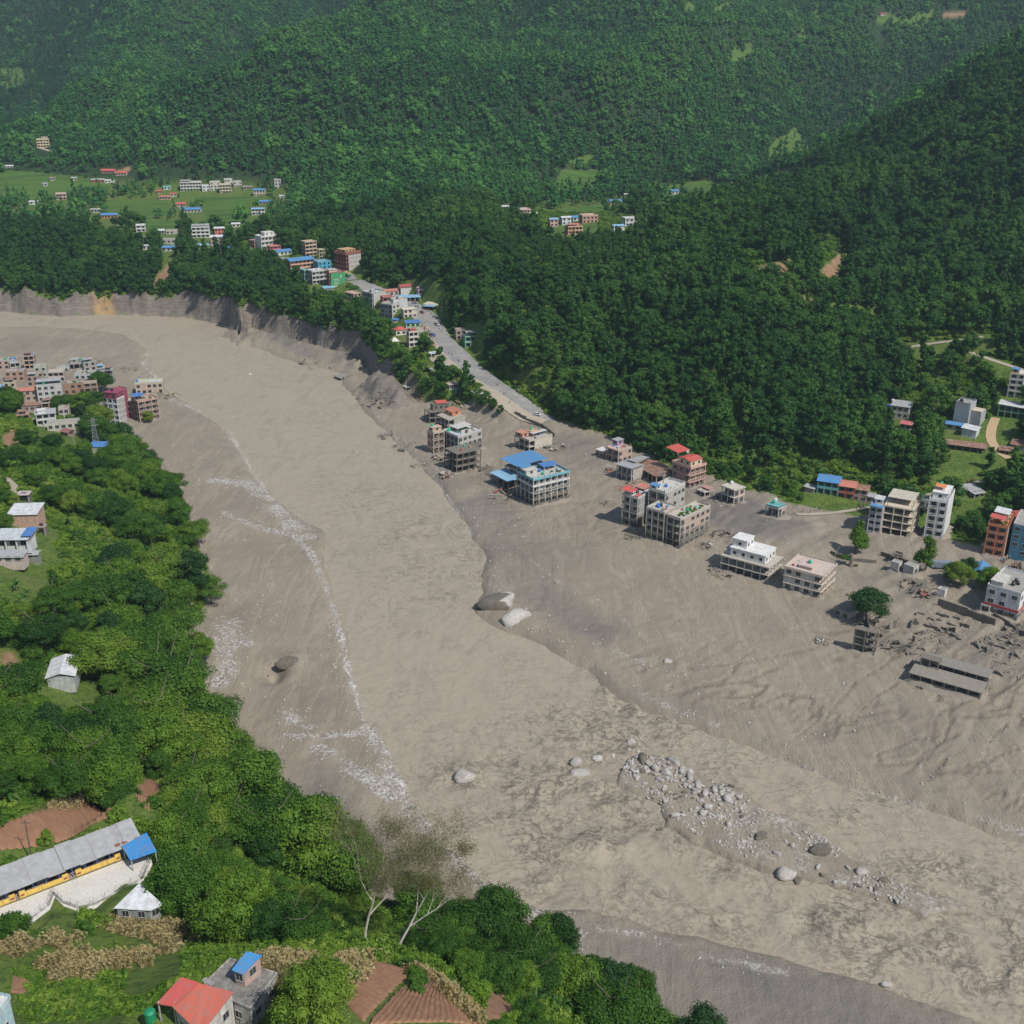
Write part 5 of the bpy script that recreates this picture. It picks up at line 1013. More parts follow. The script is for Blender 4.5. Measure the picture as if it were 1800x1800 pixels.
B('flat cream-roofed stall with a blue awning beside the road', 745, 542, 28, 4, 1, -18, fh=3.0, wall=(.55, .5, .42), Rf='gap', Lf='blank', L=10, W=8, par=0, ov=.5, trim=(.66, .58, .46), ext=[('canopy', .1, -.5, .95, .1, -.6, -.1, SLTB)], name='stall', cat='stall')
B('dark blue-grey house with white window frames below the bend', 690, 560, 12, 24, 3, 55, fh=2.9, wall=(.6, .58, .52), wallL=(.18, .2, .25), Rf='win', Lf='win', L=8, W=10, par=.5, ext=[('clutter', 4)])
B('cream roofed house at the road side next to the blue-grey house', 710, 560, 20, 4, 2, 22, fh=2.9, wall=(.68, .62, .5), Rf='win', Lf='blank', L=9, W=6, ov=.4, par=.2, trim=(.7, .64, .53))
B('shed with a vivid blue roof in front of the blue-grey house', 690, 568, 16, 4, 1, 18, fh=2, wall=(.5, .5, .48), Rf='win', Lf='blank', L=7, W=4, roof=('gx', SDBL, .8), name='shed', cat='shed')
B('mint green house with a vivid blue flat roof at the roadside', 714, 584, 22, 3, 2, 12, fh=2.9, wall=(.36, .64, .42), Rf='win', Lf='blank', L=9, W=6, roof=('sx', SDBL, .5))
B('white temple-like house with a red pyramid roof', 696, 590, 17, 6, 1, 22, fh=3.4, wall=(.7, .66, .6), Rf='win', Lf='win', L=7, W=6, roof=('hip', SRED, 1.6))
B('white and pink striped tall narrow house by the terrace tree', 720, 612, 14, 5, 3, 22, fh=3.2, wall=(.7, .55, .5), Rf='balc', Lf='win', trim=(.72, .68, .64), L=6, W=6, par=.5, ext=[('room', .2, .2, .8, .8, 1.6, (.55, .16, .14), None)])
B('small white shrine below the white house with the red pyramid roof', 690, 608, 9, 5, 1, 22, fh=2.6, wall=(.78, .76, .72), Rf='blank', Lf='win', L=4, W=4, roof=('hip', paint((.76, .74, .7)), 2.4), name='shrine', cat='shrine')
B('tiny grey hut alone beside the highway', 758, 629, 10, 5, 1, 30, fh=2.4, wall=(.5, .5, .5), Rf='gap', Lf='blank', L=4, W=3, roof=('sx', SWH, .3), name='hut', cat='hut')
B('turquoise two-storey house in the wood right of the highway', 818, 612, 26, 4, 2, 12, fh=3.4, wall=(.10, .34, .26), Rf='balc', Lf='blank', trim=(.3, .5, .36), L=10, W=8, par=.5, ext=[('canopy', .1, .2, .9, .9, 2.0, 2.2, SGR)])
B('old pinkish house left of the turquoise house right of the highway', 802, 598, 15, 4, 2, 12, fh=3, wall=(.45, .33, .27), Rf='win', Lf='blank', L=6.5, W=6, par=.4)
B('flat-roofed turquoise house half buried in mud under the bluff', 600, 670, 24, 18, 1, 40, fh=1.9, wall=(.25, .45, .42), wallL=(.1, .12, .11), Rf='win', Lf='blank', L=9, W=8, ov=.6, par=0, trim=(.3, .29, .26), mud=.5)
B('broken shed on the mud mound below the wooded bank', 714, 688, 12, 5, 1, 30, fh=2.2, wall=(.4, .3, .24), Rf='gap', Lf='gap', L=4.5, W=4, roof=('sx', SGR, .2), name='shed', cat='shed')
B('low wrecked house with a mud roof above the turquoise-roomed shell', 738, 702, 18, 6, 1, 20, fh=2.4, wall=(.42, .33, .24), Rf='gap', Lf='gap', L=8, W=6, par=0, ov=.4, trim=MUDC, mud=9)
B('small pale hut on the slope between the road and the mud', 790, 685, 12, 5, 1, 25, fh=2.6, wall=(.42, .5, .46), Rf='win', Lf='blank', L=5, W=4, roof=('sx', sheet((.5, .4, .36)), .4), name='hut', cat='hut')
# ============ drowned town at the left
LT = 'houses of the flooded town at the left'
for a in [
    ('narrow magenta and white tower house, tallest of the left town', 212, 750, 8, 33, 5, dict(rot=70, fh=2.95, wall=(.4, .38, .36), wallL=(.70, .70, .72), Rf='blank', Lf='balc', L=6, W=9.5, trim=(.68, .68, .7), par=.6, ext=[('room', -.02, .0, 1.0, .8, 3.2, (.30, .05, .10), None), ('tank', .5, .5, 'k', 3.5)])),
    ('dark magenta house behind the tallest tower house of the left town', 217, 738, 8, 16, 5, dict(rot=60, fh=3.2, wall=(.28, .05, .09), wallL=(.28, .05, .09), Rf='blank', Lf='balc', L=5, W=6, trim=(.34, .08, .12), par=.5)),
    ('cream and orange balcony house in a gap between two towers', 232, 735, 6, 14, 3, dict(rot=60, wall=(.6, .42, .28), Lf='balc', L=5, W=5, trim=(.66, .5, .36), par=.5)),
    ('orange corner house with a blue rooftop sheet at the river', 247, 744, 28, 13, 4, dict(rot=40, fh=2.85, wall=(.62, .42, .30), wallL=(.22, .09, .07), Rf='balc', Lf='balc', L=11, W=9, trim=(.62, .33, .22), mud=1.2, par=.6, ext=[('canopy', .0, .4, .5, 1.0, 2.3, 2.6, SDBL), ('clutter', 6), ('plants', 4)])),
    ('brick house edged with yellow rails standing in the river mud', 240, 694, 46, 8, 2, dict(rot=12, fh=3.2, wall=bPK, Rf='grid', Lf='win', L=15, W=8, trim=(.62, .6, .34), mud=1, par=.6, ext=[('tank', .05, .5, 'b'), ('canopy', .5, .1, .95, .5, .6, .6, SWH)])),
    ('yellow-green block at the back of the left town', 62, 664, 18, 6, 2, dict(rot=15, fh=3.4, wall=(.55, .60, .42), L=7, W=6, par=.4)),
    ('long bare brick block at the back of the left town', 10, 671, 32, 6, 2, dict(rot=10, fh=2.9, wall=bBR, L=11, W=7, par=.3, ext=[('clutter', 4)])),
    ('orange-pink block with stepped roof in the left town', 86, 673, 26, 6, 2, dict(rot=12, wall=(.64, .42, .3), Rf='balc', trim=(.66, .5, .38), L=9, W=7, par=.4)),
    ('pale grey-blue long wall house by the town tree', 133, 677, 46, 6, 2, dict(rot=8, fh=3.1, wall=(.56, .58, .60), Rf='win', L=16, W=8, par=.5, ext=[('tank', .8, .5, 'g'), ('plants', 5), ('clutter', 5)])),
    ('mud-grey wreck with a teal tank at the outer end of the left town', 120, 650, 44, 8, 1, dict(rot=12, fh=3.4, wall=(.38, .36, .33), Rf='gap', Lf='gap', L=14, W=8, mud=1, par=.3, trim=(.42, .4, .36), ext=[('room', .1, .2, .45, .8, 2.2, (.45, .44, .42), None), ('tank', .5, .6, 'g', 1), ('clutter', 7)])),
    ('jumble-roofed brick house with blue tanks at the far left', -4, 650, 30, 6, 2, dict(rot=10, fh=2.6, wall=bPK, L=11, W=8, par=.3, ext=[('tank', .9, .5, 'b'), ('tank', .7, .5, 'b'), ('tank', .4, .4, 'g'), ('clutter', 9)])),
    ('whitewashed block with a pale green side, largest in the left town', 68, 707, 38, 8, 3, dict(rot=18, fh=3.1, wall=(.60, .62, .58), wallL=(.5, .55, .48), Rf='win', L=13, W=8, par=.5, ext=[('canopy', .0, .2, 1.0, .9, 1.8, 2.2, SGR), ('tank', .3, .1, 'g')])),
    ('salmon brick house with a red roof left of the whitewashed block', 34, 706, 30, 8, 2, dict(rot=15, wall=bPK, L=10, W=7, roof=('gx', SSAL, 1.0))),
    ('blue-roofed shed at the far left of the town', -6, 690, 28, 4, 1, dict(rot=8, wall=(.6, .5, .45), L=10, W=6, roof=('gx', SLTB, .9))),
    ('rough brown brick house with a weedy roof beside the town tree', 112, 694, 32, 6, 2, dict(rot=12, wall=b_((.36, .22, .15)), L=11, W=8, par=.5, ext=[('plants', 8)])),
    ('salmon pink low house in front of the brown brick house', 121, 712, 26, 6, 1, dict(rot=12, fh=3.8, wall=(.62, .40, .3), L=9, W=6, par=.4)),
    ('white house with a grey sloping roof at the wood edge of the left town', 66, 750, 26, 8, 2, dict(rot=22, wall=(.7, .7, .68), Rf='balc', trim=(.72, .7, .66), L=9, W=6, roof=('sx', SGR, .8), ext=[('room', .1, .2, .5, .8, 1.6, (.76, .75, .72), None)])),
    ('long cream house under the trees at the lower edge of the left town', 84, 757, 42, 4, 1, dict(rot=18, fh=3.4, wall=(.66, .6, .44), L=15, W=5, par=.3)),
    ('pinkish row house behind the grey-roofed white house', 42, 724, 44, 6, 1, dict(rot=15, fh=3.4, wall=(.5, .36, .3), L=15, W=6, roof=('gx', SRUST, .8)))]:
    for k_ in ('wall', 'wallL', 'trim'):
        if isinstance(a[6].get(k_), tuple) and len(a[6][k_]) == 3 and 'magenta' not in a[0]: c_ = a[6][k_]; g_ = sum(c_) / 3; a[6][k_] = tuple((v * .55 + g_ * .45) * .92 for v in c_)
    B(a[0], *a[1:6], group=None, z=None, clr=a[2] > 690, **a[6])
rgt = random.Random(21)
for px, py, wc, wn_ in [(20, 655, (.5, .48, .45), 'grey'), (44, 650, (.6, .45, .36), 'salmon'), (100, 655, (.55, .55, .52), 'pale grey'), (150, 662, (.4, .38, .35), 'mud-grey'), (8, 690, (.6, .52, .4), 'cream'), (50, 688, (.42, .3, .24), 'brown'), (98, 690, (.62, .6, .56), 'whitish'), (150, 700, (.5, .36, .28), 'terracotta'), (10, 722, (.45, .4, .36), 'dun'), (75, 727, (.6, .45, .4), 'rose'), (105, 738, (.55, .5, .44), 'sandy'), (172, 664, (.5, .5, .5), 'ash grey'), (30, 740, (.5, .3, .24), 'rust-brown'), (130, 728, (.58, .55, .5), 'off-white'), (62, 673, (.5, .42, .34), 'tan'), (186, 676, (.42, .4, .38), 'stone-grey')]:
    B('small %s house squeezed among the roofs of the left town' % wn_, px, py, 14, 8, rgt.choice([1, 2, 2, 3]), rgt.choice([8, 14, 20, 35]), fh=2.8, wall=wc, Rf=rgt.choice(['win', 'balc', 'gap']), Lf='win', L=rgt.uniform(4.5, 7.5), W=rgt.uniform(4, 6), mud=rgt.choice([.6, 1.5]), par=.4, clr=False, ext=[('clutter', 4), ('tank', .5, .5, rgt.choice('gkb')), ('canopy', .1, .1, .8, .8, 1.6, 1.9, rgt.choice([SGR, SRUST, SLTB]))] if rgt.random() < .7 else [('rebar', 2), ('clutter', 3)])
B('little stall under a cobalt blue tarp between the left town towers', 215, 733, 8, 4, 1, 20, fh=2.2, wall=(.5, .48, .45), Rf='gap', Lf='gap', L=3, W=3, roof=('hip', SDBL, .8), name='stall', cat='stall', clr=False)
B('white cottage with a vivid blue gable roof among the left bank trees', 162, 796, 38, 6, 1, 4, fh=3.0, wall=(.66, .62, .56), Rf='win', Lf='blank', L=9.5, W=6.5, roof=('gx', SDBL, 1.5))
B('hut with a long rust-red roof left of the blue-roofed cottage', 120, 768, 16, 6, 1, 60, fh=2.2, wall=(.3, .2, .16), L=4, W=5, roof=('gy', sheet((.3, .1, .07)), .8), name='hut', cat='hut')
# ============ left bank farms
B('pink-walled shed with a white sheet roof on the left bank', 17, 922, 42, 6, 1, 4, fh=3.6, wall=(.56, .36, .27), Rf='blank', Lf='blank', L=9.5, W=8, roof=('sx', SWH, .9), name='shed', cat='shed')
B('small hut with a pale roof above the pink-walled shed', 32, 880, 15, 4, 1, 5, fh=2.2, wall=(.4, .38, .36), Rf='gap', Lf='blank', L=4, W=3, roof=('sx', sheet((.55, .48, .46)), .3), name='hut', cat='hut')
B('white house with a pale blue-grey roof and vivid blue porch on the left bank', -8, 965, 50, 6, 1, 2, fh=3.2, wall=(.7, .7, .7), Rf='balc', Lf='blank', trim=(.66, .68, .7), L=10.5, W=7, roof=('sx', sheet((.58, .64, .68)), .8), ext=[('canopy', .8, .1, 1.12, 1.0, .9, 1.4, SDBL)])
B('long low white shed in front of the blue-porched house', -10, 990, 45, 4, 1, 2, fh=2.0, wall=(.6, .5, .45), L=9, W=4, roof=('sx', SGR, .5), name='shed', cat='shed')
B('small rubble hut by the path right of the blue-porched house', 62, 936, 16, 4, 1, 5, fh=1.8, wall=(.4, .34, .3), L=3.4, W=3, Rf='gap', par=.2, name='hut', cat='hut')
B('black and white sheet-roofed hut on the left bank', 40, 984, 24, 4, 1, 3, fh=1.8, wall=(.3, .3, .28), L=4.8, W=3, roof=('gx', SGR, .4), name='hut', cat='hut')
B('corrugated white barn alone in the left bank thickets', 85, 1207, 40, 10, 1, 12, fh=2.6, wall=(.5, .52, .52), Rf='blank', Lf='blank', L=6.5, W=9.5, roof=('gy', SWH, 1.1), name='barn', cat='barn')
# ============ far villages: small houses, still one by one
def V(label, px, py, wpx, fl, wall, roof=None, rot=18, dep=.7, **kw):
    x, y, zz = cast(px, py); d = y * CP + (CAMH - zz) * SP; s = F / d; L = wpx / s
    return B(label, px, py, wpx, 4, fl, rot, wall=wall, L=L, W=max(4, L * dep), roof=roof, **kw)
V('sand-coloured terraced mansion on the wooded slope, far left', 66, 260, 20, 3, (.7, .58, .36), None, Rf='balc', trim=(.7, .6, .4), ext=[('room', .4, .3, .9, .9, 2.6, (.72, .6, .4), None)])
V('long red-roofed building beside the red earth cut', 178, 305, 24, 1, (.55, .3, .25), ('gx', SRED, 1.8), 355 - 360, .4)
V('second long red-roofed building right of the first, by the red earth cut', 203, 309, 20, 1, (.6, .5, .4), ('gx', SRED, 1.6), -4, .45)
V('long grey-white roofed shed at the far left edge below the forest', -4, 297, 26, 1, (.6, .6, .6), ('gx', SWH, 1), 5, .4, name='shed', cat='shed')
V('cream cottage beneath tall trees at the upper left fields', 126, 318, 9, 1, (.66, .56, .4), ('gx', SGR, 1))
V('tiny brown-roofed cottage at the upper left field edge', 88, 318, 9, 1, (.6, .55, .5), ('gx', sheet((.3, .2, .16)), 1))
V('low building with alternating red and white front by the far fields', 161, 321, 22, 1, (.5, .14, .12), None, 3, .3, ov=.3, trim=(.62, .6, .58))
V('white extension of the low red and white building', 184, 322, 16, 1, (.74, .73, .7), None, 3, .3)
V('pink two-storey house between trees in the left fields', 99, 352, 17, 2, (.66, .46, .42), None, Rf='balc', trim=(.68, .5, .45))
V('small white shed in the left fields', 52, 360, 14, 1, (.66, .67, .68), ('gx', SWH, .8))
V('grey hut under trees in the left fields', 76, 328, 8, 1, (.5, .5, .5), ('gx', SGR, .8), name='hut', cat='hut')
V('ochre house with a bright blue roof in the fields', 178, 384, 28, 1, (.6, .26, .12), ('gx', SBL, 1.6), 5, .5)
V('grey-roofed shed left of the ochre blue-roofed house', 160, 374, 16, 1, (.5, .5, .48), ('gx', SGR, 1), 5, .5, name='shed', cat='shed')
V('small white hut with a teal roof at the village green edge', 288, 334, 12, 1, (.7, .7, .68), ('gx', STEAL, 1))
V('tiny coral red roof in the green above the fields', 276, 341, 9, 1, (.5, .3, .22), ('gx', SRED, 1))
V('long salmon roof low beside the big field', 280, 351, 20, 1, (.5, .35, .25), ('gx', SSAL, 1), 3, .3)
V('white cottage with a coral roof near the big field', 300, 346, 10, 1, (.7, .68, .64), ('gx', SRED, 1))
V('white hotel with dark balconies at the forest foot', 318, 337, 36, 3, (.55, .54, .52), None, 12, .4, Rf='balc', trim=(.66, .64, .6), ext=[('canopy', 0, 0, .5, 1, 1.8, 2.4, SGR)], name='building', cat='building')
V('low white box house right of the hotel', 356, 337, 13, 2, (.72, .72, .7), None)
V('three-storey cream block in the hillside village', 370, 336, 18, 3, (.6, .57, .5), None, Rf='win', ext=[('clutter', 3)])
V('tan block with open terraces in the hillside village', 387, 341, 20, 3, (.6, .5, .38), None, Rf='balc', trim=(.62, .54, .42))
V('grey-topped house at the upper right of the hillside village', 411, 330, 14, 2, (.55, .52, .48), None)
V('pale house behind the tan block', 395, 326, 14, 2, (.6, .58, .52), None)
V('brown-roofed low house at the village end', 428, 334, 16, 1, (.4, .34, .3), ('gx', sheet((.3, .26, .24)), 1))
V('blue-roofed white house right of the hillside village', 446, 345, 20, 2, (.6, .5, .45), ('gx', SBL, 1.4), 6)
V('second blue roof below the one right of the hillside village', 456, 360, 22, 1, (.4, .4, .38), ('gx', SBL, 1.3), 6, .4)
V('white house with a blue porch roof at the field corner', 443, 379, 22, 2, (.74, .74, .72), ('gx', SLTB, 1.0), 8, .5, Rf='balc')
V('little white cottage above the white field-corner house', 492, 350, 8, 1, (.72, .72, .7), ('gx', SWH, .8))
V('grey tower house at the forest edge', 483, 332, 12, 3, (.5, .5, .48), None)
V('cottage with a coral roof left of the long blue roof', 311, 364, 15, 1, (.6, .5, .45), ('gx', SRED, 1.4))
V('long blue-roofed farmhouse in the big field', 318, 374, 34, 1, (.55, .5, .48), ('gx', SBL, 1.6), 6, .45)
V('white three-room row house left of the lower street', 240, 409, 16, 2, (.7, .68, .66), None, Rf='balc', trim=(.72, .7, .68))
V('grey-brown house with a white sheet roof by the lower street', 270, 412, 19, 1, (.4, .36, .34), ('gx', SWH, 1))
V('pale row of shops along the lower street', 292, 412, 27, 1, (.56, .52, .44), None, 5, .35, name='shop', cat='shop')
V('white three-storey guest house with a tiled top by the lower street', 338, 419, 30, 3, (.72, .72, .7), None, 10, .5, Rf='balc', trim=(.74, .73, .7), ext=[('canopy', 0, 0, 1, 1, 1.6, 2.2, SGR)], name='building', cat='building')
V('red-fronted house right of the guest house', 378, 414, 17, 2, (.6, .18, .14), ('gx', SWH, 1))
V('brown house with white roof in front of the red-fronted house', 371, 430, 26, 2, (.5, .36, .3), ('gx', SWH, 1.2))
V('low grey flat-roofed house on the lower street', 286, 428, 22, 1, (.5, .48, .44), None, 5, .5)
V('vivid blue roof at the forest brink below the street', 285, 442, 23, 1, (.6, .58, .55), ('gx', SBL, 1.4), 5, .5)
V('white low house left of the vivid blue roof at the brink', 250, 439, 15, 1, (.72, .72, .7), ('gx', SWH, 1), 5, .5)
V('pale blue-roofed house on the brink', 346, 438, 20, 1, (.6, .6, .58), ('gx', SLTB, 1.2), 6, .5)
V('blue and white roofed long house on the brink', 382, 443, 30, 1, (.66, .66, .64), ('gx', SBL, 1.2), 6, .4)
V('white shed at the street end above the brink', 408, 400, 14, 1, (.66, .6, .5), ('gx', SWH, 1), name='shed', cat='shed')
V('grey-roofed farm shed, leftmost of the middle village', 874, 370, 21, 1, (.5, .5, .48), ('gx', SWH, 1.2), 5, .5, name='shed', cat='shed')
V('pink house with white wing, upper left of the middle village', 908, 382, 26, 2, (.66, .42, .38), None, Rf='balc', trim=(.68, .5, .46), ext=[('canopy', .1, .1, .4, .7, 1.4, 1.5, SLTB)])
V('white wing right of the pink house in the middle village', 932, 382, 13, 1, (.74, .73, .7), ('gx', SWH, 1))
V('pink and blue patched house in the middle village', 967, 399, 15, 2, (.6, .38, .36), ('gx', SLTB, 1))
V('pale house with white sheets in the middle village', 988, 396, 17, 2, (.66, .68, .7), ('gx', SWH, 1))
V('cottage with a clear blue roof in the middle village', 1007, 389, 17, 1, (.62, .62, .62), ('gx', SBL, 1.4))
V('flat-roofed brick house in the middle village', 1024, 393, 29, 2, b_((.48, .28, .2)), None, Rf='grid', trim=(.6, .42, .32))
V('orange balcony house, lowest of the middle village', 999, 413, 27, 2, (.62, .3, .18), None, Rf='balc', trim=(.66, .4, .26), ext=[('canopy', .1, .2, .9, .9, 1.6, 2.0, SSAL)])
V('white house with a blue-grey roof, lower right of the middle village', 1079, 411, 20, 2, (.72, .73, .74), ('gx', SLTB, 1.0))
V('white flat house, rightmost of the middle village', 1099, 398, 24, 2, (.70, .70, .67), None, trim=(.6, .6, .58), ov=.4)
V('blue-roofed farmhouse above the middle village', 1073, 360, 22, 1, (.62, .45, .4), ('gx', SBL, 1.6))
V('little white-roofed house behind the blue-roofed farmhouse', 1098, 353, 12, 2, (.55, .54, .5), ('gx', SWH, .8))
V('small cottage with a bright blue roof alone on the terrace field', 1180, 342, 14, 1, (.66, .62, .6), ('gx', SBL, 1.3))
V('tiny orange-red cottage alone at the lower end of the terrace field', 1230, 374, 13, 1, (.66, .3, .2), ('gx', SRED, 1.4))
V('very long low building with a grey roof across the terrace field', 1312, 315, 60, 1, (.5, .52, .54), ('gx', SWH, .9), 1, .14, name='building', cat='building')
V('lone red-roofed house high on the far mountain', 1548, 28, 13, 1, (.6, .5, .45), ('gx', sheet((.5, .06, .08)), 1.4))
print('buildings', round(time.time() - T0, 1), len(HOUSES))
# ---------------------------------------------------------------- near buildings on the left bank, laid out from their roof corners
def V3(px, py, z): x, y = at_z(px, py, z); return Vector((float(x), float(y), z))
def QB(label, quad, zr, h, wall, roofm, ov=.3, name='house', cat='house', wins=2, slope=(0, 0, 0, 0), par=0.0, wallmats=None, open_=False):
    """quad: left, far, right, near roof corners as seen; zr: roof height; walls stand inside the roof edge"""
    P = [V3(a, b, zr) for a, b in quad]; c = sum(P, Vector()) / 4; zb = zr - h
    root = empty(name, (c.x, c.y, zb), 0, label, cat); q = [p - Vector((c.x, c.y, zb)) for p in P]
    in_ = []
    for p in q:
        d = Vector((p.x, p.y, 0)); in_.append(p - d.normalized() * ov)
    if not open_:
        for i in range(4):
            a, b = in_[i], in_[(i + 1) % 4]; m = MB(); wm_ = (wallmats or [wall] * 4)[i]
            t_ = (b - a); t_.z = 0; nrm = Vector((t_.y, -t_.x, 0)).normalized() * -.09
            o_ = [a, b, b + nrm, a + nrm] if False else [a, b, b - nrm * 0, a]
            m.add([(a.x, a.y, -1.5), (b.x, b.y, -1.5), (b.x, b.y, h - .06 + slope[(i + 1) % 4]), (a.x, a.y, h - .06 + slope[i])], [(0, 1, 2, 3)], wm_); w_ = m.build('wall', root)
            L_ = math.hypot(b.x - a.x, b.y - a.y)
            if wins and i in (2, 3):
                me = winmesh(1.1, 1.2); nw = max(1, min(wins, int(L_ / 2.2))); an = math.atan2(b.y - a.y, b.x - a.x)
                ux = Vector((math.cos(an), math.sin(an), 0)); out = Vector((ux.y, -ux.x, 0)); mid = (a + b) / 2
                if out.dot(Vector((mid.x, mid.y, 0))) < 0: an += math.pi; out = -out
                for k in range(nw):
                    p = a + (b - a) * ((k + .5) / nw) + out * .02; child('window', me, root, (p.x, p.y, h * .35), an)
    else:
        pm = MB().box(-.08, -.08, 0, .08, .08, h - .1, paint((.5, .5, .48))).mesh('post')
        for p in in_: child('post', pm, root, (p.x, p.y, 0))
    rq = [(p.x, p.y, h + s_) for p, s_ in zip(q, slope)]
    MB().slab4(rq[::-1], .1 if not par else .25, roofm).build('roof', root)
    if par:
        m = MB()
        for i in range(4):
            a, b = q[i], q[(i + 1) % 4]; ia, ib = a * .97, b * .97; z0 = h + .02
            m.add([(a.x, a.y, z0), (b.x, b.y, z0), (ib.x, ib.y, z0), (ia.x, ia.y, z0), (a.x, a.y, z0 + par), (b.x, b.y, z0 + par), (ib.x, ib.y, z0 + par), (ia.x, ia.y, z0 + par)],
                  [(4, 5, 6, 7), (0, 1, 5, 4), (2, 3, 7, 6)], wall)
        m.build('parapet', root)
    HOUSES.append((c.x, c.y, max(p.length for p in [Vector((k.x, k.y, 0)) for k in q]) + .8)); return root, q, h
# long school with a stepped grey sheet roof and a yellow painted veranda wall
a = V3(-90, 1629, YZ); b = V3(252, 1496, YZ); ang = math.atan2(b.y - a.y, b.x - a.x); LEN = (b - a).length
sch = empty('school_building', a, ang, 'long school building with a stepped grey sheet roof and yellow painted veranda walls', 'school')
cream = paint((.62, .60, .54)); yel = paint((.82, .55, .12), .7, .1); blu = paint((.07, .16, .38)); lil = paint((.40, .44, .52))
MB().box(0, 1.9, -.3, LEN, 5.6, 2.7, lil).build('wall', sch)
MB().box(-.1, -.1, -.2, LEN + .1, 1.9, .22, paint((.42, .3, .24))).build('veranda_floor', sch)
ns = 12; rg = random.Random(4); eave = []
for i in range(ns):
    x0 = LEN * i / ns - .1; x1 = LEN * (i + 1) / ns + .06; dz = .12 * ((i * 5) % 3) * .5 + (.16 if i % 2 else 0)
    rm = SRUST if i == ns - 1 and False else SGR
    MB().slab4([(x0, -.6, 2.55 + dz), (x1, -.6, 2.55 + dz), (x1, 5.9, 3.55 + dz), (x0, 5.9, 3.55 + dz)], .06, rm).build('roof_sheet', sch)
for x0 in (LEN * .86, LEN * .90, LEN * .965): MB().box(0, 0, 0, .9, .8, .03, sheet((.3, .1, .06))).build('rust_patch', sch).location = (x0, .3, 2.95)
MB().box(-.1, -.12, 2.28, LEN, .02, 2.5, blu).build('beam', sch)
pm = MB().box(-.07, -.07, 0, .07, .07, 2.3, blu).mesh('post')
for i in range(15): child('post', pm, sch, (LEN * (i + .3) / 15, 0, .2))
segs = [(.0, .08), (.17, .31), (.36, .58), (.65, .86)]
pn = MB().box(-.5, -.05, 0, .5, 0, .62, paint((.8, .78, .72))).mesh('painted_panel'); pp = MB().box(-.32, -.07, .12, .32, -.05, .5, paint((.35, .12, .1))).mesh('painted_panel')
for s0, s1 in segs:
    MB().box(LEN * s0, -.14, .2, LEN * s1, .0, 1.1, yel).build('low_wall', sch)
    for e in (s0, s1): MB().box(LEN * e - .5, -.2, .2, LEN * e + .5, .06, 1.55, yel).build('wall_pier', sch); child('painted_panel', pp, sch, (LEN * e, -.2, .5))
dm = winmesh(1.0, 2.0, False, (.06, .14, .34)); w2 = winmesh(1.3, 1.1, False, (.06, .14, .34))
for i in range(10): child('door', dm, sch, (LEN * (i + .25) / 10, 1.88, .22)); child('window', w2, sch, (LEN * (i + .7) / 10, 1.88, .95))
c_ = (a + b) / 2; 
for k in range(6): p = a + (b - a) * ((k + .5) / 6); HOUSES.append((p.x - 1, p.y + 2.5, 5.5))
QB('open shelter with a vivid blue sheet roof at the end of the school', [(214, 1489), (258, 1467), (276, 1497), (229, 1511)], YZ + 2.9, 2.9, None, sheet((.03, .26, .62)), open_=True, name='shelter', cat='shelter', slope=(.2, .5, .1, -.2))
# retaining wall of the courtyard
def wallpath(label, pxs, z0, z1, t_, mat, name='retaining_wall', cat='wall', posts=0, zs=None, panel=None, curve=False):
    P = [V3(p[0], p[1], z0) for p in pxs] if z0 > 10 else [Vector(cast(p[0], p[1])) for p in pxs]; o = P[0]; root = empty(name, o, 0, label, cat); h = z1 - z0
    for i, (a_, b_) in enumerate(zip(P[:-1], P[1:])):
        d = (b_ - a_); L_ = math.hypot(d.x, d.y); n_ = max(1, round(L_ / panel)) if panel else 1; an = math.atan2(d.y, d.x)
        for k in range(n_):
            w_ = MB().box(0.01, -t_ / 2, -3, L_ / n_ - .01, t_ / 2, h + (.05 * ((k * 3) % 4) if panel else 0), mat).build('wall_panel', root)
            p = a_ - o + d * (k / n_); w_.location = p; w_.rotation_euler = (0, 0, an)
        if posts:
            pm = MB().tube([(0, 0, h), (0, 0, h + 1.4)], [.04, .04], simple('steel', (.3, .3, .3), .5), 5).mesh('fence_post')
            for k in range(int(L_ / 2) + 1): child('fence_post', pm, root, a_ - o + d.normalized() * min(L_, k * 2))
            for hh in (.5, 1.0, 1.38): MB().tube([a_ - o + Vector((0, 0, h + hh)), b_ - o + Vector((0, 0, h + hh))], [.015, .015], simple('steel', (.3, .3, .3), .5), 4).build('wire', root)
    return root
white_st = paint((.56, .54, .49), .9, .3, 0, .5)
wallpath('pale stained retaining wall curving round the school courtyard', [(-40, 1668), (40, 1640), (88, 1604), (96, 1582), (112, 1598), (140, 1608), (168, 1602), (215, 1578), (252, 1556), (266, 1524), (268, 1496)], YZ - 1.4, YZ + .35, .35, white_st, posts=1)
QB('white-roofed house with grey-green walls below the courtyard wall', [(199, 1594), (246, 1557), (286, 1587), (264, 1599)], 49.5, 3.1, paint((.32, .36, .36)), sheet((.74, .76, .80)), slope=(-.3, .6, -.3, -.2), ov=.5)
QB('bright red sheet-roofed porch joined to the salmon roofed house', [(274, 1761), (318, 1719), (351, 1732), (304, 1770)], 64.2, 3.6, paint((.6, .58, .54)), sheet((.66, .10, .08)), open_=True, slope=(-.3, .2, .5, .1), name='porch', cat='porch')
r1, q1, h1 = QB('white-walled house with a big salmon red sheet roof at the bottom edge', [(304, 1771), (351, 1733), (411, 1747), (352, 1816)], 64.2, 4.2, paint((.72, .70, .66), .8, .2, 0, .35), sheet((.60, .13, .08)), wins=2, slope=(0, .5, .3, -.2))
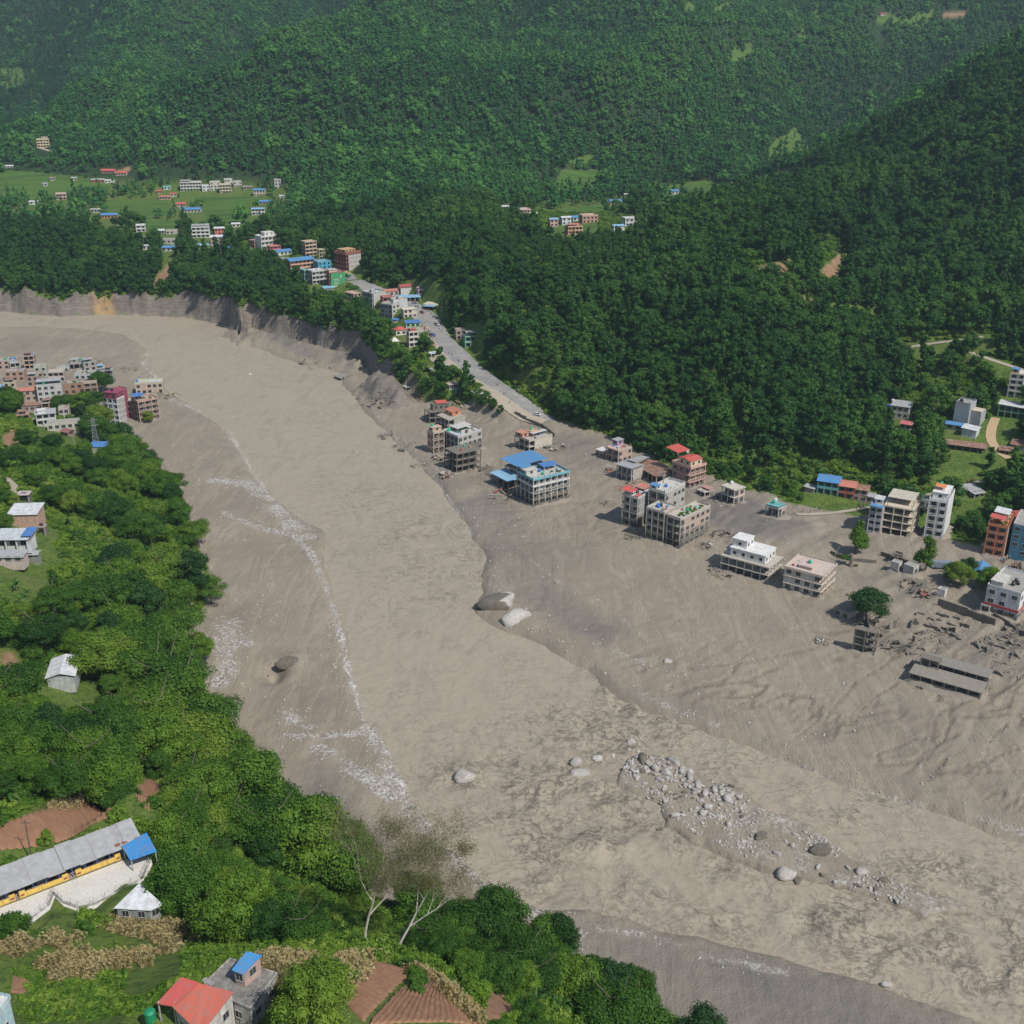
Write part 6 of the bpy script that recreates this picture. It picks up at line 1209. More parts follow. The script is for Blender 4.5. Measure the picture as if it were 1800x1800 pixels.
m = MB().box(-.9, -.35, 0, .9, .35, .05, paint((.35, .33, .32))); o = m.build('skylight', r1); o.location = (q1[1] + (q1[2] - q1[0]) * .15); o.location.z = h1 + .45; o.rotation_euler = (0, 0, -.5)
r2, q2, h2 = QB('concrete house with a blackened flat roof terrace near the bottom edge', [(352, 1736), (404, 1686), (488, 1712), (440, 1774)], 62.5, 4.0, paint((.60, .58, .55), .9, .3, 0, .5), paint((.30, .29, .27), .95, .35, 0, .6), par=.25, ov=.15, wins=2)
QB('small pink rooftop hut with a two-tone blue sheet roof', [(407, 1706), (433, 1675), (461, 1681), (427, 1713)], 65.2, 2.6, paint((.58, .40, .34)), sheet((.04, .27, .60)), ov=.35, name='hut', cat='hut', slope=(.1, .3, .2, 0), wins=1)
t_ = empty('water_tank', V3(265, 1792, 63.2), 0, 'dark green water tank beside the red porch roof', 'tank'); tank(t_, 0, 0, 0, (.02, .26, .12), .75, 1.7)
QB('blue and white balconied house cut by the lower left corner', [(-45, 1775), (-5, 1748), (19, 1753), (-12, 1796)], 65, 6, paint((.5, .68, .74)), paint((.72, .72, .70)), par=.5, ov=.2, wins=2)
# ---------------------------------------------------------------- walls, ruins, debris
WB = brickwall((.26, .23, .20), 40)
wallpath('long mud-grey retaining wall standing above the ruined blocks', [(1648, 1063), (1700, 1082), (1749, 1100)], 1.8, 4.3, .5, paint((.20, .185, .165), .95, .25, 30), panel=4.2)
wallpath('low dark kerb wall running to the right picture edge', [(1746, 1081), (1775, 1100), (1812, 1122)], 2.4, 3.4, .4, paint((.22, .2, .17), .95, .2, 30), panel=5)
wallpath('broken roadside wall along the bend of the highway', [(905, 728), (925, 740), (955, 752), (975, 768)], 1.0, 2.6, .5, paint((.24, .21, .18), .95, .2, 30), panel=4, name='broken_wall')
wallpath('half-buried garden wall near the trunk stump', [(1460, 972), (1490, 985), (1540, 990)], 1.9, 3.0, .4, paint((.25, .225, .19), .95, .2, 30), panel=4, name='garden_wall')
wallpath('short garden wall behind the white pump house', [(1548, 976), (1575, 985), (1606, 998)], 2.0, 3.6, .4, paint((.25, .225, .19), .95, .2, 30), panel=4, name='garden_wall')
frs = [(1646, 1080, 1669, 1087, 1.0), (1631, 1088, 1642, 1092, 1.0), (1647, 1090, 1682, 1102, .8), (1687, 1098, 1704, 1105, 1.3), (1624, 1100, 1648, 1110, 1.4), (1653, 1107, 1665, 1113, 1.2), (1667, 1108, 1679, 1114, 1.6), (1670, 1118, 1690, 1126, 1.5), (1600, 1122, 1608, 1128, 1.8), (1675, 1085, 1688, 1090, .8),
       (1613, 1140, 1626, 1146, .8), (1637, 1150, 1654, 1158, .7), (1563, 1112, 1540, 1120, .6), (1612, 1078, 1600, 1105, .7), (1762, 1120, 1772, 1124, .8)]
W_AT = ['under the retaining wall', 'left of the open square', 'dashed in a row', 'right of the open square', 'long dark at the left', 'short beside the long dark one', 'blackened in the middle', 'lowest on the right', 'standing alone further left', 'just below the retaining wall middle',
        'low near the white lump', 'low above the school block', 'behind the leaning slice', 'running towards the wrecked house', 'near the right picture edge']
for (x0, y0, x1, y1, h), wa_ in zip(frs, W_AT):
    a_ = Vector(cast(x0, y0)); b_ = Vector(cast(x1, y1)); r_ = empty('ruined_wall', a_, math.atan2((b_ - a_).y, (b_ - a_).x), 'broken brown wall stump of a ruined block, ' + wa_, 'wall', 'wall stumps of the ruined blocks'); L_ = (b_ - a_).length
    n_ = max(2, int(L_ / 1.6)); rg = random.Random(x0)
    for k in range(n_):
        if rg.random() < .12: continue
        hh = h * rg.uniform(.6, 1.2); MB().box(k * L_ / n_, -.15, -1, (k + .94) * L_ / n_, .15, hh, WB).build('wall_piece', r_)
        if rg.random() < .5: MB().box(k * L_ / n_, .15, -1, k * L_ / n_ + .25, rg.uniform(1, 2.5), hh * .8, WB).build('cross_wall', r_)
MUDP = paint((.26, .235, .20), .95, .2, 30)
def debris(label, px, py, r_, n_, cols=None, h=1.4, name='debris_pile', cat='debris'):
    x, y, z = cast(px, py); root = empty(name, (x, y, z), 0, label, cat); rg = random.Random(px * 3 + py)
    for i in range(n_):
        mt = MUDP if not cols or rg.random() < .45 else paint(rg.choice(cols), .85, .2)
        a_ = rg.random() * 6.28; q = r_ * math.sqrt(rg.random()); L_ = rg.uniform(.5, 1.0) * min(4.5, r_ * .9); w_ = rg.choice([.25, .3, .5, 1.2, 1.8]); t_ = .22
        o = MB().box(-L_ / 2, -w_ / 2, -t_ / 2, L_ / 2, w_ / 2, t_ / 2, mt).build('broken_slab' if w_ > .6 else 'broken_beam', root)
        o.location = (q * math.cos(a_), q * math.sin(a_), rg.random() * h * (1 - q / r_ * .6)); o.rotation_euler = (rg.uniform(-.6, .6), rg.uniform(-.7, .7), rg.random() * 6.28)
    v = []; f = []; nn = 40
    for i in range(nn * 3):
        a_ = rg.random() * 6.28; q = r_ * 1.2 * math.sqrt(rg.random()); s_ = rg.uniform(.12, .4); c = Vector((q * math.cos(a_), q * math.sin(a_), rg.uniform(-.1, .25))); b0 = len(v)
        v += [c + Vector(p) * s_ for p in ((1, 0, 0), (-.5, .8, 0), (-.6, -.7, 0), (.1, .1, .9))]; f += [(b0, b0 + 1, b0 + 3), (b0 + 1, b0 + 2, b0 + 3), (b0 + 2, b0, b0 + 3)]
    o = MB().add(v, f, MUDP).build('rubble', root); o['kind'] = 'stuff'; return root
OC = [(.5, .3, .2), (.6, .58, .52), (.4, .1, .08), (.5, .46, .38)]
debris('tall heap of slanting beams and slabs between the blue roofs and the white building', 888, 872, 7, 22, OC, 6.5)
debris('heap of broken slabs below the narrow orange house', 774, 806, 5, 16, OC, 2.2)
debris('wrecked sheet-roofed house lying crushed by the bushes', 806, 712, 9, 26, OC, 2.2)
debris('crushed timber and walls left of the wrecked sheet roofs', 742, 700, 6, 14, OC, 1.6)
debris('splintered mud-coated debris at the right foot of the spreading tree', 1542, 1088, 8, 26, None, 2.2)
debris('flattened hut remains below the pump house', 1618, 1034, 7, 20, None, 2.0)
debris('standing splinters of a hut at the head of the wall stumps', 1625, 1048, 4, 12, OC, 2.6)
debris('tangle of broken frames between the slice and the open square', 1588, 1142, 6, 22, None, 1.8)
debris('dense tangle of broken walls inside the ruined square', 1645, 1118, 7, 26, None, 1.8)
debris('twisted wreckage on the mud right of the ruined square', 1758, 1140, 7, 22, None, 1.6)
debris('collapsed roof at the right picture edge below the red-banded building', 1795, 1120, 8, 22, None, 2.2)
debris('small dark tangle in front of the tall grey-walled tower', 1111, 945, 3.2, 10, None, 1)
debris('low mat of planks left of the white villa', 1268, 1008, 4.5, 14, None, .8)
debris('single slab lump on the open mud above the tower house', 1068, 886, 3.4, 6, None, .6)
debris('bright litter of boards above the red-roofed tower', 1112, 857, 7, 16, [(.7, .66, .6), (.6, .3, .2)], .5)
debris('boards strewn right of the brick terrace block', 1275, 940, 6, 10, None, .5)
debris('buried broken walls at the edge of the channel, upper ones', 690, 765, 7, 9, None, .8)
debris('buried broken walls at the edge of the channel, middle ones', 712, 786, 6, 10, None, .9)
debris('buried broken walls at the edge of the channel, lowest ones', 738, 818, 5, 8, None, .9)
debris('wood and sheet wreckage beside the yellow-railed brick house', 292, 696, 7, 14, [(.6, .52, .3), (.5, .46, .4)], 2)
debris('grey wreckage of walls at the far corner of the left town', 160, 640, 9, 22, OC, 2)
debris('broken boards and sheets before the yellow-railed house', 205, 700, 8, 16, OC, 1.2)
debris('rubble and roofing in the middle alley of the left town', 90, 712, 8, 18, OC, 1.6)
debris('rubble between the salmon house and the town tree', 150, 690, 7, 14, OC, 1.4)
debris('fallen slabs spilling from the dark open frame', 848, 828, 5, 14, None, 1.5)
debris('heap of walls at the left foot of the dark open frame', 782, 836, 4, 12, OC, 1.8)
debris('rubble ring right of the long pale half-buried house', 980, 786, 5, 12, [(.6, .56, .5)], 1)
debris('rubble before the pink brick house', 1075, 826, 4, 8, OC, .8)
debris('junk heap between the rusty shed and the red-roofed villa', 1190, 858, 4, 12, [(.7, .68, .64)], 1.2)
debris('snagged planks at the foot of the brick terrace block', 1238, 958, 4, 8, OC, .6)
debris('dark snag of branches stranded in shallow water above the left town', 225, 650, 6, 8, None, 1)
debris('muddy tangle and one white board on the open mud', 1445, 1128, 2.6, 6, [(.7, .7, .68)], .7)
debris('tilted grey wall slabs beside the highway bushes', 845, 690, 5, 8, [(.55, .55, .54), (.6, .6, .58)], 4)
debris('scattered wreckage at the right edge of the river mud', 1785, 1180, 6, 8, None, .6)
debris('broken layered bank pieces under the wooded spur', 560, 640, 14, 18, None, 1.2)
debris('jagged layered lumps on the dark mud mound', 680, 700, 12, 30, None, 5)
# ---------------------------------------------------------------- poles and tower
def pole(label, px, py, h, arm=True, name='utility_pole', lean=0.0, col=(.42, .41, .4)):
    x, y, z = cast(px, py); r_ = empty(name, (x, y, z), 0, label, 'pole'); r_.rotation_euler = (0, lean, 0); mt = simple('pole_%.2f' % col[0], col)
    MB().tube([(0, 0, -1), (0, 0, h)], [.14, .09], mt, 7).build('shaft', r_)
    if arm: MB().box(-.9, -.05, h - .7, .9, .05, h - .58, mt).build('crossarm', r_)
    return r_
pole('grey power pole with a crossarm above the left bank trees', 147, 1412, 9.5, lean=-.12)
pole('brown power pole in front of the ploughed field', 57, 1516, 9.5, lean=.02, col=(.12, .1, .09))
pole('slim pole with a dark top among trees left of the blue-roofed cottage', 137, 794, 9, False, lean=-.2)
pole('lamp post between the bushes and the highway', 912, 702, 6, True)
for px_, py_, w_ in [(800, 636, 'beside the lone grey hut'), (770, 600, 'by the onlookers'), (776, 560, 'at the row of motorcycles'), (640, 512, 'at the top of the bend'), (560, 470, 'by the sky blue house'), (1700, 716, 'by the concrete tower'), (1545, 895, 'by the narrow blue-awning house')]: pole('slender grey street pole ' + w_, px_, py_, 8, True)
pole('thin leaning pole by the stump on the mud', 1464, 985, 6, False, lean=.3)
x, y, z = cast(171, 792); r_ = empty('lattice_tower', (x, y, z), .4, 'steel lattice tower behind the blue-roofed cottage', 'tower'); st = simple('galvanised', (.38, .4, .4), .5)
def leg(i, t): s_ = 1.6 * (1 - .72 * t); return Vector(((-1, 1, 1, -1)[i] * s_, (-1, -1, 1, 1)[i] * s_, 16 * t))
for i in range(4): MB().tube([leg(i, 0), leg(i, 1)], [.1, .07], st, 4).build('leg', r_)
for k in range(9):
    m = MB()
    for i in range(4): m.tube([leg(i, k / 9), leg((i + 1) % 4, (k + 1) / 9)], [.045, .045], st, 4); m.tube([leg(i, (k + 1) / 9), leg((i + 1) % 4, (k + 1) / 9)], [.045, .045], st, 4)
    m.build('brace', r_)
for k in (12.5, 15): MB().box(-2.2, -.08, k, 2.2, .08, k + .12, st).build('crossarm', r_)
# ---------------------------------------------------------------- vehicles
TYRE = simple('tyre', (.03, .03, .03))
def car(label, px, py, rz, col, long_=4.2, tall=1.5, van=False, name='car'):
    x, y, z = cast(px, py); r_ = empty(name, (x, y, z + .3), rz, label, 'truck' if name == 'truck' else name); pm = simple('car_%.2f_%.2f' % (col[0], col[2]), col, .35); L_ = long_ / 2; w_ = .85 if not van else 1.1
    def prof(pts, ww, mat, nm):
        n_ = len(pts); v = [(a_, -ww, b_) for a_, b_ in pts] + [(a_, ww, b_) for a_, b_ in pts]
        MB().add(v, [tuple(range(n_)), tuple(range(2 * n_ - 1, n_ - 1, -1))] + [(i, n_ + i, n_ + (i + 1) % n_, (i + 1) % n_) for i in range(n_)], mat).build(nm, r_)
    if van: prof([(-L_, .4), (L_, .4), (L_, 1.3), (L_ * .9, tall), (-L_, tall)], w_, pm, 'body'); prof([(L_ * .5, tall * .62), (L_ * 1.005, tall * .62), (L_ * .93, tall * .93), (L_ * .5, tall * .93)], w_ + .01, GLASS, 'glazing')
    else: prof([(-L_, .35), (L_, .35), (L_, .75), (L_ * .5, .9), (-L_ * .95, .9)], w_, pm, 'body'); prof([(L_ * .5, .9), (L_ * .15, tall - .08), (-L_ * .6, tall - .08), (-L_ * .85, .9)], w_ - .08, GLASS, 'glazing'); prof([(L_ * .15, tall - .08), (L_ * .1, tall), (-L_ * .55, tall), (-L_ * .6, tall - .08)], w_ - .1, pm, 'cabin_roof')
    wm_ = MB().tube([(0, -.1, 0), (0, .1, 0)], [.34, .34], TYRE, 12).mesh('wheel')
    for sx in (-.62, .62):
        for sy in (-1, 1): child('wheel', wm_, r_, (sx * L_, sy * (w_ - .05), .33))
    return r_
car('white car with a blue-tinted windscreen parked where mud meets the highway', 944, 731, -.4, (.72, .75, .78))
car('white car at the top of the bend next to the market stalls', 733, 540, -.3, (.7, .7, .7))
car('silver car parked behind the white one in the bend', 729, 534, -.3, (.4, .42, .45))
car('dark maroon truck at the roadside crowd', 747, 605, -1.0, (.16, .05, .05), 6, 2.6, True, 'truck')
car('blue jeep standing in the road among the onlookers', 760, 592, -.9, (.1, .14, .3), 4.2, 1.9, True, 'jeep')
car('mud-stained blue-grey bus wreck by the narrow tall tree', 1655, 999, -.1, (.22, .27, .33), 8, 2.5, True, 'bus')
car('green minibus in the upper street by the green wall', 612, 488, -.9, (.1, .35, .15), 5, 2.2, True, 'van')
car('white pickup half way down the bend', 768, 572, -1.0, (.6, .6, .58), 4.6, 1.7)
car('red hatchback below the market stalls', 742, 551, -.9, (.45, .06, .05), 3.8, 1.5)
bk = []
def bike(label, px, py, rz):
    x, y, z = cast(px, py); r_ = empty('motorcycle', (x, y, z + .25), rz, label, 'motorcycle', 'motorcycles parked along the outer road edge')
    wm_ = MB().tube([(0, -.06, 0), (0, .06, 0)], [.3, .3], TYRE, 10).mesh('wheel')
    child('wheel', wm_, r_, (-.6, 0, .3)); child('wheel', wm_, r_, (.6, 0, .3)); MB().tube([(-.6, 0, .5), (-.2, 0, .75), (.3, 0, .75), (.55, 0, 1.0)], [.1, .16, .18, .05], simple('bike', (.12, .03, .03), .4), 6).build('frame', r_)
for k in range(9): bike('dark motorcycle in the row parked along the outer edge of the bend', 744 + k * 4.6, 543 + k * 3.2 + (k > 5) * 3, .8)
# ---------------------------------------------------------------- people
def person_mesh(top, bot, seed):
    rg = random.Random(seed); v = []; f = []; mats = [simple('skin', (.30, .16, .1)), simple('hair', (.02, .015, .012)), simple('cloth_t%d' % seed, top), simple('cloth_b%d' % seed, bot)]
    me = bpy.data.meshes.new('sk'); st_ = .16 * rg.random()
    P = [(0, 0, .92), (0, 0, 1.2), (0, 0, 1.42), (0, 0, 1.5), (0, .02, 1.62), (0, .02, 1.7), (.1, 0, .86), (.11, st_, .47), (.11, st_ * 1.6, .06), (-.1, 0, .86), (-.11, -st_, .47), (-.11, -st_ * 1.6, .06), (.19, 0, 1.38), (.24, .03, 1.12), (.25, .12, .88), (-.19, 0, 1.38), (-.24, .02, 1.12), (-.25, .1, .88), (.11, st_ * 1.6 + .14, .03), (-.11, -st_ * 1.6 + .14, .03)]
    E = [(0, 1), (1, 2), (2, 3), (3, 4), (4, 5), (0, 6), (6, 7), (7, 8), (0, 9), (9, 10), (10, 11), (2, 12), (12, 13), (13, 14), (2, 15), (15, 16), (16, 17), (8, 18), (11, 19)]
    Rr = [.14, .13, .12, .055, .095, .08, .09, .065, .045, .09, .065, .045, .06, .045, .035, .06, .045, .035, .04, .04]
    me.from_pydata(P, E, []); o = link(bpy.data.objects.new('sk', me)); md = o.modifiers.new('s', 'SKIN')
    for sv_, r_ in zip(me.skin_vertices[0].data, Rr): sv_.radius = (r_, r_ * .8)
    me.skin_vertices[0].data[0].use_root = True
    dg = bpy.context.evaluated_depsgraph_get(); ev = o.evaluated_get(dg); n_ = bpy.data.meshes.new_from_object(ev); n_.name = 'person'
    bpy.data.objects.remove(o); n_.materials.clear()
    for mm in mats: n_.materials.append(mm)
    for p in n_.polygons:
        z = p.center.z; p.material_index = 1 if z > 1.66 or (z > 1.55 and p.center.y < 0) else (0 if z > 1.46 or (abs(p.center.x) > .18 and z < 1.05 and z > .8) else (2 if z > .9 else 3)); p.use_smooth = True
    return n_
PM = [person_mesh(t_, b_2, i) for i, (t_, b_2) in enumerate([((.55, .08, .07), (.05, .06, .1)), ((.6, .6, .6), (.06, .06, .08)), ((.08, .12, .3), (.1, .09, .08)), ((.05, .05, .06), (.2, .17, .12)), ((.55, .35, .08), (.06, .05, .08)), ((.1, .35, .4), (.08, .06, .05))])]
PC = ['a red top', 'a white top', 'a navy top', 'a black top', 'a yellow top', 'a teal top']
def people(n_, region, where, group, seed):
    rg = random.Random(seed)
    for i in range(n_):
        a_, b_2 = rg.choice(region); t_ = rg.random(); px = a_[0] + (b_2[0] - a_[0]) * t_ + rg.gauss(0, 2.5); py = a_[1] + (b_2[1] - a_[1]) * t_ + rg.gauss(0, 1.8)
        x, y, z = cast(px, py); k = rg.randrange(6); o = child('person', PM[k], None, (x, y, z), rg.random() * 6.28); o.scale = (1.05,) * 3
        tag(o, 'person in %s %s' % (PC[k], where), 'person', group)
people(52, [((1757, 990), (1775, 982)), ((1765, 1000), (1795, 996)), ((1775, 1008), (1800, 1004)), ((1785, 998), (1798, 1000))], 'in the dense crowd at the right edge', 'people of the crowd at the right edge', 1)
people(64, [((742, 570), (752, 590)), ((748, 585), (762, 606)), ((755, 600), (765, 620)), ((745, 575), (760, 598)), ((788, 560), (768, 590))], 'among onlookers on the highway bend', 'people on the highway bend', 2)
people(10, [((790, 622), (812, 645)), ((855, 665), (900, 700)), ((870, 680), (905, 712))], 'on the pale lower stretch of the highway', 'people on the lower highway', 3)
people(14, [((1400, 903), (1440, 901)), ((1480, 896), (1530, 890)), ((1590, 882), (1640, 866))], 'on the footpath behind the flooded shore', 'people on the shore footpath', 4)
people(5, [((1700, 851), (1712, 848))], 'on the path bend above the white-roofed shelters', 'people above the shelters', 5)
# ---------------------------------------------------------------- grow the woods (after the houses are known)
def srcs(trees_): return [[c for c in t_.children] for t_ in trees_]
LOCK = []
def zone(x, y):
    return np.where(y > 1010, 2, np.where((x < np.interp(y, [100, 400, 560, 700], [200, -40, -80, -60])) & (y < 640), 0, 1))
rr = np.random.RandomState(11)
# --- bank woods: left and bottom
X, Y = jgrid(-400, 120, 120, 620, 4.6, 1); m = grow_mask(X, Y, 2) & (zone(X, Y) == 0)
sdm = sdist(X, Y, MUD); g_in = sdist(X, Y, GRASSY) > 0
dens = .07 + 1.15 * fbm(X / 30, Y / 30, 3, 120) + .5 * np.clip(1 + sdm / 22, 0, 1) + .30 * (Y < 270) * (Y > 185)
m &= (rr.rand(len(X)) < dens) & ~g_in; X, Y = X[m], Y[m]; Z = hgrid(X, Y); sdm = sdist(X, Y, MUD)
order = np.argsort(np.hypot(X, Y)); made = 0; bank_pts = []
LBL = {'bank': 'leafy green bank tree @', 'dark': 'dark compact bank tree @', 'feather': 'flat-topped feathery bank tree @'}
NM = {'bank': 'broadleaf_tree', 'dark': 'dark_tree', 'feather': 'flat_topped_tree'}  # dark ones are the same broadleaf trees with darker leaves
SZ = lambda s: 'small ' if s < .72 else ('big ' if s > .98 else 'mid-sized ')
first = {}
for n_, i in enumerate(order):
    rnd = rr.rand(); k = 'bank' if rnd < .66 else ('dark' if rnd < .72 else 'feather'); v = rr.randint(len(TREES[k]))
    edge = math.exp(-((sdm[i] + 8) / 14) ** 2)
    s = (.45 + .6 * rr.rand()) * (1 + .5 * edge) * (1.1 if Y[i] < 260 else .95)
    if Y[i] < 190 and X[i] > -60: s *= .7
    if n_ < 285:
        t_ = tree(k, v, X[i], Y[i], Z[i], s, rr.rand() * 6.28, SZ(s) + LBL[k], {'bank': 'leafy trees of the left bank wood', 'dark': 'dark trees of the left bank wood', 'feather': 'feathery trees of the left bank wood'}[k], NM[k]); first.setdefault((k, v), t_)
    else: bank_pts.append((k, v, X[i], Y[i], Z[i], s))
keys = list(first); sl_ = srcs([first[q] for q in keys])
bp = [b for b in bank_pts if (b[0], b[1]) in first]
scatter('bank_wood', sl_, [(b[2], b[3], b[4] - .2) for b in bp], [(0, 0, rr.rand() * 6.28) for b in bp], [(b[5],) * 3 for b in bp], [len(keys) - 1 - keys.index((b[0], b[1])) for b in bp])
# --- hill woods: everything on the far bank and the right-hand hill
def wood(name, kinds, X, Y, smin, smax, nind, label, group, tname='broadleaf_tree', pick=None):
    Z = hgrid(X, Y); order = np.argsort(np.hypot(X, Y)); first = {}; rest = []
    allk = [(k, v) for k in kinds for v in range(len(TREES[k]))]
    p = np.array([kinds[k] / len(TREES[k]) for k, v in allk]); p /= p.sum()
    ch = rr.choice(len(allk), len(X), p=p); S_ = (smin + (smax - smin) * rr.rand(len(X)) ** 1.3) * np.where((X / Y > -.02) & (X / Y < .125) & (Y > 690) & (Y < 880), .5, 1)
    for n_, i in enumerate(order):
        if n_ < nind or (n_ < nind + 400 and allk[ch[i]] not in first):
            k, v = allk[ch[i]]; t_ = tree(k, v, X[i], Y[i], Z[i], S_[i], rr.rand() * 6.28, label.replace('#', SZ(S_[i])), group, tname); first.setdefault((k, v), t_)
        else: rest.append(i)
    if name == 'mountain_forest':  # leaf tone picked by spur mask imitates sunlit ridges and shaded gullies
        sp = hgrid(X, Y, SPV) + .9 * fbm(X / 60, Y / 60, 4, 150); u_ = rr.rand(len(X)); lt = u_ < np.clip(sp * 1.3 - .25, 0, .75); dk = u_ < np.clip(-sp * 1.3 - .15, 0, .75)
        gi = [j for j, a_ in enumerate(allk) if a_[0] == 'farridge_lit']; di = [j for j, a_ in enumerate(allk) if a_[0] == 'fargully_shade']
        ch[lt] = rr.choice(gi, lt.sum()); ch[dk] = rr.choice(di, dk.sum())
    keys = list(first); sl_ = srcs([first[q] for q in keys]); rest = [i for i in rest if allk[ch[i]] in first]; rest = np.array(rest)
    n_ = len(rest); tilt = rr.normal(size=(n_, 2)) * .05
    idx = np.array([len(keys) - 1 - keys.index(allk[ch[i]]) for i in rest])
    s3 = np.c_[S_[rest], S_[rest], S_[rest] * rr.uniform(.85, 1.2, n_)]
    return scatter(name, sl_, np.c_[X[rest], Y[rest], Z[rest] - .2], np.c_[tilt, rr.rand(n_) * 6.28], s3, idx)
X, Y = jgrid(-520, 560, 400, 1100, 4.9, 2); m = (zone(X, Y) == 1) & grow_mask(X, Y, 4)
flat = np.zeros(len(X)); 
for p, _ in FLDM: flat = np.maximum(flat, smooth((sdist(X, Y, p) + 4) / 4))
OPEN = [PL(p) for p in [[(1170, 765), (1300, 775), (1450, 805), (1560, 835), (1640, 850), (1640, 900), (1400, 905), (1250, 855)], [(1560, 690), (1800, 690), (1800, 830), (1700, 800), (1560, 760)], [(1380, 850), (1560, 860), (1800, 880), (1800, 960), (1640, 930), (1400, 900)],
     [(720, 600), (800, 640), (850, 680), (840, 700), (760, 690), (700, 640)], [(560, 480), (640, 480), (760, 560), (800, 640), (720, 620), (640, 560), (560, 510)], [(870, 360), (950, 355), (1120, 330), (1250, 330), (1260, 365), (1130, 410), (960, 405), (900, 385)],
     [(0, 290), (520, 300), (500, 440), (300, 440), (0, 410)], [(950, 300), (1000, 300), (1040, 340), (940, 345)], [(1420, 410), (1485, 405), (1505, 525), (1425, 525)], [(925, 560), (985, 555), (985, 640), (935, 655)], [(1180, 442), (1300, 430), (1335, 480), (1200, 485)], [(1560, 600), (1800, 585), (1800, 690), (1600, 690)]]]
op = np.zeros(len(X))
for p in OPEN: op = np.maximum(op, smooth((sdist(X, Y, p) + 6) / 12))
m &= (flat < .3) & (rr.rand(len(X)) < 1.0 - .80 * op) & (rr.rand(len(X)) < 1.05 + .5 * fbm(X / 50, Y / 50, 3, 130)); X, Y = X[m], Y[m]
WX1, WY1 = X, Y
wood('hillside_forest', {'mid': .66, 'midtall': .34}, X, Y, .45, 1.35, 270, '#dark green forest tree @', 'trees at the foot of the wooded hill', 'forest_tree')
X, Y = jgrid(-1600, 1500, 1000, 2450, 4.9, 3); m = (zone(X, Y) == 2) & grow_mask(X, Y, 3)
fl = np.zeros(len(X))
for p, _ in FLDM: fl = np.maximum(fl, smooth((sdist(X, Y, p) + 4) / 4))
op = np.zeros(len(X))
for p in OPEN: op = np.maximum(op, smooth((sdist(X, Y, p) + 6) / 12))
m &= (fl < .3) & (rr.rand(len(X)) < 1 - .72 * op) & (rr.rand(len(X)) < 1.25 + .5 * fbm(X / 90, Y / 90, 3, 131))
X, Y = X[m], Y[m]
wood('mountain_forest', {'far': .48, 'fartall': .44, 'farlight': .04, 'farridge_lit': .02, 'fargully_shade': .02}, X, Y, .45, 1.5, 24, 'small far tree at the edge of the terrace fields below the mountain', 'trees at the far field edges', 'far_tree')
print('forest pts', len(X), len(WX1))
# --- bushes and grass tufts
bs = [tree('bush', v, 0, 0, 0, 1, 0, None, None, 'bush', 'bush') for v in range(4)]
ts_ = [tree('tuft', v, 0, 0, 0, 1, 0, None, None, 'grass_tuft', 'grass') for v in range(2)]
for i, (b, (px, py)) in enumerate(zip(bs + ts_, [(585, 1712), (560, 1740), (742, 1700), (150, 1640), (185, 1672), (330, 1668)])):
    b.location = cast(px, py); b['label'] = ['low green bush left of the lower ploughed fields', 'rounded bush beside the grassy slope above the ploughed field', 'small leafy bush at the upper corner of the ribbed brown field', 'dark green bush on the meadow below the courtyard wall', 'tuft of tall grass among the dry maize on the meadow', 'tuft of tall grass below the white-roofed house'][i]
X, Y = jgrid(-420, 160, 118, 620, 2.1, 5); m = grow_mask(X, Y, .3) & (zone(X, Y) == 0) & (sdist(X, Y, GRASSY) < 0); X, Y = X[m], Y[m]
X2, Y2 = jgrid(-350, 560, 400, 1000, 3.0, 6); m = (zone(X2, Y2) == 1) & grow_mask(X2, Y2, 1) & ((sdist(X2, Y2, MUD) > -150) | (np.max([sdist(X2, Y2, p) for p in OPEN], axis=0) > -4)); X2, Y2 = X2[m], Y2[m]
nearm = rr.rand(len(X)) < .8; X, Y = np.r_[X[nearm], X2], np.r_[Y[nearm], Y2]; n_ = len(X)
s_ = (.55 + .75 * rr.rand(n_)) * np.where(Y < 420, .85, 1.15)
scatter('undergrowth', srcs(bs), np.c_[X, Y, hgrid(X, Y) - .25], np.c_[np.zeros((n_, 2)), rr.rand(n_) * 6.28], np.c_[s_, s_, s_ * rr.uniform(.7, 1.3, n_)], rr.randint(0, 4, n_))
X, Y = jgrid(-150, 60, 110, 240, .85, 7); m = (sdist(X, Y, GRASSY) > -2) & grow_mask(X, Y, .3); X, Y = X[m], Y[m]; n_ = len(X)
s_ = .45 + .6 * rr.rand(n_) + .4 * np.clip(fbm(X / 8, Y / 8, 3, 140), 0, 1)
scatter('meadow_grass', srcs(ts_), np.c_[X, Y, hgrid(X, Y) - .1], np.c_[np.zeros((n_, 2)), rr.rand(n_) * 6.28], np.c_[s_, s_, s_ * rr.uniform(.5, 1.0, n_)], rr.randint(0, 2, n_))
# ---------------------------------------------------------------- single trees and plants
for i in range(2): reg('column', leafy('crown', 110 + i, blobs_tall(110 + i, 3.9, 9.5, 26, 3.6), 5200, .42, LEAF_BANK, core=.7), trunk_mesh(110 + i, 10, .3, 2))
reg('spread', leafy('crown', 115, blobs_round(115, 6.0, 5.5, 26, 5.0, .6), 6000, .42, LEAF_DARK, core=.6), trunk_mesh(115, 7.5, .42, 6, reach=.7))
reg('round', leafy('crown', 117, [(x, y, z * .9, a, b) for x, y, z, a, b in blobs_round(117, 2.3, 3.6, 22, .5)], 3800, .3, LEAF_BANK), trunk_mesh(117, 2.5, .15, 2))
def T(kind, v, px, py, s, label, name='broadleaf_tree', sz=None, cat='tree'):
    x, y, z = cast(px, py); return tree(kind, v, x, y, z, s, px * .7, label, None, name, cat, sz)
T('column', 0, 1504, 972, .98, 'tall narrow tree standing alone in the mud right of the wet patch')
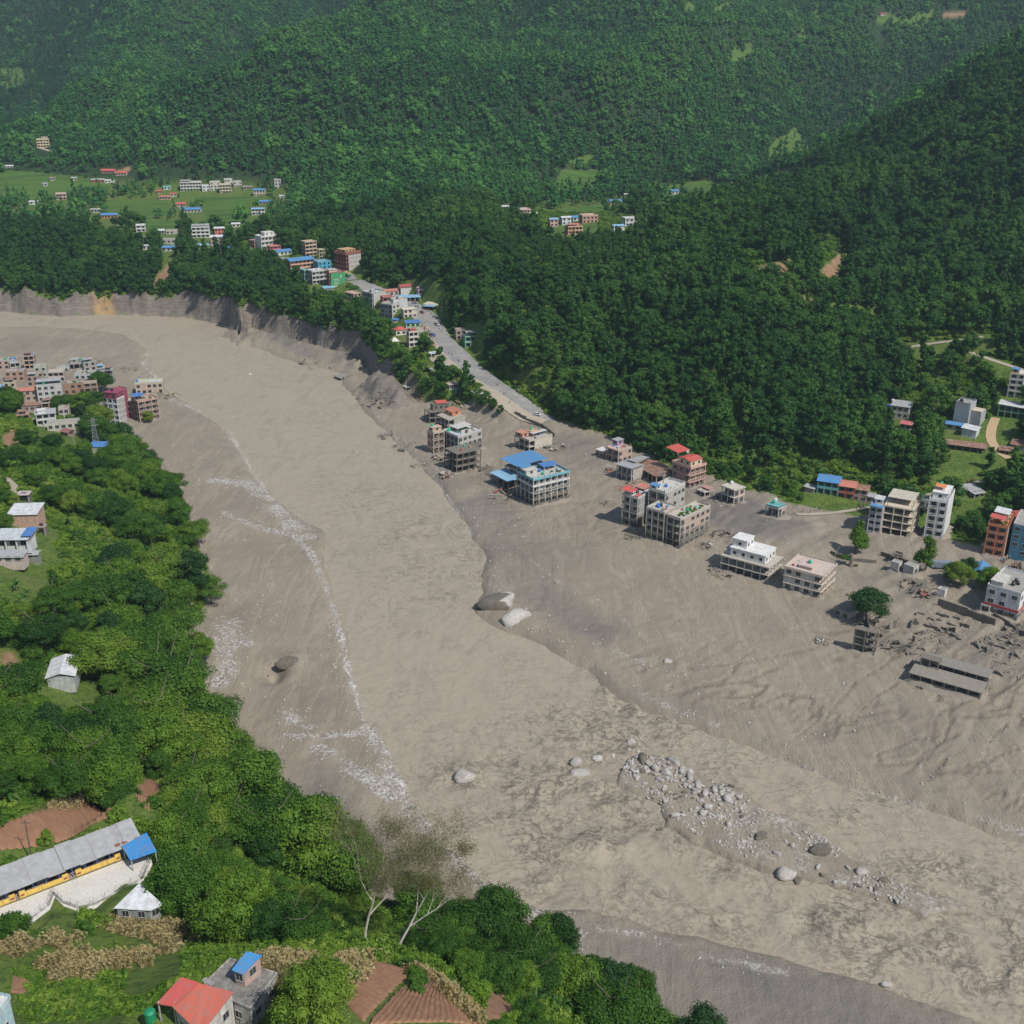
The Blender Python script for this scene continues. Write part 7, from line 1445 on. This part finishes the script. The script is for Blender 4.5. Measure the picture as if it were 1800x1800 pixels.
T('column', 1, 1626, 1002, 1.0, 'dense upright tree standing alone in mud in front of the slim white house')
T('spread', 0, 1523, 1093, 1.0, 'lone spreading tree over the small mud-grey house')
T('lime', 0, 1742, 1036, .95, 'bright lime green tree beside the curved blue garage')
T('bank', 1, 1686, 1030, .8, 'dark green garden tree left of the curved blue garage')
T('bank', 2, 1672, 1022, .7, 'small garden tree at the left end of the flooded garden')
T('dark', 0, 1700, 1010, .6, 'dark leafy tree behind the flooded garden')
T('bank', 0, 262, 742, .62, 'small round tree in front of the orange corner house by the river')
T('bank', 4, 178, 688, 1.05, 'big dark tree in the middle of the left town')
T('bank', 3, 112, 724, 1.0, 'tree crowding the pink houses of the left town')
T('dark', 1, 146, 742, .8, 'tree left of the tallest tower house')
T('bank', 2, 20, 712, .95, 'tree at the far left edge below the blue-roofed town shed')
T('round', 0, 26, 1643, 1.0, 'round clipped bush beside the pale courtyard wall', 'round_bush', cat='bush')
T('round', 0, 838, 1764, .98, 'round dark bush standing on the brown field', 'round_bush', cat='bush')
T('bank', 4, 560, 1800, .75, 'bushy tree cut by the bottom edge left of the ploughed field')
T('bank', 0, 930, 1806, .55, 'low tree at the bottom edge right of the ploughed fields')
T('bank', 4, 868, 1668, 1.25, 'broad pale green tree rising over the river gravel near the bare tree')
T('bank', 2, 985, 1690, .85, 'slender upright tree between the broad pale tree and the river', sz=1.15)
T('bank', 0, 1116, 1772, .75, 'dark upright tree at the waterside near the bottom edge', sz=1.1)
T('bank', 2, 1040, 1740, .8, 'tree between the two upright waterside trees')
T('dark', 1, 1060, 1758, .7, 'small dark tree next to the lower upright tree')
T('dark', 0, 430, 1440, 1.35, 'tallest dark tree of the bank wood, above the river mud')
T('lime', 0, 500, 1470, .75, 'yellow-green tree leaning out over the river mud')
T('bank', 1, 330, 1600, 1.0, 'rounded bright tree right of the white-roofed house')
T('bank', 4, 420, 1650, 1.0, 'rounded bright tree at the top of the meadow')
T('feather', 0, 345, 960, 1.0, 'flat-topped tree leaning over the river mud on the left bank')
T('feather', 1, 372, 1062, .95, 'airy tree on the small mud spit of the left bank')
T('bank', 0, 352, 1160, .95, 'tree at the lower end of the mud spit on the left bank')
T('bank', 2, 338, 1215, 1.0, 'shady tree below the mud spit of the left bank')
for px, py in [(880, 728), (855, 712), (822, 700), (868, 716)]: T('mid', (px % 4), px, py, .62, 'small tree in the thicket between highway and mud, at %s' % {880: 'its lower tip', 855: 'its middle', 822: 'its upper end', 868: 'its lower middle'}[px])
BQ = ["below the courtyard bend", "below the middle of the courtyard wall", "at the foot of the courtyard bend", "beside the white-roofed house", "under the left part of the courtyard wall", "behind the school roof, far left", "behind the school roof, left", "behind the school roof, middle", "behind the blue sheet shelter", "below the dark power pole", "above the middle of the school", "between the pole and the ploughed field"]
for k_, (px, py) in enumerate([(165, 1622), (180, 1628), (152, 1618), (215, 1612), (60, 1655), (30, 1560), (60, 1545), (110, 1530), (250, 1455), (15, 1520), (130, 1518), (80, 1478)]): T("bush", k_ % 4, px, py, .8 + .1 * (k_ % 3), "green bush " + BQ[k_], "bush", cat="bush")
for k_, (px, py, s_, w_) in enumerate([(700, 655, .8, 'upper left end'), (712, 668, .7, 'left edge'), (735, 668, .6, 'open grass, left'), (748, 690, .7, 'lower left edge'), (775, 700, .7, 'lower edge, middle'), (800, 705, .65, 'lower edge, right'), (815, 690, .75, 'middle'), (835, 705, .6, 'right half'), (845, 716, .6, 'right corner'), (800, 668, .6, 'upper middle'), (828, 676, .7, 'upper right'), (722, 645, .8, 'upper left'), (865, 722, .5, 'far right tip'), (760, 680, .5, 'open grass, right')]): T('mid', k_ % 5, px, py, s_, 'bushy tree on the green spit between road and mud, ' + w_)
# bare grey-barked trees with thin olive foliage
def bare_tree(label, px, py, h, seed, lean):
    x, y, z = cast(px, py); r_ = empty('bare_tree', (x, y, z), 0, label, 'tree'); rg = random.Random(seed); m = MB(); tips = []
    def grow(p, d, L_, rad, lv):
        n_ = 4; pts = [p]; rr_ = [rad]; dd = d.copy()
        for i in range(n_):
            dd = (dd + Vector((rg.gauss(0, .10), rg.gauss(0, .10), rg.gauss(.02, .06)))).normalized(); p = p + dd * L_ / n_; pts.append(p); rr_.append(rad * (1 - .55 * (i + 1) / n_))
            if lv > 0 and i >= 1:
                a_ = rg.random() * 6.28; side = Vector((math.cos(a_), math.sin(a_), rg.uniform(.1, .6))).normalized(); grow(p, (dd * .55 + side * .75).normalized(), L_ * rg.uniform(.55, .78), rr_[-1] * .72, lv - 1)
        m.tube(pts, rr_, BARKW, 6 if lv > 2 else 4, False); tips.extend(pts[2:])
        if lv > 0: grow(p, dd, L_ * .6, rr_[-1], lv - 1)
    grow(Vector((0, 0, -.5)), Vector((lean, .05, 1)).normalized(), h * .40, .27, 4)
    me = m.mesh('branches'); link(bpy.data.objects.new('branches', me), r_)
    T_ = np.array([tuple(t_) for t_ in tips if t_.z > h * .3]); q = np.random.RandomState(seed); n_ = 14000; k = q.randint(0, len(T_), n_); p = T_[k] + q.normal(size=(n_, 3)) * .55
    d = q.normal(size=(n_, 3)); d[:, 2] -= .6; d /= np.linalg.norm(d, axis=1)[:, None]; t_ = np.cross(d, q.normal(size=(n_, 3))); t_ /= np.linalg.norm(t_, axis=1)[:, None]
    vv_ = np.stack([p, p + d * .42 + t_ * .05, p + d * .5 - t_ * .05], 1).reshape(-1, 3)
    link(bpy.data.objects.new('foliage', npmesh('foliage', vv_, np.arange(n_ * 3).reshape(-1, 3), [LEAF_OLIVE])), r_)
bare_tree('half-bare tree with white branches and thin olive leaves above the gravel', 640, 1660, 31, 3, .1)
bare_tree('second half-bare white-branched tree, leaning right over the gravel', 695, 1672, 28, 8, .5)
# banana plants
def leafblade():
    v = []; f = []; n_ = 6
    for i in range(n_ + 1):
        t_ = i / n_; x = 2.6 * t_; z = 1.2 * math.sin(t_ * 2.0) - .9 * t_ * t_; w_ = .36 * math.sin(math.pi * min(1, t_ * .92 + .06)) ** .6
        v += [(x, -w_, z - .12), (x, 0, z), (x, w_, z - .12)]
    for i in range(n_): a_ = i * 3; f += [(a_, a_ + 3, a_ + 4, a_ + 1), (a_ + 1, a_ + 4, a_ + 5, a_ + 2)]
    return MB().add(v, f, LEAF_BANANA).mesh('leaf')
LB = leafblade(); ST = MB().tube([(0, 0, -.3), (.05, 0, 1.2), (0, .05, 2.2)], [.16, .14, .08], simple('banana_stem', (.16, .2, .07)), 7).mesh('stem')
BAN = [(30, 1040, 'left edge thickets, upper clump'), (48, 1052, 'left edge thickets, upper clump'), (38, 1066, 'left edge thickets, upper clump'), (28, 1120, 'left edge above the bare soil'), (48, 1125, 'left edge above the bare soil'), (75, 1148, 'thicket just above the white barn'), (95, 1152, 'thicket just above the white barn'),
       (8, 1400, 'left edge above the ploughed field'), (20, 1412, 'left edge above the ploughed field'), (230, 1348, 'left bank wood above the upper field'), (362, 1628, 'foot of the bright trees by the meadow'), (372, 1640, 'foot of the bright trees by the meadow'), (745, 1655, 'slope below the bare trees'), (720, 1660, 'slope below the bare trees'), (765, 1665, 'slope below the bare trees'),
       (925, 1745, 'lower wood near the bottom edge'), (945, 1755, 'lower wood near the bottom edge'), (965, 1765, 'lower wood near the bottom edge'), (940, 1775, 'lower wood near the bottom edge'), (985, 1785, 'lower wood near the bottom edge'), (1010, 1790, 'lower wood near the bottom edge'), (1135, 1795, 'lower right end of the wood'), (1080, 1795, 'lower right end of the wood'),
       (225, 952, 'left bank slope by the river'), (232, 968, 'left bank slope by the river'), (120, 930, 'left bank near the sheds'), (1420, 832, 'foot of the wooded hill'), (1446, 838, 'foot of the wooded hill'), (1432, 826, 'foot of the wooded hill'), (1272, 832, 'hill foot behind the red-roofed villa'), (1262, 826, 'hill foot behind the red-roofed villa'), (1552, 868, 'clump beside the shore footpath'), (1562, 878, 'clump beside the shore footpath'), (1568, 862, 'clump beside the shore footpath'), (1545, 705, 'clearing above the grey-roofed white house'), (1556, 708, 'clearing above the grey-roofed white house'), (1628, 706, 'clearing above the footpath'), (1780, 858, 'slope at the right edge'), (1795, 866, 'slope at the right edge'), (1790, 848, 'slope at the right edge'), (1770, 868, 'slope at the right edge'), (1690, 1008, 'flooded garden'), (1700, 1016, 'flooded garden'), (1680, 1012, 'flooded garden')]
rg = random.Random(12); seenb = {}
for px, py, wh in BAN:
    x, y, z = cast(px, py); seenb[wh] = seenb.get(wh, 0) + 1; k = .85 + .4 * rg.random() + (.25 if y > 350 else 0)
    e = empty('banana_plant', (x, y, z), rg.random() * 6, 'big-leaved banana plant, ' + wh, 'banana plant', 'banana plants, ' + wh); e.scale = (k,) * 3
    child('stem', ST, e)
    for i in range(8):
        o = child('leaf', LB, e, (0, 0, 1.8 + .08 * i), i * 2.4); o.rotation_euler = (0, rg.uniform(-.5, .15), i * 2.4); o.scale = (rg.uniform(.75, 1.1),) * 3
# stump on the mud
x, y, z = cast(1495, 995); e = empty('tree_stump', (x, y, z), 0, 'mud-coated broken tree stump with a few green shoots', 'stump')
MB().tube([(0, 0, -.5), (.1, 0, 2), (-.1, .1, 5)], [1.0, .7, .5], MUDP, 8).build('trunk', e); MB().tube([(0, 0, 2), (-1, .2, 3.2)], [.4, .15], MUDP, 6).build('branch', e)
o = child('shoots', TREES['bush'][0][0], e, (-1.5, 1, 2.5)); o = child('shoots', TREES['tuft'][0][0], e, (2, 0, 0))
# dry maize stalks
def stalkmesh():
    q = np.random.RandomState(2); n_ = 44; v = []; f = []
    for i in range(n_):
        x, y = q.uniform(-1.1, 1.1, 2); h = q.uniform(1.0, 1.9); a_ = q.rand() * 6.28; w_ = .05; b0 = len(v)
        v += [(x - w_, y, 0), (x + w_, y, 0), (x + q.normal() * .2, y + q.normal() * .2, h)]; f.append((b0, b0 + 1, b0 + 2))
        for j in range(3): b0 = len(v); zz = h * (.3 + .2 * j); a_ += 2.2; v += [(x, y, zz), (x + .5 * math.cos(a_), y + .5 * math.sin(a_), zz - .1), (x + .3 * math.cos(a_ + .4), y + .3 * math.sin(a_ + .4), zz + .25)]; f.append((b0, b0 + 1, b0 + 2))
    return MB().add(v, f, LEAF_CORN).mesh('stalks')
x, y, z = cast(250, 1600); cs = tag(child('maize_clump', stalkmesh(), None, (x, y, z)), 'dry straw-coloured maize stalks just below the white-roofed house', 'maize')
XS = []; YS = []
for pts, hw, n_ in [([(215, 1620), (250, 1630), (290, 1640), (300, 1660)], 2.6, 60), ([(110, 1690), (130, 1708), (160, 1705), (200, 1690), (250, 1683)], 2.2, 90), ([(0, 1670), (60, 1660), (100, 1650)], 3, 22), ([(470, 1690), (490, 1705), (520, 1690)], 2, 60), ([(590, 1700), (620, 1690), (650, 1685)], 1.2, 40), ([(720, 1705), (780, 1740), (830, 1790)], 1.2, 60), ([(150, 1400), (120, 1412), (100, 1420)], 1.5, 40), ([(590, 1755), (640, 1700)], .8, 26)]:
    p = np.array(resample(PL(pts), .5)); q = np.random.RandomState(n_); k = q.randint(0, len(p), n_); XS.append(p[k, 0] + q.normal(size=n_) * hw * .6); YS.append(p[k, 1] + q.normal(size=n_) * hw * .6)
X = np.concatenate(XS); Y = np.concatenate(YS); n_ = len(X)
scatter('dry_maize', [[cs]], np.c_[X, Y, hgrid(X, Y) - .1], np.c_[np.zeros((n_, 2)), rr.rand(n_) * 6.28], np.c_[np.ones((n_, 2)), rr.uniform(.6, 1.1, n_)], np.zeros(n_, int))
# ---------------------------------------------------------------- boulders
def rockmesh(seed, flat, mats, split=None):
    r_ = np.random.RandomState(seed); v = ICOV2.copy(); n_ = np.linalg.norm(v, axis=1)
    d = .16 * fbm(v[:, 0] * 1.3 + seed, v[:, 1] * 1.3 + v[:, 2] * 1.7, 3, seed % 9) + .05 * fbm(v[:, 0] * 5, v[:, 1] * 5 + v[:, 2] * 6, 3, 4)
    for k in range(5):      # planed facets
        nn = r_.normal(size=3); nn /= np.linalg.norm(nn); h = v @ nn; v = v - np.outer(np.maximum(h - r_.uniform(.5, .8), 0) * .88, nn)
    d += .05 * fbm(v[:, 0] * 9 + v[:, 2] * 4, v[:, 1] * 9, 2, 6); v = v * (1 + 2.0 * d[:, None]) * [1.12, r_.uniform(.6, .85), flat]
    mi = None
    if split: c = v[ICOF2].mean(1); mi = (c[:, 0] + .25 * np.sin(c[:, 1] * 9) > split).astype(int)
    return npmesh('boulder', v, ICOF2, mats, True, mi)
RM, RW, RG = MATS['rockmud'], MATS['rockwhite'], MATS['rockgrey']
RKS = {'mud': [rockmesh(i, .62, [RM]) for i in (1, 2)], 'white': [rockmesh(i, .6, [RW]) for i in (3, 4)], 'grey': [rockmesh(i, .7, [MATS['rock']]) for i in (5, 6, 7)], 'half': [rockmesh(8, .6, [RM, RW], .35)], 'halfg': [rockmesh(9, .75, [MATS['rock'], RW], .1)]}
def rock(label, px, py, wpx, k, rz=0, group=None, zoff=.15, name='boulder'):
    x, y = at_z(px, py, .3); x = float(x); y = float(y); z = float(hgrid(x, y)); z = max(z, -.35); s = F / (y * CP + (CAMH - z) * SP); r_ = wpx / s / 2
    o = link(bpy.data.objects.new(name, RKS[k][int(px + py) % len(RKS[k])])); o.location = (x, y, z + r_ * zoff); o.rotation_euler = (0, 0, rz); o.scale = (r_,) * 3
    return tag(o, label, 'boulder', group)
first_rocks = {}
rock('huge mud-brown boulder with a white-scoured end in the river', 878, 1066, 66, 'half', .1, zoff=.0)
first_rocks['white'] = rock('huge flat white boulder just below the mud-brown one', 902, 1090, 64, 'white', .15, zoff=-.16)
first_rocks['halfg'] = rock('pale boulder washed over by brown rapids', 818, 1366, 36, 'halfg', .2, zoff=.2)
rock('mud-caked hump beside a dark hollow, left of the channel', 508, 1172, 40, 'mud', .2, zoff=-.1)
first_rocks['grey'] = rock('smooth grey boulder at the head of the lower rapids', 1012, 1339, 27, 'grey', 0)
rock('round whitish boulder right of the smooth grey one', 1050, 1333, 18, 'white', .3, zoff=.4)
rock('low grey slab awash below the smooth grey boulder', 1018, 1356, 34, 'grey', .2, zoff=-.15)
first_rocks['mud'] = rock('largest rock of the gravel island, white-faced', 1383, 1537, 34, 'halfg', .3, zoff=.3)
rock('brown boulder touching the white-faced largest rock', 1402, 1544, 20, 'mud', 1)
rock('broad flat brown boulder in the middle of the gravel island', 1444, 1498, 38, 'mud', 0, zoff=.2)
rock('hunched grey-brown boulder upstream of the broad flat one', 1338, 1472, 26, 'mud', .5)
rock('rounded brown boulder far down the gravel island', 1553, 1551, 18, 'mud', 0)
rock('dark rock with a white top near the tail of the island', 1514, 1536, 20, 'halfg', .2)
rock('lone pale boulder on the mud between channel and town', 1174, 1167, 15, 'halfg', .2)
rock('lone round boulder in the water left of the island', 1161, 1455, 13, 'mud', 0)
rock('pale flat rock at the lower edge of the island head', 1186, 1437, 16, 'grey', .4)
rock('pale stone showing through the foam upstream of the island', 1112, 1302, 20, 'halfg', 0, zoff=-.1)
rock('dark boulder half sunk near the lower right rapids', 1558, 1728, 18, 'grey', 0)
rock('white boulder standing in the wide shallow upstream of the bluff', 439, 657, 8, 'white', 0)
rg = random.Random(9)
for (px, py, wp) in [(1130, 1338, 26), (1152, 1353, 20), (1184, 1341, 26), (1198, 1358, 20), (1172, 1362, 18), (1213, 1371, 22), (1228, 1384, 20), (1222, 1395, 16), (1240, 1398, 20), (1255, 1392, 18), (1277, 1407, 22), (1286, 1400, 14), (1246, 1420, 16), (1236, 1432, 16), (1250, 1436, 13), (1141, 1345, 16), (1112, 1358, 14), (1120, 1368, 12), (1160, 1375, 14), (1166, 1390, 12), (1205, 1384, 14), (1180, 1374, 12), (1392, 1490, 14), (1437, 1527, 14), (1443, 1540, 11), (1490, 1528, 12), (1508, 1560, 13), (1365, 1505, 14), (1397, 1469, 10), (1281, 1451, 14), (1540, 1565, 14), (1468, 1553, 10), (1230, 1410, 12), (1266, 1418, 10), (1100, 1352, 12), (1128, 1356, 12), (1170, 1410, 12), (1190, 1405, 10), (1156, 1396, 10), (1315, 1412, 8), (1335, 1432, 8), (1300, 1430, 8)]:
    rock('grey boulder heaped among others on the head of the gravel island' if px < 1340 else 'grey boulder scattered on the lower gravel island', px + rg.uniform(-1, 1), py, wp, rg.choice(['grey', 'grey', 'mud', 'halfg']), rg.random() * 6, 'boulders heaped on the head of the gravel island' if px < 1340 else 'boulders scattered on the lower gravel island')
for i in range(110):
    t_ = rg.random(); px = 1105 + 200 * t_ + rg.gauss(0, 12); py = 1340 + 82 * t_ + rg.gauss(0, 15)
    rock('small grey boulder packed among the heap at the island head', px, py, rg.uniform(5, 12), rg.choice(['grey', 'grey', 'mud', 'white']), rg.random() * 6, 'small boulders packed at the island head')
# gravel: uncountable stones in streaks, and clods over the mud
def stones(name, X, Y, s_, kinds, sink=.1):
    n_ = len(X); keys = list(first_rocks); Z = np.maximum(hgrid(X, Y), -.45); q = np.random.RandomState(len(name)); idx = np.array([len(keys) - 1 - keys.index(k) for k in q.choice(kinds, n_)])
    ss = np.c_[s_ * q.uniform(.8, 1.5, n_), s_, s_ * q.uniform(.6, 1.1, n_)]
    return scatter(name, [[first_rocks[k]] for k in keys], np.c_[X, Y, Z + s_ * sink], np.c_[q.normal(size=(n_, 2)) * .3, q.rand(n_) * 6.28], ss, idx)
first_rocks['halfg'].data = RKS['halfg'][0]
q = np.random.RandomState(5); GXs = []; GYs = []
for p, hw in GRAV:
    L_ = sum(math.dist(a_, b_2) for a_, b_2 in zip(p[:-1], p[1:])); n_ = int(L_ * (hw * 3.0 + 3.5) * (.25 if p[0][0] > 0 else 1))
    pts = np.array(resample(p, 1.0)); k = q.randint(0, len(pts), n_); off = q.normal(size=(n_, 2)) * hw * .6
    GXs.append(pts[k, 0] + off[:, 0]); GYs.append(pts[k, 1] + off[:, 1] * 1.3)
X = np.concatenate(GXs); Y = np.concatenate(GYs); keep = q.rand(len(X)) < .75 + 1.0 * fbm(X / 8, Y / 8, 3, 200); X, Y = X[keep], Y[keep]
stones('gravel_streaks', X, Y, .09 + .26 * q.rand(len(X)) ** 3, ['white', 'grey', 'grey', 'halfg', 'mud'])
n_ = 26000; px = q.uniform(1090, 1700, n_); py = q.uniform(1320, 1610, n_); X, Y = at_z(px, py, .3); m = (sdist(X, Y, ISLE) > .5) & (q.rand(n_) < .30 + 1.5 * fbm(X / 10, Y / 10, 3, 201)); X, Y = X[m], Y[m]
stones('island_gravel', X, Y, .10 + .45 * q.rand(len(X)) ** 4, ['grey', 'white', 'mud', 'halfg', 'grey'])
n_ = 90000; X = q.uniform(-160, 260, n_); Y = q.uniform(200, 620, n_); sm_ = sdist(X, Y, MUD); sc_ = sdist(X, Y, CHAN)
dn = .03 + .5 * np.clip(fbm(X / 26, Y / 26, 4, 202) - .06, 0, 1) + .5 * np.exp(-((sc_ + 3) / 2.5) ** 2)
m = (sm_ > 1) & (sc_ < -.5) & (q.rand(n_) < dn + .55 * hgrid(X, Y, rill)) & (np.abs(X / Y) < .6); X, Y = X[m], Y[m]
stones('mud_clods', X, Y, .10 + .32 * q.rand(len(X)) ** 3, ['mud', 'mud', 'mud', 'grey'])
print('rocks', round(time.time() - T0, 1), len(X))
# ---------------------------------------------------------------- valley haze
m = bpy.data.materials.new('haze'); m.use_nodes = True; N = m.node_tree.nodes; L = m.node_tree.links
N.remove(N['Principled BSDF']); pv = N.new('ShaderNodeVolumePrincipled'); pv.inputs['Color'].default_value = (.62, .85, 1, 1); pv.inputs['Density'].default_value = .000085
pv.inputs['Anisotropy'].default_value = .2; L.new(pv.outputs[0], N['Material Output'].inputs['Volume'])
hz = MB().box(-2300, -120, -6, 2300, 2750, float(H.max()) + 40, m).build('haze'); tag(hz, kind='stuff')
print('script', round(time.time() - T0, 1), 'objects', len(bpy.data.objects))
